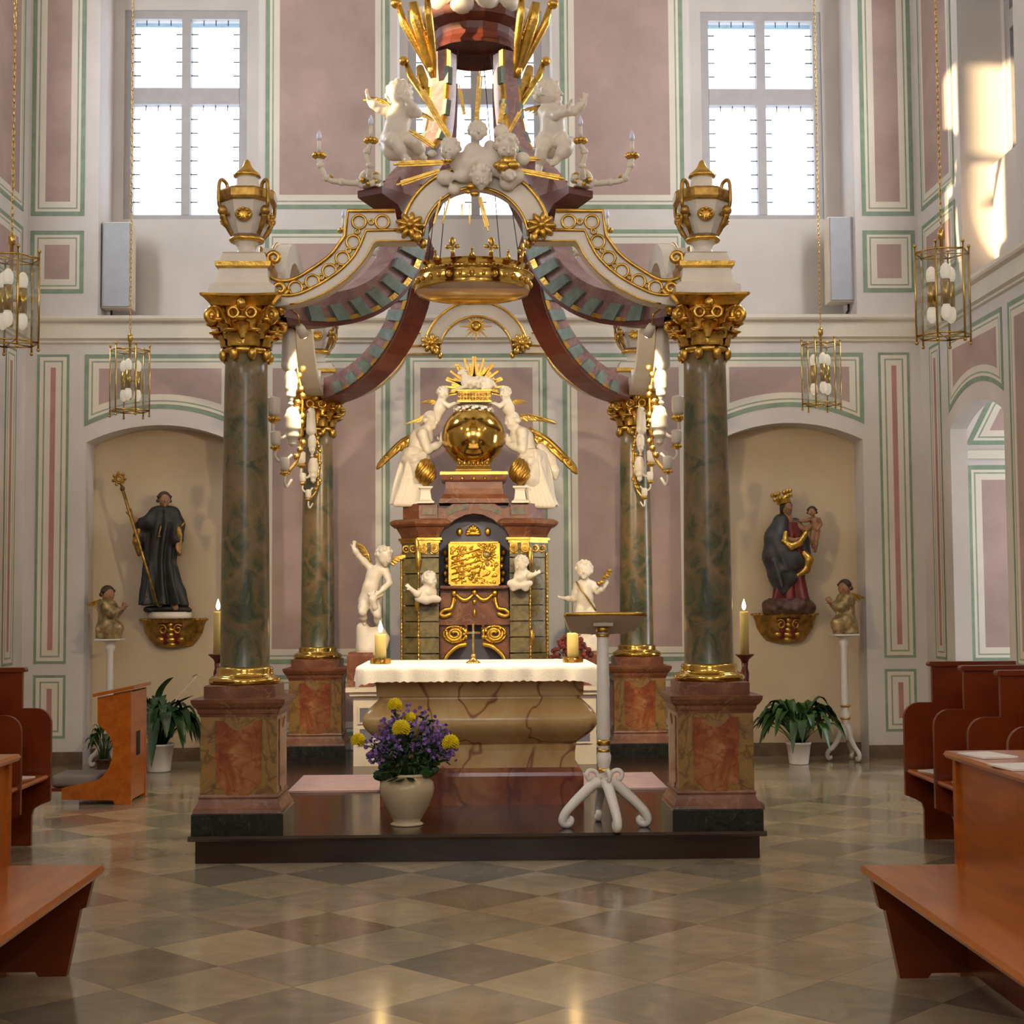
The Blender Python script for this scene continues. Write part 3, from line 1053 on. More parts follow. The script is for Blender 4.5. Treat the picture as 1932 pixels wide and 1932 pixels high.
# ------------------------------------------------------------------ marble columns on pedestals
def acanthus(mb, c, ang, r, z, h, w, out):
    """one curling leaf on a bell of radius r"""
    ca, sa = cos(ang), sin(ang)
    rows = []
    for i in range(7):
        t = i/6
        rr = r+out*(.12+.25*t+.75*t**3)
        zz = z+h*(t-.28*max(0, t-.72)/.28*.9)
        ww = w*(1-.25*t)*(1.0 if t < .9 else .55)
        row = []
        for j in range(5):
            q = (j-2)/2
            a = ang+q*ww/(r+.01)*.5
            dip = .018*(1-abs(q))+(.006 if (i % 2) else 0)*abs(q)
            row.append((c[0]+(rr+dip)*cos(a), c[1]+(rr+dip)*sin(a), c[2]+zz-.02*abs(q)*t))
        rows.append(row)
    mb.sheet(rows)
    top = rows[-1]
    back = [[vadd(p, (-.012*ca, -.012*sa, 0)) for p in r_] for r_ in rows]
    mb.sheet([r_[::-1] for r_ in back])
    mb.ball((c[0]+(r+out)*ca, c[1]+(r+out)*sa, c[2]+z+h*.78), (w*.42, w*.42, h*.12), 8, 6)

def spiral(c, R, a0, turns, n, plane):
    out = []
    for i in range(n+1):
        t = i/n
        a = a0+2*pi*turns*t
        r = R*(1-.82*t)
        u, v = r*cos(a), r*sin(a)
        out.append((c[0]+u*plane[0], c[1]+u*plane[1], c[2]+v))
    return out

def make_column():
    x, y = -WC, YF
    t = thing('marble_column', '', 'column', (x, y, PZ), 'marble columns of the altar canopy')
    ped = MB()
    ped.sq([(.232, .317), (.232, .876)], (x, y, 0))
    ped = ped.build('pedestal', 'brownmarble', t)
    mb = MB(); mb.sq([(.277, PZ), (.277, .285), (.27, .292)], (x, y, 0)); mb.build('plinth', 'black', ped, label='black marble plinth block')
    mb = MB(); mb.sq([(.272, .292), (.268, .312), (.262, .32), (.243, .352), (.238, .372), (.242, .386), (.236, .40)], (x, y, 0)); mb.build('base_moulding', 'redmarble', ped)
    mb = MB(); mb.sq([(.234, .868), (.240, .885), (.246, .89), (.252, .915), (.268, .93), (.282, .955), (.284, .975), (.236, .98), (.216, .985), (.216, 1.052), (.205, 1.058)], (x, y, 0)); mb.build('cornice', 'redmarble', ped)
    # orange-red inlay with a notched head and a rounded tongue on each face
    out = [(-.135, .44), (-.09, .435), (-.075, .415)]+arc(0, .43, .075, 195, 345, 10)+[(.075, .415), (.09, .435), (.135, .44)]
    out += [(.14, .845), (.09, .845)]+[(.09-.18*i/10, .845-.062*sin(pi*i/10)) for i in range(1, 10)]+[(-.09, .845), (-.14, .845)]
    for k in range(4):
        a = pi/2*k
        mp = lambda u, v, d: (x+u*cos(a)+(.232+d)*sin(a), y+u*sin(a)-(.232+d)*cos(a), v)
        mb = MB(); mb.prism(out, lambda u, v: mp(u, v, -.002), lambda u, v: mp(u, v, .006))
        mb.build('inlay_panel', 'redpanel', ped, label='orange red marble inlay panel')
    mb = MB(); mb.lathe([(.215, 1.058), (.222, 1.072), (.222, 1.088), (.205, 1.102), (.190, 1.106), (.178, 1.118), (.172, 1.132), (.176, 1.148), (.170, 1.16), (.155, 1.165)], (x, y, 0), 36)
    mb.build('base_ring', 'gold_smooth', t, label='polished gold base ring')
    mb = MB(); mb.lathe([(.155, 1.16)]+[(.153-.021*(i/12)**1.5, 1.165+1.98*i/12) for i in range(13)], (x, y, 0), 36)
    mb.build('shaft', 'greenmarble', t)
    cap = MB(); cap.smooth = True
    c = (x, y, 0)
    cap.lathe([(.134, 3.12), (.150, 3.128), (.156, 3.142), (.150, 3.156), (.138, 3.165), (.136, 3.2), (.142, 3.30), (.165, 3.38), (.19, 3.41)], c, 28)
    capo = cap.build('capital', 'gold', t, label='gilded capital with acanthus leaves and corner scrolls')
    mb = MB()
    for k in range(8):
        acanthus(mb, c, 2*pi*k/8+pi/8, .140, 3.165, .115, .10, .058)
    for k in range(8):
        acanthus(mb, c, 2*pi*k/8, .142, 3.21, .145, .095, .075)
    for k in range(8):     # pendant tongues below the neck ring
        a = 2*pi*k/8+pi/8
        mb.ball((x+.146*cos(a), y+.146*sin(a), 3.115), (.030, .030, .042), 8, 6)
    mb.build('acanthus_leaves', 'gold', capo)
    mb = MB()
    for k in range(4):
        a = pi/4+pi/2*k
        d = (cos(a), sin(a))
        cc = (x+.268*d[0], y+.268*d[1], 3.345)
        sp = spiral(cc, .056, pi*.5, 1.6, 26, d)
        pts = [(x+.14*d[0], y+.14*d[1], 3.27), (x+.17*d[0], y+.17*d[1], 3.35), (x+.215*d[0], y+.215*d[1], 3.398)]
        mb.tube(smoothline(pts+sp[:1], 4)+sp[1:], .019, 7)
        mb.ball(cc, .024, 8, 6)
        a2 = pi/2*k
        for sg in (-1, 1):
            d2 = (cos(a2+sg*.30), sin(a2+sg*.30))
            mb.ring((x+.185*d2[0], y+.185*d2[1], 3.365), .032, .012, 'x' if k % 2 == 0 else 'y', 12, 5)
        mb.ball((x+.215*cos(a2), y+.215*sin(a2), 3.415), (.035, .035, .035), 10, 6)
    mb.build('volute', 'gold', capo)
    mb = MB()
    def aba(R, dent):
        out = []
        for k in range(4):
            a0 = pi/4+pi/2*k-pi/2
            p, q = Vector((R*cos(a0), R*sin(a0))), Vector((R*cos(a0+pi/2), R*sin(a0+pi/2)))
            n = -(p+q).normalized()
            for i in range(8):
                u = .05+.9*i/7
                r = p.lerp(q, u)+n*dent*sin(pi*u)
                out.append((x+r.x, y+r.y))
        return out
    rows = []
    for R, z in ((.285, 3.41), (.30, 3.425), (.31, 3.432), (.345, 3.455), (.365, 3.462), (.37, 3.476)):
        rows.append([(p[0], p[1], z) for p in aba(R, .035)])
    mb.sheet(rows, False, True)
    n = len(rows[0])
    mb.add(rows[0], [list(range(n-1, -1, -1))], False); mb.add(rows[-1], [list(range(n))], False)
    mb.build('abacus', 'gold', capo)
    return t
col0 = make_column()
col0['label'] = 'front left green marble column on its red pedestal'
again(col0, (WC, YF, PZ), 'front right green marble column on its red pedestal', True)
again(col0, (-WC, YB, PZ), 'back left green marble column, beside the arm raising cherub')
again(col0, (WC, YB, PZ), 'back right green marble column, behind the white lectern', True)

# ------------------------------------------------------------------ urns on plinths
def make_urn():
    x, y = -WC, YF
    t = thing('urn_finial', '', 'urn', (x, y, 3.477), 'white and gold urns on the columns')
    O = pi/8
    mb = MB()
    mb.sq([(.205, 3.477), (.205, 3.53), (.19, 3.54), (.165, 3.56), (.155, 3.60), (.152, 3.65)], (x, y, 0))
    pl = mb.build('plinth', 'ivory', t)
    mb = MB(); mb.sq([(.155, 3.65), (.172, 3.662), (.175, 3.69), (.150, 3.694)], (x, y, 0)); mb.build('moulding', 'gold', pl)
    mb = MB(); mb.sq([(.150, 3.693), (.130, 3.75), (.135, 3.757), (.110, 3.762)], (x, y, 0)); mb.build('plinth_cap', 'ivory', pl)
    mb = MB()
    mb.lathe([(.095, 3.76), (.07, 3.775), (.055, 3.80), (.065, 3.825), (.09, 3.85)], (x, y, 0), 24)
    mb.lathe([(.06, 3.865), (.10, 3.89), (.125, 3.94), (.15, 4.02), (.168, 4.09)], (x, y, 0), 8, O, False)
    bo = mb.build('bowl', 'ivory', t)
    mb = MB(); mb.lathe([(.07, 3.84), (.105, 3.848), (.112, 3.86), (.10, 3.878), (.06, 3.88)], (x, y, 0), 24); mb.build('ring', 'gold', bo)
    mb = MB(); mb.lathe([(.170, 4.088), (.19, 4.095), (.195, 4.11), (.195, 4.155), (.18, 4.17), (.15, 4.178)], (x, y, 0), 8, O, False); mb.build('rim', 'gold_old', bo)
    for k in range(4):
        a = pi/2*k
        q = Quaternion((0, 0, 1), a)
        m2 = MB()
        p = q @ Vector((0, -.140, 4.00))
        rot = Quaternion((0, 0, 1), a) @ Quaternion((1, 0, 0), -.20)
        m2.ball((x+p.x, y+p.y, p.z), (.056, .018, .048), 16, 8, rot)
        for i in range(8):
            b = 2*pi*i/8
            p2 = q @ Vector((.034*cos(b), -.158-.0*sin(b), 4.00+.028*sin(b)))
            m2.ball((x+p2.x, y+p2.y, p2.z), .011, 6, 4)
        m2.build('medallion', 'gold', bo)
    for sx in (-1, 1):
        for sy in (-1, 1):
            m2 = MB(); m2.smooth = True
            d = Vector((sx, sy, 0)).normalized()
            P = lambda r, z: (x+d.x*r, y+d.y*r, z)
            m2.tube(smoothline([P(.14, 4.0), P(.19, 4.03), P(.215, 4.06), P(.215, 4.18), P(.195, 4.215), P(.16, 4.20), P(.15, 4.17)], 5), .012, 7)
            m2.ball(P(.19, 4.02), (.032, .032, .035), 10, 6)
            m2.tube(smoothline([P(.19, 4.0), P(.165, 3.95), P(.14, 3.91), P(.12, 3.885)], 4), [.02]*7+[.015]*6, 6)
            m2.build('handle', 'gold_old', t)
    lid = MB(); lid.lathe([(.165, 4.17), (.13, 4.182), (.095, 4.19), (.08, 4.21), (.072, 4.25), (.07, 4.268)], (x, y, 0), 24)
    lo = lid.build('lid', 'ivory', t)
    mb = MB(); mb.lathe([(.07, 4.264), (.088, 4.272), (.082, 4.29), (.05, 4.315), (.03, 4.34), (.026, 4.352), (.018, 4.372), (.004, 4.385)], (x, y, 0), 20); mb.build('knob', 'gold', lo)
    return t
urn0 = make_urn()
urn0['label'] = 'white and gold urn on top of the front left column'
again(urn0, (WC, YF, 3.477), 'white and gold urn on top of the front right column', True)
again(urn0, (-WC, YB, 3.477), 'white and gold urn on top of the back left column')
again(urn0, (WC, YB, 3.477), 'white and gold urn on top of the back right column', True)

# ------------------------------------------------------------------ the canopy: four curved fascias, four ribs and a lantern
cano = thing('altar_canopy', 'white and gold altar canopy of curved arches and ribs on four columns', 'canopy', (0, YM, 3.45))
TOPL = [(500, 506), (513, 525), (546, 528), (584, 508), (622, 480), (649, 444), (655, 397), (744, 397)]
MIDL = [(506, 556), (551, 558), (589, 544), (632, 518), (663, 489), (680, 461), (690, 436), (751, 435)]
BOTL = [(512, 578), (525, 578), (572, 570), (620, 549), (660, 520), (689, 487), (703, 461), (709, 456), (784, 456)]
YA = YF-.06
def left_half(l):
    return [(x-(-.004), z) for x, z in pxs(l, YA)]
# pixel outlines give the half profile in metres; both halves are mirrored from it
TL, ML, BL = left_half(TOPL), left_half(MIDL), left_half(BOTL)
TL = smoothline(TL[:6], 4)+TL[6:]
ML = smoothline(ML[:6], 4)+ML[6:]
BL = smoothline(BL[:7], 4)+BL[7:]
ARC_C = (0.0, xz(897, 452, YA)[1])
RO, RI = .475, .335
def fascia(mapf, rings=True, sx=1.0, parent=cano):
    """one face of the canopy; mapf(u, v, d): along, up, depth"""
    w = MB()
    for s in (-1, 1):
        f = lambda l: [(-s*u*sx, v) for u, v in l]
        w.prism(f(TL+ML[::-1]), lambda u, v: mapf(u, v, -.045), lambda u, v: mapf(u, v, .045))
        w.prism(f(ML+BL[::-1]), lambda u, v: mapf(u, v, -.075), lambda u, v: mapf(u, v, .075))
    ring = arc(0, ARC_C[1], RO, 176, 4, 28)
    rin = arc(0, ARC_C[1], RI, 176, 4, 28)
    for i in range(28):
        w.prism([(q[0]*sx, q[1]) for q in (ring[i], ring[i+1], rin[i+1], rin[i])], lambda u, v: mapf(u, v, -.06), lambda u, v: mapf(u, v, .06))
    wo = w.build('arch_fascia', 'ivory', parent)
    g = MB(); g.smooth = True
    def line(pts, d, r): g.tube([mapf(u*sx, v, d) for u, v in pts], r, 6)
    for s in (-1, 1):
        f = lambda l: [(-s*u, v) for u, v in l]
        line(f(TL), -.05, .013); line(f(ML), -.078, .011); line(f(BL[6:]), -.078, .006)
    line(ring, -.062, .014); line(rin, -.062, .011)
    g.build('gilt_edge_trim', 'gold', wo)
    if rings:
        g = MB(); g.smooth = True
        CI = [(676, 418), (720, 418), (665, 456), (645, 487), (620, 511), (588, 531), (556, 543)]
        for s in (-1, 1):
            prev = None
            for (px, py) in CI:
                u, v = xz(px, py, YA); u += .004
                p = mapf(-s*u*sx, v, -.052)
                pts = [mapf((-s*u+.043*cos(a))*sx, v+.043*sin(a), -.052) for a in [2*pi*i/18 for i in range(18)]]
                g.tube(pts, .009, 6, True)
            for (px, py) in [(699, 418), (673, 436), (656, 472), (633, 500), (605, 522), (572, 538)]:
                u, v = xz(px, py, YA); u += .004
                pts = [mapf((-s*u+.016*cos(a))*sx, v+.016*sin(a), -.052) for a in [2*pi*i/10 for i in range(10)]]
                g.tube(pts, .007, 5, True)
            # lower scroll and the curled tip above it
            for (px, py, R, tn, a0) in ((527, 545, .052, 1.5, 0), (516, 487, .05, 1.3, -1.5)):
                u, v = xz(px, py, YA); u += .004
                pts = []
                for i in range(25):
                    t = i/24; a = a0-2*pi*tn*t; r = R*(1-.75*t)
                    pts.append(mapf((-s*u-s*r*cos(a))*sx, v+r*sin(a), -.055))
                g.tube(pts, [.017]*20+[.02]*5, 7)
        g.build('guilloche_trim', 'gold', wo)
    return wo
fascia(lambda u, v, d: (u, YF+d, v), True)
fascia(lambda u, v, d: (u, YB+d, v), False)
SK = (YB-YF)/(2*WC)
fascia(lambda u, v, d: (-WC+d, YM+u, v), False, SK)
fascia(lambda u, v, d: (WC-d, YM+u, v), False, SK)
# gilded leaf clusters where the round arch meets the shoulders, with a drop below
for yy, nm in ((YF, 0), (YB, 1)):
    for s in (-1, 1):
        mb = MB(); mb.smooth = True
        u, v = .415*s, xz(776, 428, YA)[1]
        for i in range(9):
            a = 2*pi*i/9
            q = Quaternion((0, 1, 0), -a)
            mb.ball((u+.05*cos(a), yy-.085, v+.045*sin(a)), (.048, .03, .022), 8, 6, q)
        mb.ball((u, yy-.10, v), (.03, .04, .03), 8, 6)
        mb.ball((u+.045*s*-1, yy-.09, v-.075), (.028, .028, .038), 8, 6)
        mb.build('leaf_cluster', 'gold', cano)
        mb = MB(); mb.ball((s*.335, yy-.02, xz(797, 457, YA)[1]), (.026, .026, .036), 10, 8); mb.build('drop', 'gold', cano)
# small sun on the back arch
mb = MB(); mb.smooth = True
sc = (0, YB-.03, at(897, 617, YB)[2])
for i in range(16):
    a = 2*pi*i/16; L = .15 if i % 2 == 0 else .10
    p = [(sc[0]+.02*cos(a+b), sc[1], sc[2]+.02*sin(a+b)) for b in (-.9, .9)]+[(sc[0]+L*cos(a), sc[1], sc[2]+L*sin(a))]
    mb.add([vadd(q, (0, -.012, 0)) for q in p]+[vadd(q, (0, .012, 0)) for q in p], [(0, 1, 2), (5, 4, 3), (0, 3, 4, 1), (1, 4, 5, 2), (2, 5, 3, 0)], False)
mb.ball(sc, (.05, .035, .05), 12, 8)
mb.tube([(0, YB, sc[2]+.1), (0, YB, ARC_C[1]+RI)], .008, 6)
mb.build('sun_ornament', 'gold', cano)

LD = sqrt(WC**2+(YM-YF)**2)
def make_rib(sx, sy):
    """curved diagonal rib from a column to the lantern"""
    dv = Vector((-sx*WC, -sy*(YM-YF), 0)).normalized()
    o = Vector((sx*WC, YM+sy*(YM-YF), 0))
    tv = Vector((-dv.y, dv.x, 0))
    P = lambda s, z, d: tuple(o+dv*s*LD+tv*d+Vector((0, 0, z)))
    lo, hi = [], []
    for i in range(19):
        a = pi/2*i/18
        lo.append((.10+.60*sin(a), 4.36-.96*cos(a)))
        hi.append((.10+.50*sin(a), 4.36-.77*cos(a)))
    lo += [(.70, 4.50), (.675, 4.62)]; hi += [(.60, 4.50), (.585, 4.62)]
    rib = MB()
    n = len(lo)
    for d in (-.085, .085):
        rib.sheet([[P(s, z, d) for s, z in lo], [P(s, z, d) for s, z in hi]], False)
    rib.sheet([[P(s, z, -.085) for s, z in hi], [P(s, z, .085) for s, z in hi]], False)
    rib.add([P(*lo[0], -.085), P(*lo[0], .085), P(*hi[0], .085), P(*hi[0], -.085)], [(0, 1, 2, 3)], False)
    rib.add([P(*lo[-1], -.085), P(*lo[-1], .085), P(*hi[-1], .085), P(*hi[-1], -.085)], [(0, 1, 2, 3)], False)
    ro = rib.build('rib', 'mauve', cano)
    sf = MB()
    lo2 = [(s+.006, z-.03) for s, z in lo]
    sf.sheet([[P(s, z, -.10) for s, z in lo2], [P(s, z, .10) for s, z in lo2]], False)
    sf.sheet([[P(s, z, -.10) for s, z in lo], [P(s, z, .10) for s, z in lo]], False)
    for d in (-.10, .10):
        sf.sheet([[P(s, z, d) for s, z in lo], [P(s, z, d) for s, z in lo2]], False)
    sf.build('soffit', 'darkred', ro, label='dark red underside of the rib')
    te = MB(); gg = MB()
    def pt(t):
        a = pi/2*t
        return (.10+.60*sin(a), 4.36-.96*cos(a)), (sin(a)*LD*.6, -cos(a)*.9)
    for i in range(8):
        t0 = .10+.115*i
        for sd in (-1, 1):
            q = []
            for t, inn in ((t0, .0), (t0+.062, .0), (t0+.062, .1), (t0, .1)):
                a = pi/2*t
                q.append((.10+(.60-inn)*sin(a), 4.36-(.96-1.0*inn)*cos(a)))
            d0, d1 = sd*.083, sd*.112
            te.prism(q, lambda u, v: P(u, v, d0), lambda u, v: P(u, v, d1))
            q = []
            for t, inn in ((t0+.064, -.002), (t0+.113, -.002), (t0+.113, .022), (t0+.064, .022)):
                a = pi/2*t
                q.append((.10+(.60-inn)*sin(a), 4.36-(.96-1.0*inn)*cos(a)))
            gg.prism(q, lambda u, v: P(u, v, sd*.083), lambda u, v: P(u, v, sd*.107))
    te.build('dentil_blocks', 'teal', ro); gg.build('gilt_trim', 'gold', ro)
    # bracket ledge carrying the seated figure, then the volute climbing to the lantern
    br = MB()
    prof = [(.62, 4.30), (.585, 4.33), (.555, 4.40), (.51, 4.425), (.485, 4.44), (.485, 4.49), (.62, 4.50), (.70, 4.50), (.70, 4.30)]
    br.prism(prof, lambda u, v: P(u, v, -.11), lambda u, v: P(u, v, .11))
    br.build('bracket', 'darkred', cano)
    vo = MB()
    li = smoothline([(.66, 4.50), (.72, 4.66), (.80, 4.86), (.845, 5.10), (.865, 5.40), (.87, 5.75)], 5)
    lo_ = smoothline([(.55, 4.50), (.62, 4.72), (.72, 4.90), (.78, 5.12), (.805, 5.42), (.81, 5.75)], 5)
    for d in (-.06, .06):
        vo.sheet([[P(s, z, d) for s, z in li], [P(s, z, d) for s, z in lo_]], False)
    for l in (li, lo_):
        vo.sheet([[P(s, z, -.06) for s, z in l], [P(s, z, .06) for s, z in l]], False)
    v = vo.build('lantern_rib', 'mauve', cano)
    gs = MB(); tb = MB()
    for i in range(5):
        k = 7+i*4
        for sd in (-1, 1):
            a, b = lo_[k], lo_[k+2]
            q = [a, b, (b[0]+.02, b[1]), (a[0]+.02, a[1])]
            gs.prism(q, lambda u, v: P(u, v, sd*.058), lambda u, v: P(u, v, sd*.078))
            if k+4 < len(lo_):
                a, b = lo_[k+2], lo_[k+4]
                tb.prism([a, b, (b[0]+.022, b[1]), (a[0]+.022, a[1])], lambda u, v: P(u, v, sd*.056), lambda u, v: P(u, v, sd*.092))
    gs.build('gilt_trim', 'gold', v); tb.build('dentil_blocks', 'teal', v)
    ca = MB(); ca.smooth = True
    for d, w in ((-.11, .030), (0, .045), (.11, .030)):
        ca.tube([P(.785, 5.52, d*.1), P(.765, 5.63, d*.35), P(.735, 5.76, d*.7), P(.70, 5.90, d*1.05), P(.685, 6.02, d*1.2)], [.012, w*.8, w, w*1.1, w*.7], 8)
    ca.ball(P(.775, 5.58, 0), (.035, .035, .05), 8, 6)
    ca.tube([P(.74, 5.80, -.10), P(.715, 5.83, 0), P(.74, 5.80, .10)], .022, 7)
    for sd in (-1, 1): ca.ball(P(.68, 6.04, sd*.15), (.045, .045, .04), 8, 6)
    ca.build('cartouche', 'gold', cano)
for sx in (-1, 1):
    for sy in (-1, 1):
        make_rib(sx, sy)
mb = MB()
prof = [(.10, 6.0), (.26, 5.97), (.31, 5.88), (.335, 5.86), (.345, 5.88), (.32, 5.93), (.315, 5.97), (.33, 6.02), (.42, 6.06), (.44, 6.12), (.40, 6.2), (.25, 6.35), (.05, 6.42)]
mb.lathe(prof, (0, YM, 0), 16, pi/16, False)
mb.build('lantern_cap', 'darkred', cano)
mb = MB(); mb.smooth = True
for i in range(14):
    a = 2*pi*i/14
    mb.ball((.40*cos(a), YM+.40*sin(a), 6.14+.03*sin(i*2.3)), (.10, .10, .07), 10, 7)
mb.build('cloud_rim', 'ivory', cano)
# ------------------------------------------------------------------ the altar table and what stands on it
AX, AY = .015, 10.68
def loft_rect(mb, prof, c, rr=.0):
    rows = []
    for hx, hy, z in prof:
        if rr <= 0:
            rows.append([(c[0]+a*hx, c[1]+b*hy, z) for a, b in ((-1, -1), (1, -1), (1, 1), (-1, 1))])
        else:
            r = min(rr, hx, hy); row = []
            for qx, qy, a0 in ((1, 1, 0), (-1, 1, 90), (-1, -1, 180), (1, -1, 270)):
                for i in range(6):
                    a = radians(a0+18*i)
                    row.append((c[0]+qx*(hx-r)+r*cos(a), c[1]+qy*(hy-r)+r*sin(a), z))
            rows.append(row)
    mb.sheet(rows, rr > 0, True)
    n = len(rows[0])
    mb.add(rows[0], [list(range(n-1, -1, -1))], False); mb.add(rows[-1], [list(range(n))], False)
t = thing('altar_table', 'yellow marble altar table with a bulging front and red base under a white cloth', 'altar', (AX, AY, PZ))
mb = MB(); loft_rect(mb, [(.70, .385, PZ), (.70, .385, .36), (.695, .38, .385), (.67, .36, .415)], (AX+.01, AY)); mb.build('base', 'altarbase', t, label='red and yellow marble altar base')
mb = MB(); loft_rect(mb, [(.645, .34, .41), (.645, .345, .53), (.655, .355, .585)], (AX+.01, AY)); mb.build('stem', 'altar', t)
mb = MB()
pr = [(.66, .36, .578)]+[(.66+.145*sin(pi*i/14), .36+.15*sin(pi*i/14), .58+.335*i/14) for i in range(1, 14)]+[(.70, .40, .915)]
loft_rect(mb, pr, (AX, AY), .05); mb.build('body', 'altar', t)
mb = MB(); loft_rect(mb, [(.71, .41, .912), (.715, .415, 1.0), (.74, .44, 1.01), (.79, .52, 1.02), (.79, .52, 1.112), (.785, .515, 1.118)], (AX, AY)); mb.build('mensa', 'altar', t)
# cloth: flat top, rounded fold, scalloped lace hem
CX0, CX1, CY0, CY1, CZ = AX-.84, AX+.80, AY-.60, AY+.57, 1.126
def cloth_loop(off, z, wave, drop):
    row = []
    N = 200
    per = [(CX0, CY0), (CX1, CY0), (CX1, CY1), (CX0, CY1)]
    r = .04
    for k in range(4):
        p, q = Vector(per[k]), Vector(per[(k+1) % 4])
        d = (q-p).normalized(); nn = Vector((d.y, -d.x))
        m = 60 if k % 2 == 0 else 44
        for i in range(m):
            u = i/m
            b = p+d*(r+(q-p).length*u*(1-2*r/(q-p).length))+nn*off
            s = u*(q-p).length
            fold = wave*(.010*sin(s*26+k*2)+.007*sin(s*47+1.3*k))
            e = b+nn*fold
            zz = z-drop*(.012*abs(sin(s*52)))
            cd = min(u, 1-u)*(q-p).length
            zz -= (.075 if k in (1, 3) else .02)*drop*max(0, 1-cd/.10)
            row.append((e.x, e.y, zz))
    return row
rows = [cloth_loop(-.02, CZ, 0, 0), cloth_loop(-.004, CZ-.002, 0, 0), cloth_loop(.004, CZ-.014, .1, 0)]
for i in range(1, 7):
    rows.append(cloth_loop(.006+.004*i/6, CZ-.014-.082*i/6, .2+.8*i/6, (i/6)**3))
mb = MB(); mb.sheet(rows, True, True)
mb.add(rows[0], [list(range(len(rows[0])))], False)
inner = [[(p[0]*.998+AX*.002, p[1]*.998+AY*.002, p[2]) for p in r] for r in rows[2:]]
mb.sheet(inner, True, True)
prop(mb.build('altar_cloth', 'cloth', None, loc=(AX, AY, CZ)), 'white linen cloth with scalloped hem draped over the marble altar', 'tablecloth')

def flame(parent, c, s=1.0, power=1.2):
    mb = MB(); mb.lathe([(.001, 0), (.008*s, .008*s), (.011*s, .02*s), (.008*s, .036*s), (.001, .058*s)], c, 10)
    f = mb.build('flame', 'flame', parent, label='burning flame')
    light('candle_flame', 'POINT', (c[0], c[1]-.002, c[2]+.03*s), (c[0], c[1], c[2]-1), power, (1.0, .62, .26), shadow_soft_size=.03)
def star_holder(loc, label):
    x, y, z = loc
    t = thing('candle_holder', label, 'candlestick', loc, 'brass candle holders on the altar')
    mb = MB(); mb.lathe([(.048, z), (.05, z+.006), (.046, z+.012), (.044, z+.012)], loc[:2]+(0,), 20); mb.build('foot_plate', 'brass', t)
    mb = MB()
    for i in range(6):
        a = 2*pi*i/6+.3
        mb.cbox((x+.056*cos(a), y+.056*sin(a), z+.021), (.03, .035, .036), a)
    mb.lathe([(.052, z+.012), (.054, z+.03), (.046, z+.03), (.046, z+.012)], (x, y, 0), 18, cap=False)
    mb.build('cup', 'brass', t)
def candle(loc, h, r, label, group, lit=True, fl=1.0, power=1.2):
    x, y, z = loc
    t = thing('candle', label, 'candle', loc, group)
    mb = MB(); mb.lathe([(r, z), (r, z+h-.012), (r*.93, z+h-.002), (r*.6, z+h-.006), (r*.2, z+h-.010)], (x, y, 0), 20); mb.build('wax_body', 'wax', t)
    mb = MB(); mb.tube([(x, y, z+h-.012), (x, y, z+h+.012)], .002, 6); mb.build('wick', 'ink', t)
    if lit: flame(t, (x, y, z+h+.006), fl, power)
for px, lb in ((718, 'left'), (1081, 'right')):
    p = at(px, 1247, 10.55)
    star_holder((p[0], 10.55, CZ), 'star shaped brass candle holder, the one %s' % ('nearer the standing cherub' if lb == 'left' else 'half behind the lectern'))
    candle((p[0], 10.55, CZ+.012), .20, .041, 'thick yellow altar candle %s' % ('lit beside the cherub on the left' if lb == 'left' else 'in the brass holder behind the lectern'), 'altar candles', True, 1.5)
p = at(893, 1246, 10.55)
t = thing('altar_cross', 'small slim brass cross with a green stone standing in the middle of the altar', 'cross', (p[0], 10.55, CZ))
c = (p[0], 10.55, 0)
mb = MB(); mb.lathe([(.052, CZ), (.052, CZ+.006), (.04, CZ+.014), (.02, CZ+.028), (.014, CZ+.055), (.018, CZ+.06), (.006, CZ+.066)], c, 20); mb.build('foot', 'brass', t)
mb = MB(); mb.cbox((p[0], 10.55, CZ+.17), (.014, .01, .22)); mb.cbox((p[0], 10.55, CZ+.215), (.10, .01, .014)); mb.build('cross_arms', 'gold_old', t)
mb = MB(); mb.ball((p[0], 10.543, CZ+.215), (.012, .006, .012)); mb.build('gem', 'teal', t)

# ------------------------------------------------------------------ lectern
lx, ly = at(1138, 1300, 9.27)[0], 9.27
t = thing('lectern', 'white and gold lectern on a scrolled tripod foot, standing before the altar', 'lectern', (lx, ly, PZ))
c = (lx, ly, 0)
mb = MB(); mb.lathe([(.030, .40), (.040, .44), (.036, .47), (.028, .50), (.034, .53), (.044, .57), (.046, .60), (.030, .64), (.033, .67), (.033, .70), (.042, .72), (.036, 1.34), (.03, 1.36), (.03, 1.40), (.05, 1.41), (.05, 1.43)], c, 24)
ps = mb.build('post', 'white', t)
for z0, z1, r in ((.44, .47, .043), (.50, .525, .04), (.62, .645, .040), (.665, .70, .042), (1.335, 1.355, .044), (1.365, 1.40, .042)):
    mb = MB(); mb.lathe([(r*.9, z0), (r, (z0+z1)/2), (r*.9, z1)], c, 24); mb.build('gold_band', 'gold', ps)
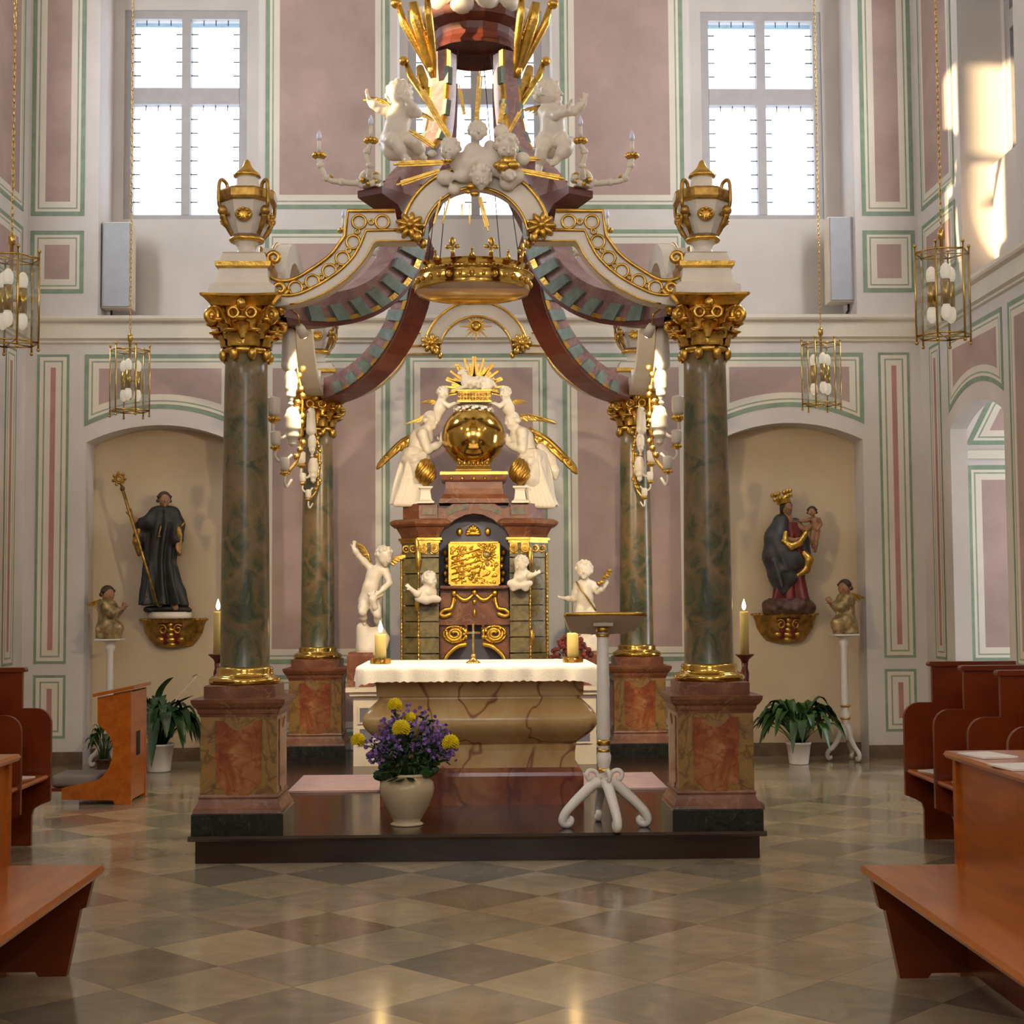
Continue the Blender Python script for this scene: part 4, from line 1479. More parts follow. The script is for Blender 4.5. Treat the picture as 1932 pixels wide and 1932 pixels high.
for k, a in enumerate((-1.35, -2.95, -.12, 1.65)):
    d = Vector((cos(a), sin(a)))
    P = lambda r, z: (lx+d.x*r, ly+d.y*r, z)
    path = smoothline([P(.025, .44), P(.07, .425), P(.13, .375), P(.195, .315), P(.25, .255), P(.268, PZ+.045), P(.252, PZ+.022), P(.225, PZ+.024), P(.212, PZ+.048), P(.228, PZ+.062)], 5)
    n = len(path)
    rad = [.038-.020*(i/n) for i in range(n)]
    mb = MB(); mb.tube(path, rad, 8); mb.ball(P(.228, PZ+.045), (.018, .018, .018))
    lg = mb.build('leg', 'white', t)
    mb = MB(); mb.tube([vadd(q, (0, 0, r*.9)) for q, r in zip(path[:28], rad)], .006, 5); mb.build('gold_line', 'gold', lg)
    mb = MB(); mb.tube(smoothline([P(.03, .45), P(.05, .50), P(.09, .512), P(.112, .488), P(.10, .458), P(.08, .468)], 4), .015, 7); mb.build('scroll', 'white', lg)
y0, y1, z0, z1 = ly-.15, ly+.20, 1.476, 1.355
bd = [(-.245, 0), (-.25, .05), (-.21, .75), (-.15, .93), (0, 1), (.15, .93), (.21, .75), (.25, .05), (.245, 0), (.15, -.025), (0, -.035), (-.15, -.025)]
mp = lambda u, v, d: (lx+.008+u, y0+(y1-y0)*v+d*.33, z0+(z1-z0)*v+d*.94)
mb = MB(); mb.prism(bd, lambda u, v: mp(u, v, -.012), lambda u, v: mp(u, v, .012)); bo = mb.build('book_rest', 'cream', t)
mb = MB(); mb.tube([mp(u, v, 0) for u, v in bd[8:]+bd[:1]], .013, 6); mb.tube([mp(u, v, 0) for u, v in bd[:9]], .008, 6); mb.build('gilt_rim', 'gold', bo)
mb = MB(); mb.sq([(.05, 1.34+.06), (.06, 1.405), (.06, 1.425)], c); mb.build('bracket', 'cream', bo)

# ------------------------------------------------------------------ vase of asters and chrysanthemums
vx, vy = -.449, 9.43
t = thing('flower_vase', 'round cream pottery vase holding purple and yellow flowers on the platform edge', 'vase', (vx, vy, PZ))
mb = MB(); mb.lathe([(.10, PZ), (.105, PZ+.006), (.095, PZ+.014), (.082, PZ+.02), (.10, PZ+.05), (.14, PZ+.12), (.166, PZ+.19), (.172, PZ+.23), (.166, PZ+.265), (.14, PZ+.29), (.12, PZ+.30), (.118, PZ+.315), (.11, PZ+.315), (.11, PZ+.25), (.10, PZ+.2)], (vx, vy, 0), 40)
mb.build('body', 'vase', t)
mb = MB(); mb.lathe([(.122, PZ+.298), (.130, PZ+.306), (.130, PZ+.318), (.118, PZ+.322)], (vx, vy, 0), 40, cap=False); mb.build('rim', 'vase', t)
rnd = random.Random(5)
mb = MB(); mb.smooth = True
tips = []
for i in range(75):
    a = rnd.uniform(0, 2*pi); q = sqrt(rnd.uniform(.02, 1))
    tp = Vector((vx+.02+.27*q*cos(a), vy+.18*q*sin(a), PZ+.36+.42*(1-q*q*.75)*rnd.uniform(.45, 1.0)))
    b = Vector((vx+.07*q*cos(a), vy+.07*q*sin(a), PZ+.27))
    m = b.lerp(tp, .55)+Vector((0, 0, .05))
    mb.mi = 0
    mb.tube(smoothline([b, m, tp], 3), .0022, 4)
    tips.append(tp)
    for j in range(5):
        p = b.lerp(tp, rnd.uniform(.35, 1))
        d = Vector((rnd.uniform(-1, 1), rnd.uniform(-1, 1), rnd.uniform(-.4, .9))).normalized()
        r = Vector((0, 0, 1)).rotation_difference(d)
        mb.ball(p+d*.026, (.010, .003, .028), 6, 4, r)
for i in range(26):
    a = rnd.uniform(0, 2*pi); b = Vector((vx+.1*cos(a), vy+.1*sin(a), PZ+.30))
    d = Vector((cos(a), sin(a), rnd.uniform(-.1, .8))).normalized()
    r = Vector((0, 0, 1)).rotation_difference(d)
    mb.ball(b+d*.06, (.028, .004, .055), 6, 5, r)
mb.mi = 1
for tp in tips:
    for j in range(8):
        c = tp+Vector((rnd.uniform(-.045, .045), rnd.uniform(-.04, .04), rnd.uniform(-.05, .04)))
        d = Vector((rnd.uniform(-1, 1), rnd.uniform(-1.2, .6), rnd.uniform(-.1, 1))).normalized()
        r = Vector((0, 0, 1)).rotation_difference(d)
        n = 7; R = rnd.uniform(.011, .016)
        vs = [c]+[c+(r @ Vector((R*cos(2*pi*k/n), R*sin(2*pi*k/n), .004*(k % 2)))) for k in range(n)]
        mb.add(vs, [(0, 1+k, 1+(k+1) % n) for k in range(n)], False)
prop(mb.build('aster_bouquet', ['leaf2', 'aster'], None, loc=(vx, vy, PZ+.27)), 'dense bunch of small purple asters with dark leaves in the cream vase', 'flowers', kind='stuff')
def mum(px, py, dy, r, label):
    c = Vector(at(px, py, vy+dy))
    t = thing('chrysanthemum', label, 'flower', tuple(c), 'yellow chrysanthemums in the cream vase')
    mb = MB(); mb.smooth = True
    n = 90
    for i in range(n):
        z = 1-1.75*(i+.5)/n; a = i*2.39996
        q = sqrt(max(0, 1-z*z))
        d = Vector((q*cos(a), q*sin(a)-.25, z+.15)).normalized()
        rt = Vector((0, 0, 1)).rotation_difference(d)
        mb.ball(c+d*r*.62, (r*.17, r*.08, r*.42), 6, 4, rt)
    mb.ball(c, r*.6, 10, 8)
    mb.build('petals', 'mum', t)
    mb = MB(); mb.tube(smoothline([tuple(c+Vector((0, .01, -r*.4))), tuple(c.lerp(Vector((vx, vy, PZ+.3)), .5)+Vector((0, .02, .03))), (vx, vy, PZ+.26)], 4), .004, 6); mb.build('stem', 'leaf', t)
mum(745, 1331, -.06, .048, 'yellow chrysanthemum at the very top of the bouquet')
mum(772, 1356, .04, .045, 'yellow chrysanthemum half hidden behind the middle bloom')
mum(757, 1375, -.16, .058, 'yellow chrysanthemum in the middle of the bouquet')
mum(676, 1397, -.02, .048, 'yellow chrysanthemum drooping out to the left of the bouquet')
mum(850, 1402, -.08, .056, 'yellow chrysanthemum leaning out to the right of the bouquet')

# ------------------------------------------------------------------ tall candles behind the front pedestals
def floor_candle(px, label, lc):
    x, _, _ = at(px, 1240, 10.0)
    y = 10.0
    t = thing('candlestick', label, 'candlestick', (x, y, PZ), 'turned wooden candlesticks beside the columns')
    z = lambda py: at(px, py, y)[2]
    zt = z(1234)
    mb = MB(); mb.lathe([(.12, PZ), (.12, PZ+.03), (.07, PZ+.06), (.03, PZ+.12), (.035, PZ+.3), (.028, zt-.38), (.034, zt-.32), (.022, zt-.25), (.03, zt-.13), (.02, zt-.09), (.024, zt-.06)], (x, y, 0), 20); mb.build('stem', 'darkred', t)
    mb = MB(); mb.lathe([(.02, zt-.06), (.03, zt-.035), (.062, zt-.008), (.064, zt), (.03, zt)], (x, y, 0), 24); mb.build('drip_pan', 'darkred', t)
    candle((x, y, zt), z(1153)-zt, .030, lc, 'tall candles beside the columns', True, 1.3, .8)
floor_candle(411, 'dark red turned candlestick behind the front left pedestal', 'tall lit candle behind the front left column')
floor_candle(1405, 'dark red turned candlestick behind the front right pedestal', 'tall lit candle behind the front right column')
# ------------------------------------------------------------------ rear altar with tabernacle
TY = 13.0
TCX = at(895, 1100, TY)[0]
t = thing('altar_block', 'cream rear altar block with slate blue openings behind the marble altar table', 'altar', (TCX, 13.2, PZ))
mb = MB(); mb.box(TCX-1.10, TCX+1.10, 12.72, 13.55, .80, .835); mb.box(TCX-1.07, TCX+1.07, 12.75, 13.52, .765, .80); ms = mb.build('mensa', 'cream', t)
mb = MB(); mb.box(TCX-1.04, TCX+1.04, 12.80, 13.5, PZ+.001, .765); bl = mb.build('block', 'cream', t)
for u in (-.93, .93):
    for z0, z1 in ((.36, .48), (.54, .66)):
        mb = MB(); mb.box(TCX+u-.055, TCX+u+.055, 12.792, 12.80, z0, z1); mb.build('opening', 'blue', bl)
        mb = MB(); mb.mi = 0
        for a, b, c, d in ((-.07, .07, z0-.015, z0), (-.07, .07, z1, z1+.015), (-.07, -.055, z0, z1), (.055, .07, z0, z1)):
            mb.box(TCX+u+a, TCX+u+b, 12.785, 12.80, c, d)
        mb.build('opening_frame', 'cream', bl)

tab = thing('tabernacle', 'red and green marble tabernacle with a gilded door between block pilasters', 'tabernacle', (TCX, 13.2, .835))
zz = lambda py, Y=TY: at(895, py, Y)[2]
ZP0, ZP1 = .835, zz(1022)
def plan(k=1.0, e=0.0, s=1):
    """plan of one pilaster group: inner return, front face, canted outer face"""
    p = [(.31-e, 13.36), (.31-e, 12.98-e), (.485+e*.3, 12.98-e), (.64+e, 13.14-e*.6), (.64+e, 13.36)]
    return [(TCX+s*a, b) for a, b in p]
for s in (-1, 1):
    mb = MB(); mb.smooth = False
    nb = 9
    for i in range(nb):
        a = ZP0+(ZP1-ZP0)*i/nb; b = ZP0+(ZP1-ZP0)*(i+1)/nb
        mb.pxy(plan(1, 0, s), a+.006, b-.006)
        mb.pxy(plan(1, -.03, s), a, a+.006); mb.pxy(plan(1, -.03, s), b-.006, b)
    pil = mb.build('pilaster', 'blockmarble', tab, label='green marble block pilaster')
    mb = MB(); mb.smooth = True
    for u, y in ((.487, 12.972), (.642, 13.13)):
        n = 34
        for i in range(n):
            z = ZP0+.02+(ZP1-ZP0-.1)*i/n
            mb.ball((TCX+s*u, y, z), (.012, .012, .030), 6, 5)
    for z in (1.25, 1.75):
        mb.ball((TCX+s*.50, 12.955, z+(.3 if s < 0 else 0)), (.022, .02, .07), 8, 6)
    mb.build('gilt_cord', 'gold', pil)
    mb = MB()
    mb.pxy(plan(1, .012, s), ZP1-.01, ZP1+.015); mb.pxy(plan(1, .03, s), ZP1+.015, ZP1+.035)
    for u in (.345, .445): mb.box(TCX+s*u-.034, TCX+s*u+.034, 12.962, 12.98, ZP1-.105, ZP1)
    for u in (.345, .445):
        for k in range(3):
            mb.ring((TCX+s*u, 12.95, ZP1-.06), .034-.011*k, .009, 'y', 14, 6)
    for u in (.535, .60):
        y = 12.98+(u-.485)*1.03
        mb.ring((TCX+s*u, y-.012, ZP1-.06), .028, .010, 'y', 12, 6); mb.ball((TCX+s*u, y-.01, ZP1-.06), .014, 8, 6)
    mb.ball((TCX+s*.487, 12.95, ZP1-.15), (.03, .025, .10), 8, 6)
    mb.build('capital', 'gold', pil)
    # frieze flaring out to the cornice, stepped forward over the front face
    mb = MB()
    rows = []
    for e, z in ((.0, ZP1+.03), (.01, ZP1+.06), (.045, ZP1+.12), (.05, ZP1+.13)):
        rows.append([(a, b, z) for a, b in plan(1, e, s)])
    for e, z in ((.075, ZP1+.135), (.10, ZP1+.155), (.105, ZP1+.175), (.085, ZP1+.19), (.06, ZP1+.20)):
        rows.append([(a, b, z) for a, b in plan(1, e, s)])
    mb.sheet(rows, False, True); n = len(rows[0])
    mb.add(rows[-1], [list(range(n))], False); mb.add(rows[0], [list(range(n-1, -1, -1))], False)
    mb.build('entablature', 'redmarble', tab)
    mb = MB(); mb.pxy(plan(1, -.01, s), ZP1+.198, ZP1+.335); at_ = mb.build('attic', 'redmarble', tab)
    mb = MB(); mb.pxy([(TCX+s*.33, 12.988), (TCX+s*.33, 12.981), (TCX+s*.45, 12.981), (TCX+s*.45, 12.988)], ZP1+.235, ZP1+.30); mb.build('inlay_panel', 'greenmarble', at_)
# centre: back panel, arched bridge, door, ledges
ZB = ZP1+.19
mb = MB(); mb.box(TCX-.31, TCX+.31, 13.25, 13.34, 1.42, ZB+.05); mb.build('back_panel', 'blue', tab, label='slate blue back panel')
mb = MB()
ar = [(TCX-.33, ZB-.06)]+[(TCX+u, ZB+.06-.12*(abs(u)/.25)**2) for u in (-.25, -.17, -.08, 0, .08, .17, .25)]+[(TCX+.33, ZB-.06)]
top = [(TCX+.33, ZB+.12)]+[(TCX+u, ZB+.20-.10*(abs(u)/.25)**2) for u in (.25, .17, .08, 0, -.08, -.17, -.25)]+[(TCX-.33, ZB+.12)]
mb.pxz(ar+top, 13.02, 13.34); br = mb.build('arched_cornice', 'redmarble', tab)
for s in (-1, 1):
    mb = MB()
    mb.pxz([(TCX+s*u, ZB+z) for u, z in ((.05, .10), (.16, .075), (.24, .035), (.24, .085), (.16, .125), (.05, .15))], 13.012, 13.02)
    mb.build('inlay_panel', 'greenmarble', br)
# stepped pedestal of the globe
mb = MB(); rows = []
for hx, z in ((.31, ZB+.15), (.30, ZB+.19), (.265, ZB+.23), (.25, ZB+.28), (.25, ZB+.34)):
    rows.append([(TCX+a*hx, 13.18+b*(hx*.62), z) for a, b in ((-1, -1), (1, -1), (1, 1), (-1, 1))])
mb.sheet(rows, False, True); mb.add(rows[-1], [(0, 1, 2, 3)], False); mb.build('pedestal', 'redmarble', tab)
mb = MB(); loft_rect(mb, [(.26, .17, ZB+.34), (.285, .19, ZB+.355), (.29, .195, ZB+.375), (.30, .20, ZB+.40)], (TCX, 13.18)); pc = mb.build('pedestal_cornice', 'redmarble', tab)
mb = MB(); loft_rect(mb, [(.30, .20, ZB+.40), (.295, .20, ZB+.425), (.28, .185, ZB+.43)], (TCX, 13.18))
for i in range(5): mb.ball((TCX-.2+.1*i, 12.985, ZB+.365), (.018, .01, .014), 8, 6)
mb.build('gilt_edge', 'gold', pc)
# door panel in relief
DZ0, DZ1 = zz(1105), zz(1022)
rnd = random.Random(3)
mb = MB(); mb.box(TCX-.225, TCX+.225, 13.02, 13.25, DZ0, DZ1)
for a, b, c, d in ((-.225, .225, DZ0, DZ0+.014), (-.225, .225, DZ1-.014, DZ1), (-.225, -.211, DZ0, DZ1), (.211, .225, DZ0, DZ1)):
    mb.box(TCX+a, TCX+b, 13.008, 13.02, c, d)
do = mb.build('door', 'gold_relief', tab, label='gilded tabernacle door with relief')
mb = MB(); mb.smooth = True
for i in range(150):
    u, v = rnd.uniform(-.2, .2), rnd.uniform(.02, .98)
    a = rnd.uniform(0, pi)
    mb.ball((TCX+u, 13.018, DZ0+(DZ1-DZ0)*v), (rnd.uniform(.008, .03), .010, rnd.uniform(.006, .016)), 8, 5, Quaternion((0, 1, 0), a))
for i in range(18):
    a = 2*pi*i/18
    mb.tube([(TCX+.11+.045*cos(a), 13.012, DZ0+.27+.045*sin(a)), (TCX+.11+.085*cos(a), 13.012, DZ0+.27+.085*sin(a))], [.007, .003], 5)
for k in range(5):
    b = -.9+.35*k
    mb.tube([(TCX-.20, 13.014, DZ0+.05+.05*k), (TCX+.05, 13.012, DZ0+.12+.05*k)], .007, 5)
mb.build('relief_ornament', 'gold_relief', do)
mb = MB(); mb.ball((TCX+.11, 13.01, DZ0+.27), (.035, .02, .03)); mb.ball((TCX+.115, 13.012, DZ0+.19), (.018, .014, .02)); mb.build('silver_boss', 'silver', do)
mb = MB()
for u in (-.13, .12): mb.ball((TCX+u, 13.235, ZB-.09), (.028, .02, .034))
for i in range(9):
    a = pi*i/8
    mb.ball((TCX-.01+.045*cos(a), 13.235, ZB-.11+.05*sin(a)), (.018, .014, .026), 8, 6, Quaternion((0, 1, 0), pi/2-a))
mb.ball((TCX-.01, 13.235, ZB-.105), (.06, .015, .02)); mb.ball((TCX-.01, 13.23, ZB-.045), (.016, .012, .02))
mb.build('crown_ornament', 'gold_relief', tab)
mb = MB()
for s in (-1, 1):
    for k in range(5):
        mb.ball((TCX+s*(.25+.012*sin(k*2)), 13.2, DZ0+.05+.062*k), (.026, .02, .03), 8, 6)
mb.build('side_foliage', 'gold_old', tab)
mb = MB(); loft_rect(mb, [(.285, .13, DZ0-.03), (.30, .14, DZ0-.02), (.30, .14, DZ0)], (TCX, 13.12)); mb.build('ledge', 'redmarble', tab)
# red panel with swags, band and the pierced scroll brackets under it
ZS0 = zz(1178)
mb = MB(); mb.box(TCX-.30, TCX+.30, 13.06, 13.24, ZS0+.0, DZ0-.03); mb.box(TCX-.31, TCX+.31, 13.04, 13.24, ZS0-.005, ZS0+.055); rp = mb.build('red_panel', 'redmarble', tab)
mb = MB(); mb.smooth = True
def swag(a, b, d, r, y):
    mb.tube([(TCX+a+(b-a)*i/10, y, c-d*sin(pi*i/10)) for i in range(11)], [r*(.5+.8*sin(pi*i/10)) for i in range(11)], 7)
c = DZ0-.06; swag(-.17, -.0, .065, .018, 13.045); swag(.0, .17, .065, .018, 13.045)
for u, v, r in ((-.18, -.065, .028), (0, -.055, .026), (.18, -.065, .028), (0, -.14, .02), (-.17, -.13, .016), (.17, -.13, .016)):
    mb.ball((TCX+u, 13.04, DZ0+v), (r, r*.8, r*1.2), 8, 6)
for s in (-1, 1):
    mb.tube(smoothline([(TCX+s*.18, 13.04, DZ0-.10), (TCX+s*.19, 13.04, DZ0-.16), (TCX+s*.21, 13.03, DZ0-.20), (TCX+s*.27, 13.02, DZ0-.21), (TCX+s*.30, 13.02, DZ0-.25), (TCX+s*.26, 13.02, DZ0-.265), (TCX+s*.20, 13.03, DZ0-.24)], 4), .02, 7)
mb.ball((TCX, 13.04, ZS0+.10), (.016, .014, .04), 8, 6)
mb.build('swag_ornament', 'gold_relief', rp)
mb = MB()
ZS1 = zz(1250)
for s in (-1, 1):
    q = [(TCX+s*u, z) for u, z in ((.305, ZS0), (.305, ZS1-.42), (.285, ZS1-.42), (.25, ZS1+.06), (.17, ZS1+.135), (.06, ZS1+.16), (.06, ZS0-.02), (.10, ZS0))]
    mb.pxz(q, 13.08, 13.22)
sp = mb.build('scroll_bracket', 'redmarble', tab)
mb = MB(); mb.smooth = True
for s in (-1, 1):
    cc = (TCX+s*.175, 13.06, ZS0-.085)
    pts = [(cc[0]+s*.075*(1-.7*i/24)*cos(.5-4*pi*i/24), 13.055, cc[2]+.062*(1-.7*i/24)*sin(.5-4*pi*i/24)) for i in range(25)]
    mb.tube(pts, .016, 7)
    mb.ring((TCX+s*.175, 13.065, ZS0-.085), .098, .013, 'y', 20, 6, 1.0, .72)
    mb.tube(smoothline([(TCX+s*.065, 13.06, ZS1+.16), (TCX+s*.16, 13.06, ZS1+.135), (TCX+s*.25, 13.06, ZS1+.05), (TCX+s*.295, 13.06, ZS1-.07)], 5), .02, 7)
    for i in range(7):
        a = 2*pi*i/7
        mb.ball((cc[0]+.085*cos(a), 13.06, cc[2]+.065*sin(a)), (.022, .015, .016), 8, 6, Quaternion((0, 1, 0), -a))
    for v in (.0, .06, -.05): mb.ball((TCX+s*.075, 13.065, ZS0-.06+v), (.018, .012, .022), 8, 6)
mb.build('gilt_scroll_trim', 'gold_relief', sp)
mb = MB(); mb.box(TCX-.31, TCX+.31, 13.28, 13.34, .836, 1.42); mb.build('shade_backing', 'blue', tab)  # sheet closing the open arch, coloured like the shaded wall beyond

# gilded globe with its foot, lace cloth, book and lamb
GX, GZ, GR = at(893, 822, TY)[0], at(893, 820, TY)[2], .282
t = thing('gilded_globe', 'large polished golden globe on a gilt foot above the tabernacle', 'globe', (GX, 13.18, ZB+.43))
mb = MB(); mb.ball((GX, 13.18, GZ), GR, 48, 32); mb.build('sphere', 'gold_smooth', t)
mb = MB(); mb.sq([(.155, ZB+.431), (.16, ZB+.45), (.15, ZB+.47), (.145, ZB+.475), (.135, ZB+.53), (.14, ZB+.545), (.12, ZB+.56)], (GX, 13.18, 0)); ft = mb.build('foot', 'gold_smooth', t)
mb = MB()
for i in range(7): mb.ball((GX-.12+.04*i, 13.035, ZB+.505), (.018, .012, .022), 8, 6)
mb.build('foot_ornament', 'gold_old', ft)
mb = MB(); rows = []
for k in range(6):
    ph = .08+.085*k*1.0
    rows.append([(GX+(GR+.012)*sin(ph*(1+.12*(k/5)*cos(9*2*pi*i/72)))*cos(2*pi*i/72), 13.18+(GR+.012)*sin(ph*(1+.12*(k/5)*cos(9*2*pi*i/72)))*sin(2*pi*i/72), GZ+(GR+.010+.008*sin(5*i)*k/5)*cos(ph*(1+.12*(k/5)*cos(9*2*pi*i/72)))) for i in range(72)])
rows.append([(p[0]*1.0, p[1], p[2]-.006) for p in rows[-1]])
mb.sheet(rows, True, True); mb.add(rows[0], [list(range(71, -1, -1))], False)
for i in range(36):
    a = 2*pi*i/36; mb.ball((GX+.165*cos(a), 13.18+.165*sin(a), GZ+GR*.83+.02*sin(i*2.1)), (.02, .02, .014), 8, 5)
prop(mb.build('lace_cover', 'cloth', None, loc=(GX, 13.18, GZ+GR)), 'white scalloped lace cloth lying on top of the golden globe', 'cloth')
BX, BZ = at(895, 748, TY)[0], at(895, 748, TY)[2]
t = thing('golden_book', 'gilded book with ribbed seals lying on the lace cloth under the lamb', 'book', (BX, 13.16, BZ))
BZ = GZ+GR+.018
mb = MB(); mb.box(BX-.145, BX+.145, 13.06, 13.28, BZ, BZ+.095); bk = mb.build('pages', 'gold_old', t)
mb = MB(); mb.box(BX-.155, BX+.155, 13.05, 13.29, BZ+.095, BZ+.108); mb.box(BX-.155, BX+.155, 13.05, 13.29, BZ-.004, BZ+.006)
mb.build('cover', 'gold', t)
mb = MB()
for i in range(11):
    for z in (.03, .065): mb.ball((BX-.135+.027*i, 13.055, BZ+z), (.010, .008, .014), 6, 5)
mb.build('beads', 'gold', bk)
LZ = BZ+.108
t = thing('radiant_sunburst', 'gilded sunburst of rays behind the white lamb', 'sunburst', (BX, 13.26, LZ))
mb = MB()
for i in range(25):
    a = -.15+(pi+.3)*i/24
    L = (.275 if i % 2 == 0 else .21)+(.05*(sin(a)**4))
    for da in (-.035, .035) if i % 4 == 0 else (0,):
        c0 = (BX+.06*cos(a), LZ+.03+.06*sin(a)); c1 = (BX+L*cos(a+da), LZ+.02+L*sin(a+da)*.95)
        d = Vector((c1[0]-c0[0], c1[1]-c0[1])).normalized(); n = Vector((-d.y, d.x))*.013
        q = [(c0[0]+n.x, c0[1]+n.y), (c1[0]+n.x*.7, c1[1]+n.y*.7), (c1[0]-n.x*.7, c1[1]-n.y*.7), (c0[0]-n.x, c0[1]-n.y)]
        mb.pxz(q, 13.255, 13.265)
mb.build('rays', 'gold', t)
t = thing('lamb_figure', 'white lamb lying on the golden book before the sunburst', 'lamb', (BX, 13.16, LZ))
S = SDF(.006)
Yl = 13.16
S.cone((BX-.06, Yl, LZ+.075), (BX+.12, Yl, LZ+.065), .055, .055, .03)
S.cone((BX-.07, Yl, LZ+.08), (BX-.10, Yl-.01, LZ+.16), .042, .03, .03)
S.cone((BX-.10, Yl-.01, LZ+.175), (BX-.135, Yl-.04, LZ+.155), .030, .017, .02)
for s in (-1, 1):
    S.cone((BX-.09, Yl+s*.03, LZ+.185), (BX-.065, Yl+s*.05, LZ+.175), .010, .007, .01)
    S.cone((BX-.07, Yl+s*.03, LZ+.04), (BX-.15, Yl+s*.035, LZ+.018), .020, .012, .015)
    S.ell((BX+.11, Yl+s*.035, LZ+.04), (.05, .03, .04), .02)
    S.cone((BX+.13, Yl+s*.04, LZ+.025), (BX+.07, Yl+s*.055, LZ+.015), .018, .012, .01)
S.cone((BX+.165, Yl, LZ+.08), (BX+.19, Yl, LZ+.04), .014, .012, .015)
for i in range(40):
    a = i*2.4; u = -.07+.21*(i/39)
    S.ell((BX+u, Yl+.05*cos(a), LZ+.072+.05*sin(a)), .016, .012)
sdf_obj('body', S, 'ivory', t)

# flaming golden vases on small white pedestals
def flame_vase(px, label):
    x = at(px, 910, 12.97)[0]; z0 = ZP1+.336
    y = 13.01
    t = thing('flame_vase', label, 'vase', (x, y, z0), 'golden eggs on white pedestals')
    mb = MB(); mb.sq([(.075, z0), (.075, z0+.018), (.06, z0+.024), (.05, z0+.04), (.042, z0+.11), (.046, z0+.125), (.062, z0+.135), (.062, z0+.15)], (x, y, 0)); mb.build('pedestal', 'ivory', t)
    mb = MB(); mb.lathe([(.025, z0+.15), (.02, z0+.165), (.05, z0+.19), (.075, z0+.225), (.085, z0+.265), (.078, z0+.31), (.06, z0+.35), (.035, z0+.385), (.01, z0+.40)], (x, y, 0), 24)
    for i in range(16):
        a = 2*pi*i/16
        mb.tube([(x+r*cos(a+.5*k), y+r*sin(a+.5*k), z0+z) for k, (r, z) in enumerate(((.055, .19), (.085, .24), (.084, .285), (.066, .34), (.035, .39)))], [.006, .011, .012, .01, .004], 6)
    mb.build('egg', 'gold', t)
flame_vase(803, 'golden egg vase on a white pedestal at the feet of the left angel')
flame_vase(981, 'golden egg vase on a white pedestal at the feet of the right angel')
# red plinths carrying the two putti
for s, lb in ((-1, 'red marble plinth under the cherub raising its arm'), (1, 'red marble plinth under the cherub with the sash')):
    t = MB(); c = (TCX+s*.985, 13.02)
    loft_rect(t, [(.115, .16, .836), (.115, .16, 1.10), (.105, .15, 1.115), (.105, .15, 1.13)], c)
    prop(t.build('putto_plinth', 'redmarble', None, loc=c+(.836,)), lb, 'plinth', 'plinths of the cherubs')
# dried red flowers beside the tabernacle
t = thing('dried_flowers', 'bunch of dried dark red flowers beside the tabernacle behind the altar candle', 'flowers', (TCX+.80, 12.86, .836))
rnd = random.Random(9)
x, y = at(1076, 1230, 12.86)[0], 12.86
mb = MB(); mb.lathe([(.05, .836), (.075, .87), (.085, .93), (.07, .99), (.05, 1.02), (.055, 1.04)], (x, y, 0), 20); mb.build('pot', 'cream', t)
mb = MB(); mb.smooth = True
for i in range(90):
    a = rnd.uniform(0, 2*pi); q = sqrt(rnd.random())
    p = (x+.18*q*cos(a), y+.09*q*sin(a)-.02, 1.07+.24*(1-q*q)*rnd.uniform(.3, 1)+rnd.uniform(-.03, .03))
    mb.ball(p, (rnd.uniform(.012, .026),)*3, 6, 5)
    if i % 3 == 0: mb.tube([(x, y, 1.02), p], .003, 4)
mb.build('blossoms', 'dry', t)
# ------------------------------------------------------------------ carved figures
def PP(Y):
    return lambda px, py, dy=0.0: np.array(at(px, py, Y+dy))
def base_of(V): return tuple(float(a) for a in V)

# --- standing cherub left of the tabernacle
P = PP(13.0)
U = .140
t = thing('cherub_figure', 'white cherub raising its arm, standing on a rock left of the tabernacle', 'statue', (TCX-.985, 13.0, 1.131), 'white cherubs beside the tabernacle')
S = SDF(.0062)
putto_body(S, dict(pel=P(694, 1126), ch=P(705, 1087), nk=P(714, 1070), hd=P(725, 1049, -.03), face=(.45, -.80, -.40), fwd=(.2, -1, 0),
    shl=P(697, 1070), ell=P(677, 1049, -.03), hal=P(667, 1034, -.05), hdl=(.12, -.2, 1), hnl=(.3, -1, 0),
    shr=P(727, 1076), elr=P(735, 1100, -.05), har=P(717, 1117, -.11), hdr=(-.8, -.2, -.5), hnr=(-.2, .9, -.3),
    hpl=P(688, 1134), knl=P(684, 1155, -.09), ftl=P(686, 1178, .03), hpr=P(706, 1136), knr=P(712, 1160, -.08), ftr=P(715, 1184, .03)), U)
sdf_obj('body', S, 'ivory', t)
S = SDF(.008)
for a, b, r in (((694, 1226), (700, 1200), .10), ((688, 1215), (684, 1186), .075), ((708, 1222), (715, 1195), .085), ((720, 1215), (726, 1205), .06)):
    S.cone(P(*a, .02), P(*b, .02), r, r*.75, .03)
sdf_obj('rock', S, 'ivory', t)
S = SDF(.0055)
S.chain([P(706, 1118, -.085), P(703, 1132, -.10), P(707, 1146, -.09), P(708, 1156, -.07)], [.02, .032, .026, .012], .015)
S.chain([P(697, 1121, -.08), P(708, 1126, -.10), P(720, 1122, -.06)], [.018, .024, .018], .015)
sdf_obj('loincloth', S, 'ivory', t)
for r_, tp, dr, dy in (((699, 1060), (684, 1030), (-.03, 0, -.06), .06), ((734, 1062), (758, 1048), (.04, 0, -.07), .07)):
    w = wing(P(*r_, dy), P(*tp, dy+.03), dr, 6, .1); w.build('wing', 'gold', t)

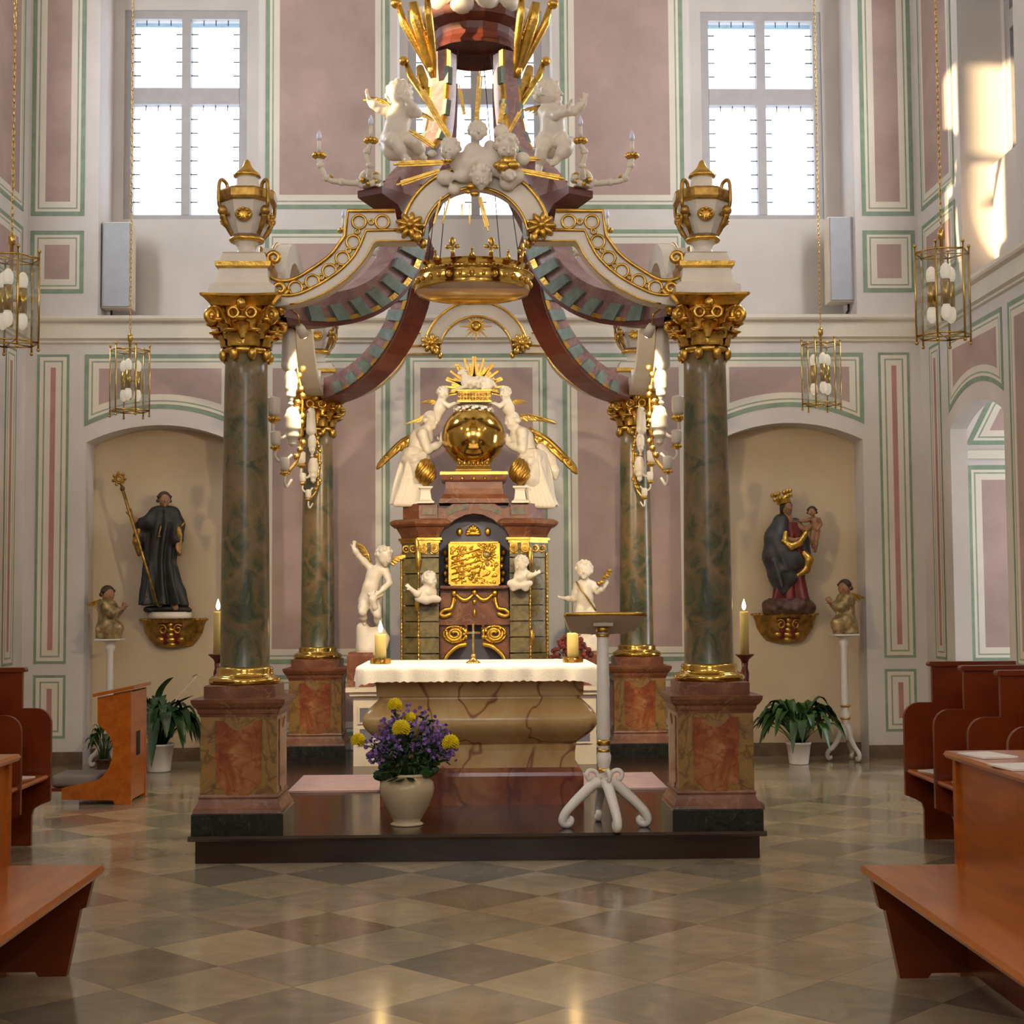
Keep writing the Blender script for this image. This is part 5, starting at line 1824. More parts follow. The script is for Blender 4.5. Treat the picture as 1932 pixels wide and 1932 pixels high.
# --- cherub with the sash on the right
t = thing('cherub_figure', 'white cherub with a golden sash holding up a gilded shell, behind the lectern', 'statue', (TCX+.985, 13.0, 1.131), 'white cherubs beside the tabernacle')
S = SDF(.0062)
putto_body(S, dict(pel=P(1104, 1139), ch=P(1104, 1107), nk=P(1103, 1093), hd=P(1102, 1076, -.03), face=(-.12, -1, -.05), fwd=(0, -1, 0),
    shl=P(1088, 1106), ell=P(1082, 1131, .02), hal=P(1065, 1129, -.04), hdl=(-.9, -.3, .25), hnl=(0, -.6, .8), curll=.15,
    shr=P(1118, 1103), elr=P(1128, 1117, -.05), har=P(1140, 1108, -.11), hdr=(.45, -.2, .8), hnr=(-.3, -.9, .2), curlr=.2,
    hpl=P(1097, 1147), knl=P(1094, 1170, -.09), ftl=P(1093, 1196, .02), hpr=P(1112, 1147), knr=P(1117, 1170, -.08), ftr=P(1116, 1196, .02)), U)
sdf_obj('body', S, 'ivory', t)
S = SDF(.008)
for a, b, r in (((1092, 1226), (1094, 1206), .085), ((1108, 1224), (1112, 1206), .09), ((1120, 1222), (1122, 1206), .07)):
    S.cone(P(*a, .02), P(*b, .02), r, r*.8, .03)
sdf_obj('rock', S, 'ivory', t)
mb = MB(); mb.tube([tuple(P(1087, 1097, -.075)), tuple(P(1097, 1113, -.098)), tuple(P(1110, 1130, -.105)), tuple(P(1124, 1152, -.06))], .008, 6); mb.build('sash', 'gold', t)
mb = MB(); mb.smooth = True
for i in range(5):
    mb.ball(tuple(P(1130+5*i, 1101-6*i+(3 if i % 2 else 0), -.15)), (.022, .02, .020), 8, 6)
mb.ball(tuple(P(1147, 1082, -.15)), (.03, .02, .018)); mb.build('shell', 'gold', t)

# --- two small cloud cherubs before the pilasters
def cloud_cherub(label, hd, face, hands, clouds, Y=12.86):
    P = PP(Y)
    t = thing('cloud_cherub', label, 'statue', base_of(P(*hd)), 'small cherubs rising from clouds')
    S = SDF(.0055)
    r = .066
    c = P(*hd)
    head(S, c, r, face, (0, 0, 1), 'curl')
    ch = c+A3(face[0]*-.02, .02, -.11)
    S.cone(ch+A3(0, 0, .01), c+A3(0, .01, -.05), .052, .035, .03)
    S.ell(ch, (.075, .055, .06), .04)
    for (ex, ey), (hx, hy) in hands:
        sh = ch+A3(.05*np.sign(P(ex, ey)[0]-ch[0]), -.01, .015)
        S.chain([sh, P(ex, ey, -.04), P(hx, hy, -.06)], [.032, .026, .018], .02)
        hand(S, P(hx, hy, -.06), P(hx, hy)-P(ex, ey)+A3(0, 0, .01), (0, -1, .3), .055, .2, .006)
    sdf_obj('body', S, 'ivory', t)
    S = SDF(.0065)
    for px, py, rr in clouds:
        S.ell(P(px, py, -.01), (rr, rr*.8, rr*.8), .03)
        S.ell(P(px, py, .05), (rr*.9, rr*.8, rr*.7), .03)
    sdf_obj('cloud', S, 'ivory', t)
cloud_cherub('small white cherub reaching out its arm on the left green pilaster', (811, 1094), (.75, -.65, -.05), [((787, 1121), (776, 1112))],
             [(792, 1129, .045), (804, 1133, .045), (817, 1129, .045), (826, 1131, .032), (800, 1120, .04)])
cloud_cherub('small white cherub looking down from clouds on the right green pilaster', (983, 1064), (-.55, -.7, -.35), [((1000, 1086), (1008, 1084))],
             [(966, 1101, .045), (975, 1106, .04), (990, 1104, .045), (999, 1100, .03), (980, 1090, .05), (968, 1112, .02), (992, 1112, .022)])

# --- praying angels at the globe
def angel(label, m, hd, joints, skirt, wings, face, flutter=None):
    P = PP(13.20)
    fx, fy = joints['foot']
    t = thing('praying_angel', label, 'statue', base_of(P(*joints['foot'])), 'praying angels at the globe')
    S = SDF(.0068)
    r = .072
    c = P(*hd, -.02)
    head(S, c, r, face, (0, 0, 1), 'cap', False)
    ch, hip = P(*joints['ch']), P(*joints['hip'])
    nk = P(*joints['nk'], -.01)
    S.cone(ch, c-A3(0, 0, .03), .045, .036, .03)
    S.cone(hip, ch, .085, .085, .06); S.ell(ch, (.105, .07, .085), .04)
    for dy, o in ((-.085, 0), (.08, 3)):
        sh, el, ha = P(joints['sh'][0], joints['sh'][1], dy), P(joints['el'][0]+o*m, joints['el'][1], dy*1.15), P(joints['ha'][0], joints['ha'][1], dy*.25)
        S.chain([ch*.5+nk*.5, sh, sh*.5+el*.5, el, el*.4+ha*.6, ha], [.05, .046, .040, .036, .033, .022], .02)
        hand(S, ha, joints.get('hdir', A3(.25*m, 0, 1)), A3(0, -np.sign(dy), 0), .085, .02, .008)
    sdf_obj('body', S, 'ivory', t)
    S = SDF(.0068)
    pts = [P(*q) for q in skirt[0]]
    robe(S, pts, skirt[1], 9, .34, .6, .015, .85)
    S.chain([P(*joints['hip'])+A3(-.02*m, -.05, 0), P(*joints['knee'], -.12), P(*skirt[0][-1], -.03)+A3(0, 0, .06)], [.09, .075, .05], .05)
    for q, rr in joints['ruff']:
        S.ell(P(*q, -.06), (rr, rr*.8, rr*.55), .03)
    sdf_obj('robe', S, 'ivory', t)
    S = SDF(.006)
    for i in range(6):
        a, b = skirt[0][0], skirt[0][-1]
        x0, x1 = a[0]-14+5.5*i, b[0]-20+8*i
        S.chain([P(x0+2*m, a[1]+6, -.10), P((x0+x1)/2+4*m, (a[1]+b[1])/2, -.135), P(x1, b[1]-2, -.12)], [.016, .026, .032], .012)
    S.chain([P(joints['hip'][0]-16, joints['hip'][1]-4, -.09), P(joints['hip'][0], joints['hip'][1]+6, -.13), P(joints['hip'][0]+17, joints['hip'][1]-2, -.09)], [.03, .042, .03], .03)
    sdf_obj('robe_folds', S, 'ivory', t)
    if flutter:
        S = SDF(.0068)
        S.chain([P(*q, .06) for q in flutter], [.045, .05, .045, .02], .03)
        sdf_obj('fluttering_cloth', S, 'ivory', t)
    for rt, tp, dr, dy in wings:
        w = wing(P(*rt, dy), P(*tp, dy+.08), dr, 9, .075)
        w.build('wing', 'gold', t, label='gilded wing')
angel('white praying angel leaning to the left side of the golden globe', 1, (814, 792),
      dict(ch=(795, 826), nk=(803, 810), hip=(783, 862), sh=(797, 819), el=(807, 849), ha=(832, 836), hdir=(.25, 0, 1), knee=(796, 895), foot=(768, 950), ruff=[((765, 948), .05), ((781, 944), .05), ((757, 945), .035), ((770, 866), .06), ((790, 873), .07)]),
      ([(785, 850), (782, 880), (778, 905), (772, 930), (768, 952)], [.10, .125, .125, .12, .125]),
      [((786, 818), (727, 862), (-.02, 0, -.16), .07), ((806, 788), (787, 790), (-.10, 0, -.12), .13)], (.75, -.6, -.28))
angel('white praying angel leaning to the right side of the golden globe', -1, (965, 793),
      dict(ch=(984, 826), nk=(976, 810), hip=(1000, 866), sh=(985, 816), el=(986, 850), ha=(958, 838), hdir=(-.22, 0, 1), knee=(1000, 900), foot=(1020, 955), ruff=[((1012, 945), .06), ((1030, 948), .05), ((1046, 951), .035), ((1006, 870), .075), ((1000, 930), .05)]),
      ([(1002, 852), (1006, 882), (1009, 907), (1015, 932), (1022, 955)], [.11, .13, .13, .125, .13]),
      [((998, 810), (1072, 868), (.02, 0, -.18), .07), ((980, 785), (1026, 790), (.10, 0, -.10), .13)], (-.75, -.6, -.3), [(1020, 845), (1038, 868), (1046, 890), (1048, 902)])

# --- cherub pair peeping over the globe
def peeper(label, hd, face, arm, m):
    P = PP(13.14)
    t = thing('small_cherub', label, 'statue', base_of(P(*hd)), 'small cherubs at the lace cloth')
    S = SDF(.005)
    c = P(*hd)
    head(S, c, .055, face, (0, 0, 1), 'curl')
    ch = c+A3(m*-.02, .02, -.10)
    S.cone(ch, c, .045, .028, .02); S.ell(ch+A3(m*.0, 0, -.02), (.055, .045, .06), .03)
    S.cone(ch+A3(m*-.02, 0, -.05), ch+A3(m*-.03, 0, -.13), .045, .03, .03)
    for dy in (-.04, .04):
        S.chain([ch+A3(m*.03, dy, .01), P(*arm[0], dy), P(*arm[1], dy)], [.026, .02, .015], .015)
        hand(S, P(*arm[1], dy), A3(m, 0, .1), (0, 0, -1), .045, .3, .005)
    sdf_obj('body', S, 'ivory', t)
    w = wing(ch+A3(-m*.03, .05, .03), ch+A3(-m*.12, .08, .05), (-m*.02, 0, -.07), 6, .1); w.build('wing', 'gold', t)
peeper('small white cherub clutching the lace cloth left of the lamb', (836, 742), (.5, -.8, -.2), ((846, 766), (857, 761)), 1)
peeper('small white cherub clutching the lace cloth right of the lamb', (953, 742), (-.5, -.8, -.2), ((943, 766), (933, 761)), -1)

# --- seated putti on the front brackets of the canopy
YS = 10.32
P = PP(YS)
U = .172
zl = 4.50
t = thing('seated_putto', 'white putto seated on the left canopy bracket, one arm thrown out', 'statue', base_of(P(752, 290)), 'seated putti on the canopy')
S = SDF(.0065)
putto_body(S, dict(pel=P(744, 256), ch=P(756, 217), nk=P(756, 200), hd=P(754, 180, -.02), face=(.35, -.9, -.1), fwd=(.1, -1, 0),
    shl=P(738, 212), ell=P(714, 204, -.05), hal=P(697, 191, -.09), hdl=(-.3, -.3, .9), hnl=(.9, -.3, 0),
    shr=P(776, 207), elr=P(788, 214, -.10), har=P(772, 192, -.16), hdr=(-.7, 0, .7), hnr=(0, .9, .3),
    hpl=P(735, 264), knl=P(748, 270, -.17), ftl=P(765, 298, -.14), fdl=(.4, -.7, -.5), hpr=P(762, 264), knr=P(785, 268, -.15), ftr=P(796, 296, -.06), fdr=(.3, -.8, -.4)), U)
sdf_obj('body', S, 'ivory', t)
S = SDF(.0065); S.chain([P(728, 268, .02), P(742, 282, -.02), P(765, 284, -.02), P(790, 280, .0)], [.05, .07, .07, .05], .04); sdf_obj('drapery', S, 'ivory', t)
w = wing(P(742, 206, .1), P(708, 186, .12), (-.02, 0, -.09), 6, .1); w.build('wing', 'gold', t)
w = wing(P(770, 208, .1), P(800, 215, .12), (.02, 0, -.09), 6, .1); w.build('wing', 'gold', t)
t = thing('seated_putto', 'white putto seated on the right canopy bracket, both arms reaching outwards', 'statue', base_of(P(1042, 290)), 'seated putti on the canopy')
S = SDF(.0065)
putto_body(S, dict(pel=P(1042, 254), ch=P(1041, 219), nk=P(1039, 201), hd=P(1036, 179, -.02), face=(.85, -.5, .08), fwd=(.35, -1, 0),
    shl=P(1026, 210), ell=P(1050, 218, -.13), hal=P(1070, 208, -.18), hdl=(.4, -.2, .9), hnl=(.8, -.5, 0),
    shr=P(1056, 208), elr=P(1084, 210, -.04), har=P(1101, 196, -.06), hdr=(.2, -.1, 1), hnr=(-.4, -.9, 0), curlr=.15,
    hpl=P(1032, 263), knl=P(1022, 283, -.13), ftl=P(1017, 316, -.08), fdl=(-.1, -.7, -.7), hpr=P(1056, 262), knr=P(1066, 280, -.15), ftr=P(1049, 303, -.14), fdr=(-.4, -.6, -.5)), U)
sdf_obj('body', S, 'ivory', t)
S = SDF(.0065); S.chain([P(1020, 268, .02), P(1040, 280, -.0), P(1062, 280, .0), P(1078, 268, .04)], [.05, .065, .065, .04], .04); sdf_obj('drapery', S, 'ivory', t)
w = wing(P(1028, 208, .1), P(1008, 202, .12), (-.02, 0, -.10), 6, .1); w.build('wing', 'gold_old', t)

# --- glory of clouds, cherub heads and rays on the front arch
YG = YF-.12
P = PP(YG)
t = thing('cloud_glory', 'white cloud glory with cherub heads and long golden rays on the front arch', 'ornament', base_of(P(893, 320)))
S = SDF(.009)
for px, py, r in ((884, 305, .078), (876, 318, .05), (893, 284, .06), (906, 298, .06), (915, 312, .045), (840, 335, .055), (857, 358, .04), (870, 332, .045), (862, 312, .04), (945, 320, .06), (972, 332, .06), (958, 345, .055), (930, 300, .06), (946, 248, .05), (925, 275, .04), (860, 300, .05), (913, 325, .06), (815, 290, .03), (985, 300, .05)):
    S.ell(P(px, py, .02), (r, r*.7, r*.9), .022)
S.cone(P(880, 330, .06), P(905, 330, .06), .06, .06, .03)
sdf_obj('cloud', S, 'ivory', t)
for (px, py, r, fc) in ((849, 283, .068, (-.4, -.9, -.2)), (901, 249, .062, (.1, -.95, -.1)), (956, 277, .076, (.15, -.85, -.5)), (907, 335, .072, (.05, -.9, -.45)), (960, 330, .05, (.4, -.9, .1))):
    S = SDF(.0055); head(S, P(px, py, -.04), r, fc, (0, 0, 1), 'curl'); sdf_obj('cherub_head', S, 'ivory', t)
RAYS = [((849, 262), (792, 163), 11), ((899, 232), (906, 135), 9), ((820, 277), (772, 245), 8), ((842, 306), (742, 310), 10), ((830, 322), (748, 349), 9), ((982, 322), (1064, 337), 10), ((943, 232), (952, 187), 9), ((876, 215), (866, 160), 6), ((832, 372), (818, 425), 3), ((848, 374), (834, 424), 3), ((872, 385), (871, 408), 4), ((886, 385), (886, 425), 3), ((905, 372), (921, 436), 8), ((968, 300), (1020, 300), 8), ((960, 250), (985, 205), 7)]
for (a, b, wpx) in RAYS:
    p, q = P(*a, .03), P(*b, .03)
    d = nrm(q-p); n = np.cross(d, (0, 1, 0))*(wpx*.0033*.5)
    mb = MB()
    for i in (-1, 0, 1):
        k = n*.66*i; e = q-d*(.03 if i else 0)*(1 if wpx > 5 else .3)
        vs = []
        for yo in (-.010+.005*abs(i), .010):
            for o, s_ in ((p+k, 1), (e+k*1.25, 1.1)):
                vs += [o-n*.3*s_+A3(0, yo, 0), o+n*.3*s_+A3(0, yo, 0)]
        mb.add([tuple(v) for v in vs], [(0, 1, 3, 2), (4, 6, 7, 5), (0, 2, 6, 4), (1, 5, 7, 3), (2, 3, 7, 6), (0, 4, 5, 1)], False)
    mb.build('ray', 'gold', t)
mb = MB(); mb.smooth = True
for px, py, r in ((845, 303, .03), (958, 305, .055), (950, 315, .05), (966, 312, .05), (888, 352, .03), (895, 366, .028), (883, 362, .02), (940, 312, .035)):
    mb.ball(tuple(P(px, py, -.06)), (r, r*.7, r*.7), 10, 7)
mb.build('gilt_wings', 'gold', t)
# ------------------------------------------------------------------ statues in the wall niches
YN = Y0+D
YQ = 14.76
P = PP(YQ)
def console(px, lab, pys):
    x = at(px, 1180, YQ)[0]
    z0, z1 = at(px, pys[0], YQ)[2], at(px, pys[1], YQ)[2]
    t = thing('wall_console', lab, 'console', (x, YN, z0), 'gilded wall consoles')
    prof = [(.14, z0), (.19, z0+.015), (.24, z0+.07), (.285, z0+.14), (.31, z1-.05), (.325, z1-.02), (.33, z1)]
    mb = MB()
    rows = []
    n = 28
    for r, z in prof:
        rows.append([(x+r*cos(pi*i/n)*-1, YN-.002-r*.62*sin(pi*i/n)-.0, z) for i in range(n+1)])
    mb.sheet(rows)
    mb.add(rows[-1], [list(range(n+1))], False); mb.add(rows[0], [list(range(n, -1, -1))], False)
    bo = mb.build('body', 'gold_old', t)
    # red painted cartouche with gilt scrolls over it
    mb = MB(); rows = []
    for f in (.10, .25, .4, .55, .7, .85):
        z = z0+(z1-z0)*f; r = np.interp(z, [q[1] for q in prof], [q[0] for q in prof])+.006
        wd = .42*(.75+.5*abs(f-.45))
        rows.append([(x-r*cos(pi/2-wd+2*wd*i/10), YN-r*.62*sin(pi/2-wd+2*wd*i/10)-.003, z) for i in range(11)])
    mb.sheet(rows)
    mb.build('red_cartouche', 'reddress', bo, label='red painted cartouche')
    for s in (-1, 1):
        mb = MB(); mb.smooth = True
        pts = []
        for i in range(22):
            u = i/21; a = .4+4.2*pi*u/1.6; rr = .055*(1-.7*u)
            z = z0+(z1-z0)*.62+rr*sin(a); uu = s*(.075+rr*cos(a)*.8)
            r = np.interp(z, [q[1] for q in prof], [q[0] for q in prof])
            pts.append((x+uu, YN-.62*sqrt(max(.001, r*r-uu*uu))-.012, z))
        mb.tube(pts, .012, 6)
        mb.ball((x+s*.10, YN-.62*sqrt(.26*.26-.01)-.004, z0+(z1-z0)*.28), (.04, .02, .03), 8, 6)
        mb.build('gilt_scroll', 'gold', bo)
    mb = MB(); mb.smooth = True
    for i in range(16):
        a = pi*(i+.5)/16
        mb.ball((x-.325*cos(a), YN-.325*.62*sin(a), z1-.012), (.026, .02, .014), 6, 5)
    for k in range(5):
        z = z0+(z1-z0)*(.1+.17*k); r = np.interp(z, [q[1] for q in prof], [q[0] for q in prof])
        mb.ball((x, YN-r*.62-.005, z), (.05-.004*k, .02, .03), 8, 6)
    mb.build('gilt_leaf_trim', 'gold', bo)
    return t, x, z1
_, xa, za = console(320, 'gilded wall console under the black robed saint', (1222, 1167))
_, xm, zm = console(1489, 'gilded wall console under the crowned madonna', (1212, 1157))

# abbot with crozier
t = thing('abbot_statue', 'carved saint in a black habit holding a long golden crozier, in the left niche', 'statue', (xa, YQ, za+.001))
mb = MB(); mb.lathe([(.21, za+.001), (.215, za+.02), (.21, za+.055), (.19, za+.065)], (xa, YQ+.03, 0), 24, sy=.8); mb.build('base_slab', 'cream', t, label='pale round base slab')
S = SDF(.009)
for a, r in (((285, 1150), .06), ((310, 1148), .075), ((338, 1149), .06), ((350, 1151), .05)):
    S.ell(P(*a), (r*1.3, r, r*.6), .04)
sdf_obj('rock', S, 'robe', t)
S = SDF(.0065)
c = P(310, 942, -.02)
H = SDF(.006)
head(S, c, .071, (.35, -.92, -.15), (0, 0, 1), 'cap', False, None, H)
S.cone(P(309, 962), c, .036, .034, .02); S.cone(P(310, 985), P(309, 962), .05, .04, .03)
S.chain([P(270, 988, -.03), P(255, 982, -.06), P(247, 973, -.08)], [.03, .026, .02], .02)
hand(S, P(248, 974, -.08), (-.15, -.3, .9), (-.4, -.8, -.2), .085, 1.0, .01)
S.chain([P(333, 1000, -.03), P(336, 1020, -.08), P(335, 1034, -.10)], [.035, .028, .02], .02)
hand(S, P(335, 1034, -.10), (.2, -.5, -.6), (.9, -.2, 0), .08, .8, .01)
S.cone(P(303, 1135), P(303, 1143, -.04), .04, .03, .02); S.cone(P(325, 1135), P(331, 1146, -.06), .04, .03, .02)
sdf_obj('body', S, 'skin', t, label='painted face and hands')
sdf_obj('hair', H, 'hair', t)
S = SDF(.0085)
robe(S, [P(310, 962), P(310, 985), P(304, 1030), P(302, 1060), P(304, 1100), P(308, 1141)], [.085, .150, .145, .138, .16, .205], 9, .24, .3, .02, .72)
S.chain([P(294, 970), P(282, 986, -.03), P(266, 988, -.04)], [.075, .07, .055], .04)
S.chain([P(268, 988, -.03), P(263, 1012, -.02), P(265, 1038, 0)], [.05, .055, .03], .03)
S.chain([P(326, 970), P(334, 990, -.01), P(334, 1018, -.06)], [.075, .07, .065], .04)
S.ell(P(310, 962, .01), (.10, .08, .05), .03)
S.chain([P(290, 1080, .0), P(276, 1118, .02), P(270, 1134, .02)], [.06, .055, .035], .05); S.chain([P(320, 1080), P(338, 1118, .02), P(348, 1140, .0)], [.07, .055, .04], .05)
sdf_obj('habit', S, 'robe', t)
S = SDF(.006); S.chain([P(262, 1000, -.07), P(258, 1022, -.05), P(262, 1046, -.04)], [.022, .04, .02], .02); sdf_obj('sleeve_lining', S, 'gold_old', t, label='gilded sleeve lining')
mb = MB(); mb.tube([tuple(P(304, 992, -.135)), tuple(P(300, 1008, -.135)), tuple(P(299, 1018, -.13))], .007, 6); mb.cbox(tuple(P(300, 1012, -.135)), (.03, .01, .008)); mb.build('pectoral_cross', 'gold_old', t)
S = SDF(.006)
S.ell(P(337, 1004, -.10), (.03, .025, .06), .02); S.cone(P(343, 992, -.1), P(349, 985, -.1), .012, .006, .01)
S.cone(P(340, 1010, -.09), P(338, 1045, -.08), .022, .022, .02)
sdf_obj('gilded_book', S, 'gold_old', t)
b0, b1 = P(298, 1143, -.19), P(231, 922, -.10)
t = thing('crozier', 'long golden crozier leaning diagonally in the hand of the black robed saint', 'staff', tuple(float(v) for v in b0))
mb = MB(); mb.tube([tuple(b0), tuple(b0*.5+b1*.5), tuple(b1)], [.011, .014, .016], 10); mb.build('shaft', 'gold_old', t)
mb = MB(); mb.ball(tuple(b1), (.024, .024, .03)); mb.build('knop', 'darkbrown', t)
mb = MB()
hc = P(225, 904, -.10)
pts = [tuple(b1)]+[tuple(hc+A3(.055*(1-.75*i/30)*cos(-1.2+4.6*pi*i/30), 0, .055*(1-.75*i/30)*sin(-1.2+4.6*pi*i/30))) for i in range(31)]
mb.tube(pts, .011, 7)
for i in range(7):
    a = i*.85; mb.ball(tuple(hc+A3(.058*cos(a), -.005, .058*sin(a))), (.018, .012, .018), 7, 5)
mb.build('crook', 'gold_old', t)

# crowned madonna with child
t = thing('madonna_statue', 'carved crowned madonna in dark cloak and red dress, in the right niche', 'statue', (xm, YQ, zm+.001))
S = SDF(.009)
S.fn(lambda X, Y, Z: np.maximum(np.sqrt((X-xm)**2+((Y-YQ)/.62)**2)-(.245-.45*np.clip(Z-zm-.05, 0, 1)), np.maximum(zm+.001-Z, Z-zm-.15))*.8, (xm-.26, YQ-.18, zm), (xm+.26, YQ+.18, zm+.15), .02)
for i in range(18):
    a = pi*i/9; S.ell((xm+.22*cos(a), YQ+.13*sin(a), zm+.06+.03*sin(i*2.2)), .05, .03)
sdf_obj('cloud_base', S, 'darkbrown', t, label='dark brown cloud base')
S = SDF(.0065)
H = SDF(.0065)
c = P(1484, 957, -.03)
head(S, c, .064, (.35, -.92, -.18), (-.12, 0, 1), 'long', False, None, H)
S.cone(P(1487, 980), c, .036, .034, .02); S.cone(P(1490, 1000), P(1487, 980), .06, .045, .03)
S.chain([P(1500, 990), P(1520, 1000, -.06), P(1530, 992, -.06)], [.04, .032, .022], .02)
hand(S, P(1530, 993, -.06), (.6, -.2, .6), (-.4, -.5, .6), .08, .6, .01)
S.chain([P(1474, 990), P(1478, 1016, -.09), P(1500, 1020, -.14)], [.04, .032, .022], .02)
hand(S, P(1500, 1020, -.14), (.9, -.2, .2), (0, .9, .2), .08, .5, .01)
sdf_obj('body', S, 'skin', t, label='painted face and hands')
sdf_obj('hair', H, 'hair', t)
S = SDF(.0085)
robe(S, [P(1488, 985), P(1490, 1010), P(1488, 1050), P(1490, 1090), P(1492, 1132)], [.09, .14, .15, .13, .17], 8, .22, 1.1, .02, .72)
sdf_obj('dress', S, 'reddress', t, label='dark red dress')
S = SDF(.0085)
S.chain([P(1474, 985, .0), P(1466, 1015, -.03), P(1464, 1050, -.02), P(1470, 1085, -.02), P(1474, 1115, 0)], [.085, .115, .125, .10, .065], .06)
S.chain([P(1478, 1040, -.10), P(1495, 1055, -.10), P(1510, 1065, -.08)], [.085, .085, .05], .06)
S.chain([P(1476, 1075, -.08), P(1490, 1090, -.09), P(1480, 1112, -.07)], [.09, .06, .05], .06)
S.chain([P(1500, 990, .04), P(1512, 1020, .04), P(1522, 1050, .0)], [.07, .07, .05], .05)
for a, b in (((1466, 1030), (1485, 1075)), ((1475, 1040), (1500, 1072)), ((1462, 1060), (1475, 1105))):
    S.cone(P(*a, -.14), P(*b, -.17), .022, .018, .03)
sdf_obj('cloak', S, 'bluecloak', t, label='dark blue cloak')
S = SDF(.007)
S.chain([P(1482, 1006, -.12), P(1480, 1022, -.15), P(1492, 1032, -.17), P(1508, 1024, -.15), P(1520, 1006, -.11)], [.03, .034, .036, .034, .028], .02)
S.chain([P(1516, 1045, -.06), P(1524, 1056, -.07), P(1520, 1074, -.06), P(1505, 1085, -.08), P(1478, 1108, -.08)], [.04, .055, .045, .022, .014], .02)
sdf_obj('gilded_lining', S, 'gold', t, label='gilded lining of the cloak')
mb = MB()
cb = P(1480, 950, -.02); ax = Quaternion((0, 1, 0), -.28)
mb.lathe([(.066, 0), (.072, .01), (.070, .04), (.084, .07), (.080, .07), (.064, .035), (.058, .01)], tuple(cb), 20, axis=ax)
for i in range(6):
    a = 2*pi*i/6
    p = ax @ Vector((.085*cos(a), .085*sin(a), .085)); q = ax @ Vector((.078*cos(a), .078*sin(a), .045)); k = ax @ Vector((.0, 0, .10))
    mb.tube([tuple(cb+np.array(q)), tuple(cb+np.array(p))], [.024, .016], 6); mb.ball(tuple(cb+np.array(ax @ Vector((.092*cos(a), .092*sin(a), .11)))), (.024, .018, .024), 8, 6)
mb.build('crown', 'gold', t)
CHILD_P = P
t = thing('child_figure', 'small carved child carried on the arm of the crowned madonna', 'statue', tuple(float(v) for v in P(1537, 1010)))
S = SDF(.0055); H = SDF(.0055)
putto_body(S, dict(pel=P(1538, 1000, -.05), ch=P(1537, 984, -.05), nk=P(1534, 976, -.05), hd=P(1532, 965, -.06), face=(-.3, -.95, -.1), fwd=(-.2, -1, 0),
    shl=P(1528, 980, -.06), ell=P(1520, 983, -.10), hal=P(1512, 983, -.12), shr=P(1545, 980, -.05), elr=P(1549, 990, -.06), har=P(1543, 997, -.10),
    hpl=P(1535, 1003, -.05), knl=P(1532, 1016, -.10), ftl=P(1534, 1032, -.08), hpr=P(1541, 1003, -.05), knr=P(1540, 1018, -.09), ftr=P(1538, 1040, -.07)), .088, None)
head(SDF(.0055), P(1532, 965, -.06), .05, (-.3, -.95, -.1), (0, 0, 1), 'cap', True, None, H)
sdf_obj('body', S, 'skin', t)
sdf_obj('hair', H, 'hair', t)

# small angels on white tripod pedestals
def pedestal(px, lab, pt, pb):
    x, y = at(px, 1300, 14.45)[0], 14.45
    zt = at(px, pt, y)[2]
    t = thing('tripod_pedestal', lab, 'pedestal', (x, y, 0), 'white pedestals of the small angels')
    mb = MB(); mb.lathe([(.03, .20), (.05, .26), (.04, .32), (.03, .36), (.045, .42), (.05, .46), (.03, .50), (.036, .54), (.032, zt-.13), (.045, zt-.10), (.05, zt-.075), (.03, zt-.05), (.06, zt-.03), (.09, zt-.02)], (x, y, 0), 20); mb.build('post', 'white', t)
    mb = MB(); mb.sq([(.10, zt-.02), (.125, zt-.014), (.125, zt-.002), (.115, zt)], (x, y, 0)); mb.build('top', 'white', t)
    for k in range(3):
        a = -pi/2+2*pi*k/3+.5
        d = Vector((cos(a), sin(a)))
        Q = lambda r, z: (x+d.x*r, y+d.y*r, z)
        path = smoothline([Q(.02, .34), Q(.05, .30), Q(.07, .22), Q(.12, .14), Q(.165, .10), Q(.185, .06), Q(.172, .025), Q(.152, .03), Q(.155, .048)], 4)
        mb = MB(); mb.tube(path, [.03-.012*i/len(path) for i in range(len(path))], 7); mb.build('leg', 'white', t)
    for z in (.40, .52): 
        mb = MB(); mb.lathe([(.045, z), (.052, z+.01), (.045, z+.02)], (x, y, 0), 18); mb.build('gilt_ring', 'gold', t)
    return x, y, zt
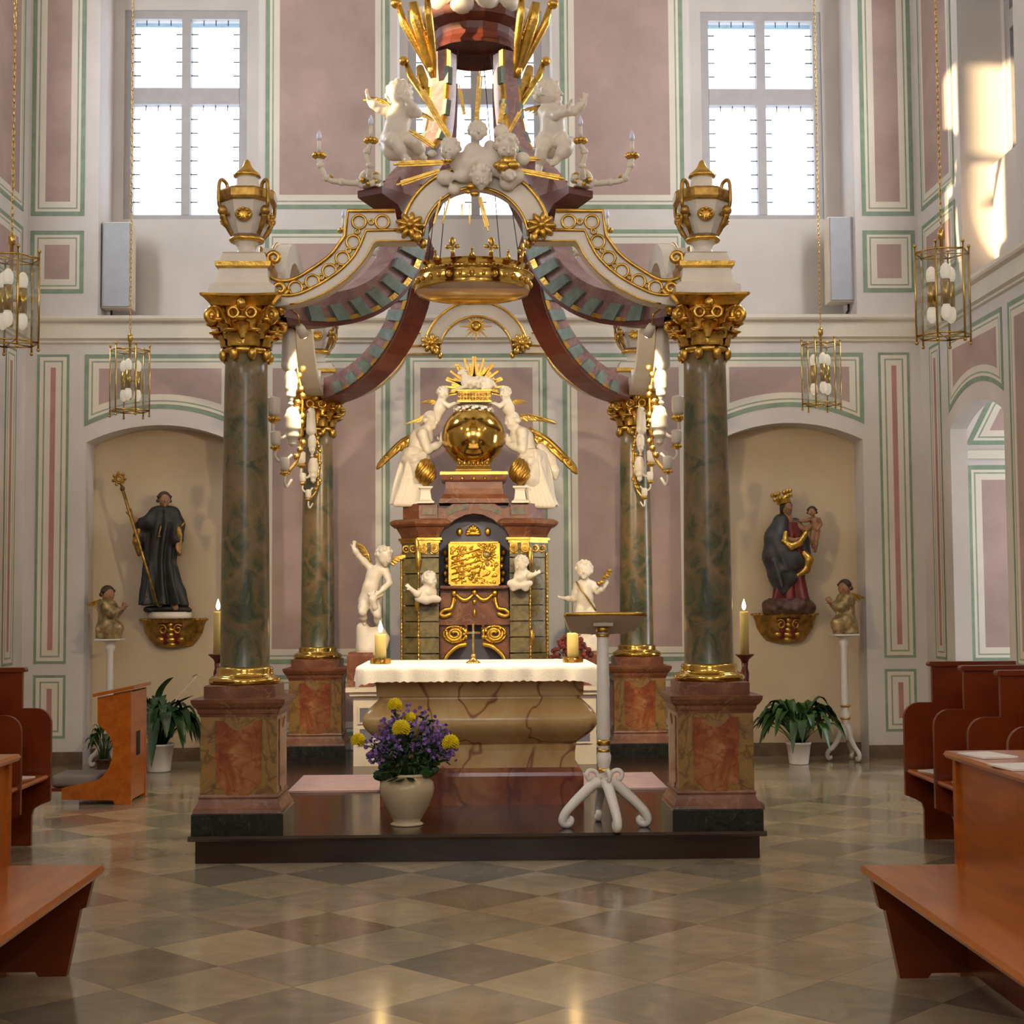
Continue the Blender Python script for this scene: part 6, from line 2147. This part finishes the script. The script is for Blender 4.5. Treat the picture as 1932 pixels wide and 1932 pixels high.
def small_angel(px, pt, lab, m, hd):
    x, y, zt = pedestal(px, 'white tripod pedestal under the kneeling angel %s' % ('beside the black robed saint' if m > 0 else 'beside the crowned madonna'), pt, 0)
    t = thing('kneeling_angel', lab, 'statue', (x, y, zt+.001), 'kneeling angels on pedestals')
    S = SDF(.0055); H = SDF(.0055)
    q = lambda dx, dy, dz: A3(x+m*dx, y+dy, zt+dz)
    Hd = q(hd[0], -.03, hd[1])
    head(S, Hd, .070, (.6*m, -.75, -.2), (0, 0, 1), 'cap', True, None, H)
    ch = q(hd[0]-.01, -.01, hd[1]-.135)
    S.cone(ch, Hd, .05, .034, .03); S.cone(q(-.02, 0, .16), ch, .075, .07, .05)
    for dy in (-.07, .06):
        S.chain([ch+A3(0, dy, .02), q(hd[0]+.06, dy-.03, hd[1]-.19), q(hd[0]+.14, dy*.3-.05, hd[1]-.15)], [.036, .028, .02], .02)
        hand(S, q(hd[0]+.14, dy*.3-.05, hd[1]-.15), A3(m*.7, -.1, .6), A3(0, -np.sign(dy), 0), .06, .5, .006)
    S.cone(q(-.06, -.03, .03), q(-.10, -.02, .03), .03, .025, .02)
    sdf_obj('body', S, 'skin', t); sdf_obj('hair', H, 'hair', t)
    S = SDF(.0065)
    robe(S, [ch+A3(0, 0, .06), ch, q(-.02, 0, .18), q(-.02, 0, .10), q(-.02, 0, .004)], [.06, .085, .09, .115, .115], 6, .12, .4, .02, .8)
    S.chain([q(-.02, -.04, .15), q(.07, -.05, .10), q(.06, -.05, .03)], [.07, .06, .05], .04)
    S.ell(ch+A3(0, 0, .01), (.092, .075, .07), .03)
    for dy in (-.07, .06):
        S.chain([ch+A3(0, dy, .02), q(hd[0]+.06, dy-.03, hd[1]-.19), q(hd[0]+.105, dy*.6-.04, hd[1]-.17)], [.05, .045, .038], .03)
    for i in range(5): S.ell(q(-.09+.045*i, -.09, .09+.03*sin(i*2)), (.035, .02, .025), .02)
    sdf_obj('robe', S, 'silver', t)
    for yy in (.05,):
        w = wing(ch+A3(-m*.05, yy, .03), ch+A3(-m*.12, yy+.05, .06), (-m*.02, 0, -.15), 6, .12); w.build('wing', 'gold', t)
    mb = MB(); mb.tube([tuple(q(hd[0]+.15, -.06, hd[1]-.17)), tuple(q(hd[0]+.165, -.06, hd[1]-.09))], [.014, .018], 8); mb.build('candle_cup', 'gold_old', t)
small_angel(207, 1205, 'small kneeling angel with dark hair on a pedestal left of the black robed saint', 1, (-.02, .435))
small_angel(1594, 1196, 'small kneeling angel with gilded wing on a pedestal right of the crowned madonna', -1, (-.01, .455))

# ------------------------------------------------------------------ potted plants
def leaf(mb, pts, w, droop=0):
    """blade along pts with a folded midrib"""
    pts = [Vector(p) for p in smoothline(pts, 4)]
    n = len(pts)
    rows = []
    for i, p in enumerate(pts):
        t = i/(n-1)
        d = (pts[min(i+1, n-1)]-pts[max(i-1, 0)]).normalized()
        sd = d.cross(Vector((0, 0, 1)))
        sd = sd.normalized() if sd.length > 1e-4 else Vector((1, 0, 0))
        up = sd.cross(d)
        ww = w*max(.04, sin(pi*min(1, .04+t*.96))**.8)*(1.15-.3*t)
        rows.append([p-sd*ww+up*ww*.35, p, p+sd*ww+up*ww*.35])
    mb.sheet(rows)
def plant(name, lab, px, pot_py, Y, rp, hp, leaves, mat, potmat='pot'):
    x, y, _ = at(px, pot_py, Y)
    t = thing(name, lab, 'plant', (x, y, 0), None)
    mb = MB(); mb.lathe([(rp*.78, .002), (rp*.8, .01), (rp, hp-.02), (rp*1.04, hp-.02), (rp*1.04, hp), (rp*.94, hp), (rp*.9, hp-.04)], (x, y, 0), 32); mb.build('pot', potmat, t)
    mb = MB(); mb.lathe([(.001, hp-.035), (rp*.9, hp-.035)], (x, y, 0), 20, cap=False); mb.build('soil', 'ink', t)
    rnd = random.Random(px)
    mb = MB(); mb.smooth = True
    for i in range(leaves[0]):
        a = rnd.uniform(0, 2*pi); q = rnd.uniform(.25, 1)
        R = leaves[1]*(.35+.65*q); hgt = leaves[2]*(1.05-.55*q)*rnd.uniform(.8, 1.15)
        d = Vector((cos(a), sin(a)*.8, 0))
        b = Vector((x, y, hp-.03))+d*rp*.4*q
        m1 = b+d*R*.35+Vector((0, 0, hgt*.75)); m2 = b+d*R*.75+Vector((0, 0, hgt)); e = b+d*R*1.05+Vector((0, 0, hgt-leaves[3]*q*rnd.uniform(.5, 1.2)))
        if e.y > YN-.02: e.y = YN-.02
        if m2.y > YN-.03: m2.y = YN-.03
        mb.tube([b, b.lerp(m1, .5)+Vector((0, 0, .02)), m1], [.004, .004, .003], 5)
        leaf(mb, [m1, m2, e], leaves[4]*rnd.uniform(.75, 1.2))
    return t, mb, x, y
t, mb, x, y = plant('peace_lily', 'large drooping peace lily in a white pot behind the kneeler', 300, 1440, 14.05, .135, .26, (90, .40, .46, .40, .050), 'leaf2')
P = PP(14.0)
leaf(mb, [P(297, 1330), P(306, 1305, -.02), P(322, 1284, -.04), P(328, 1278, -.04)], .07)
leaf(mb, [P(322, 1330), P(338, 1326, -.05), P(350, 1320, -.06), P(366, 1312, -.08)], .045)
mb.tube([tuple(P(300, 1390)), tuple(P(297, 1330))], .005, 5)
mb.build('leaves', 'leaf2', t)
mb = MB(); mb.tube(smoothline([tuple(P(310, 1390)), tuple(P(330, 1325)), tuple(P(371, 1276))], 5), .004, 5); leaf(mb, [P(362, 1279), P(372, 1273, -.02), P(382, 1275, -.02)], .02); mb.build('spathe', 'pot', t, label='pale flower on a long stem')
t, mb, x, y = plant('potted_plant', 'spreading green plant in a white pot under the crowned madonna', 1507, 1425, 14.2, .115, .21, (74, .46, .46, .26, .044), 'leaf')
leaf(mb, [P(1518, 1385), P(1520, 1355), P(1521, 1335), P(1518, 1322)], .045)
mb.build('leaves', 'leaf', t)
t, mb, x, y = plant('potted_plant', 'small green plant in a brown pot on the floor behind the kneeler', 196, 1418, 14.1, .07, .12, (26, .16, .36, .10, .026), 'leaf', 'darkbrown')
mb.build('leaves', 'leaf', t)
# ------------------------------------------------------------------ hanging crown
cx_, cy_ = at(891, 545, YM)[0], YM
z0 = 3.965
t = thing('hanging_coronet', 'large gilded crown with fleurs-de-lis hanging on wires under the canopy', 'crown', (cx_, cy_, z0))
c = (cx_, cy_, 0)
mb = MB(); mb.lathe([(.001, z0+.012), (.425, z0+.012), (.445, z0), (.452, z0+.012), (.446, z0+.026), (.448, z0+.03), (.452, z0+.10), (.448, z0+.105), (.466, z0+.115), (.472, z0+.13), (.462, z0+.145), (.455, z0+.15), (.462, z0+.19), (.458, z0+.19), (.445, z0+.14), (.44, z0+.03), (.001, z0+.02)], c, 64, cap=False)
ho = mb.build('hoop', 'gold_smooth', t)
mb = MB(); mb.smooth = True
for i in range(32):
    a = 2*pi*i/32
    r = (.016, .016, .02) if i % 2 else (.022, .022, .028)
    mb.ball((cx_+.453*cos(a), cy_+.453*sin(a), z0+.066), r, 8, 6)
for i in range(96):
    a = 2*pi*i/96; mb.ball((cx_+.473*cos(a), cy_+.473*sin(a), z0+.13), .008, 6, 4)
mb.build('jewels', 'gold', ho)
for i in range(10):
    a = 2*pi*(i+.5)/10-pi/2
    mb = MB(); mb.smooth = True
    T = Vector((-sin(a), cos(a), 0)); O = Vector((cx_+.462*cos(a), cy_+.462*sin(a), 0))
    F = lambda u, z: tuple(O+T*u+Vector((.02*cos(a)*z/.14, .02*sin(a)*z/.14, z0+.185+z)))
    rot = Matrix((T, Vector((cos(a), sin(a), 0)), Vector((0, 0, 1)))).transposed().to_quaternion()
    mb.tube([F(0, 0), F(0, .08)], [.02, .012], 6)
    mb.ball(F(0, .115), (.026, .010, .036), 8, 6, rot)
    for s in (-1, 1): mb.ball(F(s*.036, .078), (.024, .010, .017), 8, 6, rot)
    mb.ball(F(0, .055), (.02, .012, .01), 8, 6, rot)
    mb.build('fleuron', 'gold', ho)
    a = 2*pi*i/10-pi/2
    T = Vector((-sin(a), cos(a), 0)); O = Vector((cx_+.462*cos(a), cy_+.462*sin(a), 0))
    mb = MB(); mb.tube([F(0, -.01), F(0, .05)], [.035, .004], 6, sx=1.0); mb.ball(F(0, .06), (.011, .011, .013), 8, 6); mb.build('point', 'gold', ho)
for k in range(4):
    a = pi/4+pi/2*k+.2
    mb = MB(); mb.tube([(cx_+.44*cos(a), cy_+.44*sin(a), z0+.17), (cx_+.18*cos(a), cy_+.18*sin(a), 5.85)], .0035, 5); mb.build('wire', 'ink', t)

# ------------------------------------------------------------------ candelabra on the brackets
def make_candelabrum():
    x, y, z = -.75, 10.40, 4.50
    t = thing('candelabrum', '', 'candelabrum', (x, y, z), 'white and gold candelabra on the canopy brackets')
    mb = MB(); mb.smooth = True
    mb.lathe([(.06, z), (.065, z+.012), (.035, z+.03), (.03, z+.06), (.045, z+.09), (.02, z+.11)], (x, y, 0), 18)
    for i in range(10):
        a = 2*pi*i/10; mb.ball((x+.055*cos(a), y+.055*sin(a)-.01, z+.055+.04*sin(i*2.1)), (.032, .026, .03), 8, 6)
    ba = mb.build('rosette', 'ivory', t)
    mb = MB(); mb.smooth = True
    for i in range(6):
        a = 2*pi*i/6+.4; mb.ball((x+.05*cos(a), y-.05+.02*sin(a), z+.06+.05*sin(a)), (.02, .018, .022), 8, 6)
    mb.build('gilt_buds', 'gold', ba)
    for pts, hgt in (([(x-.02, y, z+.05), (x-.10, y-.01, z+.03), (x-.20, y-.02, z+.035), (x-.29, y-.03, z+.05), (x-.335, y-.035, z+.12), (x-.355, y-.04, z+.20)], 0),
                     ([(x+.0, y-.02, z+.05), (x+.005, y-.10, z+.06), (x+.01, y-.14, z+.12), (x-.01, y-.15, z+.20), (x+.02, y-.16, z+.27)], 0)):
        p = smoothline(pts, 5)
        mb = MB(); mb.tube(p, [.024-.008*i/len(p) for i in range(len(p))], 8)
        for i in range(4, len(p)-3, 6): mb.ball(p[i], (.028, .026, .028), 8, 6)
        ar = mb.build('arm', 'ivory', t)
        e = p[-1]
        mb = MB(); mb.smooth = True
        mb.lathe([(.012, 0), (.03, .012), (.036, .03), (.02, .034)], e, 14)
        for i in range(8):
            a = 2*pi*i/8; mb.ball((e[0]+.036*cos(a), e[1]+.036*sin(a), e[2]+.02), (.016, .016, .02), 6, 5)
        mb.ball((p[14][0], p[14][1], p[14][2]+.028), (.02, .018, .014), 7, 5)
        mb.build('drip_cup', 'gold', ar)
        mb = MB(); mb.lathe([(.013, .03), (.013, .125)], e, 12); mb.build('candle_sleeve', 'ivory', ar)
        mb = MB(); mb.lathe([(.009, .125), (.018, .145), (.017, .165), (.007, .195), (.001, .205)], e, 14); mb.build('bulb', 'bulb', ar, label='bluish white candle bulb')
    return t
cd0 = make_candelabrum()
cd0['label'] = 'white and gold candelabrum on the bracket below the left seated putto'
again(cd0, (.76, 10.40, 4.50), 'white and gold candelabrum on the bracket below the right seated putto', True)
again(cd0, (-.77, 12.52, 4.50), 'white and gold candelabrum on the rear left canopy bracket')
again(cd0, (.77, 12.52, 4.50), 'white and gold candelabrum on the rear right canopy bracket', True)

# ------------------------------------------------------------------ white pendant sconces beside the columns
def make_sconce():
    x, y = -1.24, 9.78
    zt = 3.37
    t = thing('pendant_sconce', '', 'sconce', (x, y, zt), 'white pendant sconces beside the columns')
    zs = [(zt, zt-.255, .036, .044), (zt-.275, zt-.51, .040, .03), (zt-.53, zt-.79, .048, .045)]
    for i, (a, b, w0, w1) in enumerate(zs):
        S = SDF(.007)
        n = 5
        for k in range(n):
            t0, t1 = k/n, (k+1)/n
            r = lambda u: 1.2*(w0+(w1-w0)*u)*(1 if i == 0 else max(.3, sin(pi*(.28+.68*u))))
            S.cone((x+.012*i, y, a+(b-a)*t0-.03), (x+.012*i, y, a+(b-a)*t1+.02*(k == n-1)), r(t0), r(t1), .01)
        sdf_obj('pendant_leaf', S, 'ivory', t)
    mb = MB(); mb.smooth = True
    mb.tube(smoothline([(x+.03, y+.03, zt+.02), (x+.05, y+.03, zt-.25), (x+.085, y+.03, zt-.45), (x+.075, y+.03, zt-.7), (x+.06, y+.03, zt-.85), (x+.0, y+.0, zt-.95)], 5), .010, 6)
    for i in range(14):
        a = i*1.7; z = zt-.26-.045*i
        mb.ball((x+.07+.022*cos(a), y+.025, z), (.022, .016, .024), 7, 5)
    mb.build('gilt_vine_trim', 'gold', t)
    for dx, dz, s in ((-.095, -.56, 1.0), (-.08, -.76, .75), (-.02, -.93, .7)):
        e = (x+dx, y-.05, zt+dz)
        mb = MB(); mb.tube(smoothline([(x+.02, y, zt+dz-.10*s), (x+dx*.4, y-.03, zt+dz-.17*s), (x+dx, y-.05, zt+dz-.13*s), (e[0], e[1], e[2]-.06*s)], 4), .013*s, 7)
        ar = mb.build('arm', 'ivory', t)
        mb = MB(); mb.lathe([(.012*s, -.075*s), (.034*s, -.055*s), (.040*s, -.03*s), (.03*s, -.025*s)], e, 14)
        for i in range(6):
            a = 2*pi*i/6; mb.ball((e[0]+.035*s*cos(a), e[1]+.035*s*sin(a), e[2]-.045*s), .014*s, 6, 5)
        mb.build('drip_cup', 'gold', ar)
        mb = MB(); mb.lathe([(.030*s, -.03*s), (.044*s, .0), (.046*s, .085*s), (.036*s, .10*s), (.01*s, .105*s)], e, 14); mb.build('candle_sleeve', 'ivory', ar)
    mb = MB(); mb.tube([(x, y, zt-.04), (x-.06, y-.06, zt-.03), (x-.12, y-.12, zt+.01)], .012, 6); mb.build('bracket', 'gold', t)
    return t
sc0 = make_sconce()
sc0['label'] = 'white and gold pendant sconce beside the front left column'
again(sc0, (1.24, 9.78, 3.37), 'white and gold pendant sconce beside the front right column', True)
again(sc0, (-1.485, 13.28, 3.30), 'white and gold pendant sconce before the back left column', False, None, .85)
again(sc0, (1.485, 13.28, 3.30), 'white and gold pendant sconce before the back right column', True, None, .85)

# small altar spotlights fixed behind the front capitals
for s in (-1, 1):
    x, y, z = s*1.12, 9.50, 3.30
    t = thing('spotlight', 'small altar spotlight behind the front %s capital' % ('left' if s < 0 else 'right'), 'spotlight', (x, y, z), 'altar spotlights')
    ax = Vector((-s*.55, .95, -1.1)).normalized(); q = Vector((0, 0, 1)).rotation_difference(ax)
    mb = MB(); mb.lathe([(.001, -.05), (.025, -.05), (.03, -.03), (.034, .03), (.030, .03), (.028, .0)], (x, y, z), 16, axis=q, cap=False); mb.build('housing', 'ivory', t)
    mb = MB(); mb.tube([(x-ax.x*.045, y-ax.y*.045, z-ax.z*.045), (x+s*.02, y-.05, z+.10), (s*1.20, 9.46, 3.45)], .008, 6); mb.build('bracket', 'brass', t)
    mb = MB(); mb.ball((x+ax.x*.02, y+ax.y*.02, z+ax.z*.02), (.026, .026, .026)); mb.build('bulb', 'lampglow', t)
    o = light('altar_spot', 'SPOT', (x+ax.x*.06, y+ax.y*.06, z+ax.z*.06), (-s*.2, 11.7, 1.55), 230, (1.0, .80, .52), spot_size=radians(106), spot_blend=.5, shadow_soft_size=.04)

# ------------------------------------------------------------------ hanging glass lanterns
def make_lantern():
    x, y, z0, h, r = 2.945, 9.2, 3.21, .53, .172
    t = thing('hanging_lantern', '', 'lantern', (x, y, z0), 'brass and glass lanterns on chains')
    V = [(x+r*cos(pi/3*k), y+r*sin(pi/3*k)) for k in range(6)]
    mb = MB()
    for zz_ in (z0, z0+h):
        mb = MB()
        for k in range(6):
            a, b = V[k], V[(k+1) % 6]
            mb.tube([(a[0], a[1], zz_), (b[0], b[1], zz_)], .006, 6)
        for k in range(3):
            mb.tube([V[k]+(zz_,), V[k+3]+(zz_,)], .004, 5)
        fr = mb.build('hexagon_frame', 'brass', t)
    for k in range(6):
        mb = MB(); mb.tube([V[k]+(z0-.04,), V[k]+(z0+h+.04,)], .007, 6); mb.ball(V[k]+(z0-.045,), .012, 8, 6); mb.ball(V[k]+(z0+h+.045,), .012, 8, 6); mb.build('rod', 'brass', fr)
    for k in range(6):
        a, b = Vector(V[k]), Vector(V[(k+1) % 6])
        a, b = a.lerp(b, .04), b.lerp(a, .04)
        n = (b-a).normalized(); n = Vector((n.y, -n.x))*.003
        mb = MB()
        vs = [(p.x+s*n.x, p.y+s*n.y, z) for z in (z0+.01, z0+h-.01) for s in (-1, 1) for p in (a, b)]
        mb.add(vs, [(0, 2, 3, 1), (4, 5, 7, 6), (0, 1, 5, 4), (2, 6, 7, 3), (0, 4, 6, 2), (1, 3, 7, 5)], False)
        mb.build('pane', 'glass_lamp', t)
    mb = MB(); mb.lathe([(.012, z0+.10), (.02, z0+.12), (.012, z0+.16), (.012, z0+h+.08), (.022, z0+h+.09), (.022, z0+h+.14), (.008, z0+h+.16)], (x, y, 0), 12); st_ = mb.build('stem', 'brass', t)
    for k in range(3):
        a = 2*pi*k/3+.5
        p = (x+.07*cos(a), y+.07*sin(a))
        mb = MB(); mb.lathe([(.026, z0+.19), (.026, z0+.35)], p+(0,), 14); mb.tube([(x, y, z0+.27), p+(z0+.27,)], .01, 6); so = mb.build('socket', 'brass', st_)
    for k in range(3):
        a = 2*pi*k/3+.5
        p = (x+.07*cos(a), y+.07*sin(a))
        for s, zb in ((1, z0+.35), (-1, z0+.19)):
            mb = MB(); mb.lathe([(.02, 0), (.03, s*.02), (.033, s*.05), (.028, s*.08), (.012, s*.10), (.001, s*.104)], p+(zb,), 14); mb.build('bulb', 'bulb_on', t, label='opal white bulb')
    mb = MB()
    z = z0+h+.15; i = 0
    while z < ZT-.02:
        pts = [(x+(.008*cos(b) if i % 2 else 0), y+(0 if i % 2 else .008*cos(b)), z+.022+.026*sin(b)) for b in [2*pi*k/8 for k in range(8)]]
        mb.tube(pts, .003, 4, True); z += .042; i += 1
    mb.build('chain', 'brass', t)
    return t
la0 = make_lantern()
la0['label'] = 'glass lantern on a long chain near the sunlit right window bay'
again(la0, (-2.89, 9.2, 3.18), 'glass lantern cut off by the left edge of the picture', True)
again(la0, (3.06, 13.0, 3.29), 'glass lantern hanging before the arch of the right niche')
again(la0, (-3.04, 13.0, 3.25), 'glass lantern hanging before the arch of the left niche', True)

# ------------------------------------------------------------------ loudspeakers in the outer window bays
for s, px in ((-1, 219), (1, 1592)):
    x = at(px, 500, 14.74)[0]
    za, zb = at(px, 580 if s < 0 else 568, 14.74)[2], at(px, 418 if s < 0 else 408, 14.74)[2]
    t = thing('loudspeaker', 'tall grey loudspeaker mounted below the %s window, over the %s' % (('left', 'black robed saint') if s < 0 else ('right', 'crowned madonna')), 'speaker', (x, 14.80, za), 'column loudspeakers in the window bays')
    mb = MB(); mb.box(x-.145, x+.145, 14.76, 14.96, za, zb); mb.build('cabinet', 'cream', t)
    mb = MB(); mb.box(x-.132, x+.132, 14.735, 14.76, za+.012, zb-.012); mb.build('grille', 'speaker', t)
    mb = MB(); mb.box(x-.05, x+.05, 14.96, Y1-.001, (za+zb)/2-.1, (za+zb)/2+.1); mb.tube([(x+s*.08, 14.9, za), (x+s*.08, 14.9, za-.06), (x+s*.08, 14.98, za-.08)], .012, 6); mb.build('wall_bracket', 'ink', t)

# ------------------------------------------------------------------ choir stalls, benches, kneeler
def stalls(s, yend, label):
    t = thing('choir_stall_row', label, 'choir stalls', (s*3.1, yend-1.6, 0), 'oak choir stalls')
    prof = [(2.90, 0), (2.90, .19), (2.885, .235), (2.84, .262), (2.78, .285), (2.78, .78)]+[(2.88-.10*cos(radians(a)), .785+.10*sin(radians(a))) for a in range(10, 91, 16)]+[(2.97, .885), (2.97, 1.12), (3.50, 1.12), (3.50, 0)]
    prof = [(s*u, v) for u, v in prof]
    n = 7
    for k in range(n):
        y = yend-.635*k
        mb = MB(); mb.pxz(prof, y-.035, y); pt = mb.build('partition', 'oak_shade', t)
        mb = MB(); mb.pxz([(s*u, v) for u, v in ((2.95, 1.12), (2.945, 1.135), (2.955, 1.15), (3.52, 1.15), (3.52, 1.12))], y-.05, y+.015); mb.build('cap', 'oak_shade', pt)
    for k in range(n-1):
        y = yend-.635*k
        mb = MB(); mb.pxz([(s*u, v) for u, v in ((2.80, .425), (2.79, .44), (2.80, .455), (3.40, .455), (3.40, .425))], y-.63, y-.04); mb.build('seat', 'oak', t)
    mb = MB(); mb.pxz([(s*u, v) for u, v in ((3.40, .02), (3.40, 1.11), (3.43, 1.11), (3.43, .02))], yend-.635*(n-1), yend-.01); mb.build('back_panel', 'oak_shade', t)
    return t
stalls(1, 9.72, 'row of oak choir stalls with rounded arms along the right wall')
stalls(-1, 9.83, 'row of oak choir stalls with rounded arms along the left wall')
def bench(s, yend, label):
    t = thing('choir_bench', label, 'bench', (s*1.8, yend-1.4, 0), 'oak benches before the choir stalls')
    y1 = 3.3
    mb = MB(); mb.pxz([(s*u, v) for u, v in ((1.60, .412), (1.588, .43), (1.597, .45), (2.0, .45), (2.0, .412))], y1, yend); mb.build('seat', 'oak', t)
    pr = [(1.73, 0), (1.845, .0), (1.86, .02), (2.16, .02), (2.18, 0), (2.26, 0), (2.26, .412), (1.62, .412), (1.645, .31), (1.65, .285), (1.675, .275)]
    for y in (yend-.02, 3.6):
        mb = MB(); mb.pxz([(s*u, v) for u, v in pr], y-.045, y); mb.build('end_panel', 'oak_shade', t)
    mb = MB(); mb.box(*sorted((s*2.0, s*2.03)), y1, yend-.03, .45, .89); bp = mb.build('back_panel', 'oak', t)
    mb = MB(); mb.box(*sorted((s*1.985, s*2.045)), yend-.045, yend-.005, .0, .89); mb.build('end_post', 'oak', bp)
    mb = MB(); mb.box(*sorted((s*2.01, s*2.03)), y1, yend-.05, .03, .41); mb.build('lower_board', 'oak_shade', bp)
    mb = MB(); mb.pxz([(s*u, v) for u, v in ((1.965, .89), (1.955, .905), (1.965, .918), (2.32, .918), (2.32, .89))], y1, yend+.02); mb.build('book_ledge', 'oak', t)
    mb = MB(); mb.box(*sorted((s*2.24, s*2.28)), yend-.045, yend-.005, 0.412, .89); mb.build('rear_post', 'oak_shade', t)
bench(1, 6.23, 'front right oak bench with a high back and book ledge')
bench(-1, 6.43, 'front left oak bench nearest the camera')
def sheet_of_paper(px, py, z, label, rot, sz=(.15, .21)):
    d = _f*FPX+CR*(px-966)+CU*(966-py); tt = (z-EYE)/d.z
    x, y = d.x*tt, d.y*tt
    mb = MB(); mb.cbox((x, y, z+.003), (sz[0], sz[1], .004), rot); mb.cbox((x+.002, y, z+.0065), (sz[0]*.98, sz[1]*.98, .003), rot+.05)
    prop(mb.build('booklet', 'paper', None, loc=(x, y, z)), label, 'booklet', 'white booklets on the benches')
sheet_of_paper(1862, 1427, .918, 'white booklet on the ledge of the right bench, nearer its end', .2)
sheet_of_paper(1922, 1449, .918, 'white booklet on the ledge of the right bench at the picture edge', .1)
sheet_of_paper(1768, 1457, .455, 'white booklet on the first right stall seat from the altar', .3)
sheet_of_paper(1832, 1480, .455, 'white booklet on the second right stall seat from the altar', .1)
sheet_of_paper(29, 1470, .455, 'white booklet on the left stall seat nearest the altar', -.3)

KY0, KY1 = 11.75, 12.30
t = thing('kneeler', 'oak prayer desk with a curved cut-out side and grey cushion, left of the altar', 'kneeler', (-2.9, 12.0, 0))
SP = [(184, 1316), (184, 1364), (190, 1371), (199, 1379), (208, 1392), (213, 1410), (212, 1428), (206, 1447), (196, 1462), (184, 1472), (116, 1487), (116, 1509), (214, 1510), (216, 1518), (247, 1518), (247, 1304)]
poly = pxs(SP, KY0)
poly = [(u, max(v, .0)) for u, v in poly]
for y in (KY0, KY1-.04):
    mb = MB(); mb.pxz(poly, y, y+.04); mb.build('side_panel', 'oak', t)
xa_, xb_ = poly[0][0], poly[-1][0]
mb = MB(); mb.box(xb_-.03, xb_, KY0+.04, KY1-.04, .03, poly[-1][1]-.01); fp = mb.build('front_panel', 'oak', t)
mb = MB(); mb.box(xb_, xb_+.004, KY0+.20, KY0+.32, .36, .55); mb.build('emblem', 'ink', fp)
za_, zb_ = poly[0][1], poly[-1][1]
mb = MB(); mb.pxz([(xa_-.03, za_+.004), (xb_+.03, zb_+.018), (xb_+.03, zb_+.043), (xa_-.03, za_+.029)], KY0-.03, KY1+.03); mb.build('desk_top', 'oak', t)
xk0, xk1 = at(117, 1500, KY0)[0], at(178, 1500, KY0)[0]
mb = MB(); mb.box(xk0-.16, xk1+.12, KY0+.045, KY1-.045, .10, .125); mb.build('kneeling_board', 'oak_shade', t)
S = SDF(.012); S.fn(lambda X, Y, Z: np.sqrt(np.maximum(np.abs(X-(xk0+xk1)/2+.05)-.16, 0)**2+np.maximum(np.abs(Y-(KY0+KY1)/2)-.17, 0)**2+np.maximum(np.abs(Z-.175)-.02, 0)**2)-.028, (xk0-.2, KY0, .12), (xk1+.15, KY1, .23), .01)
sdf_obj('cushion', S, 'cushion', t)
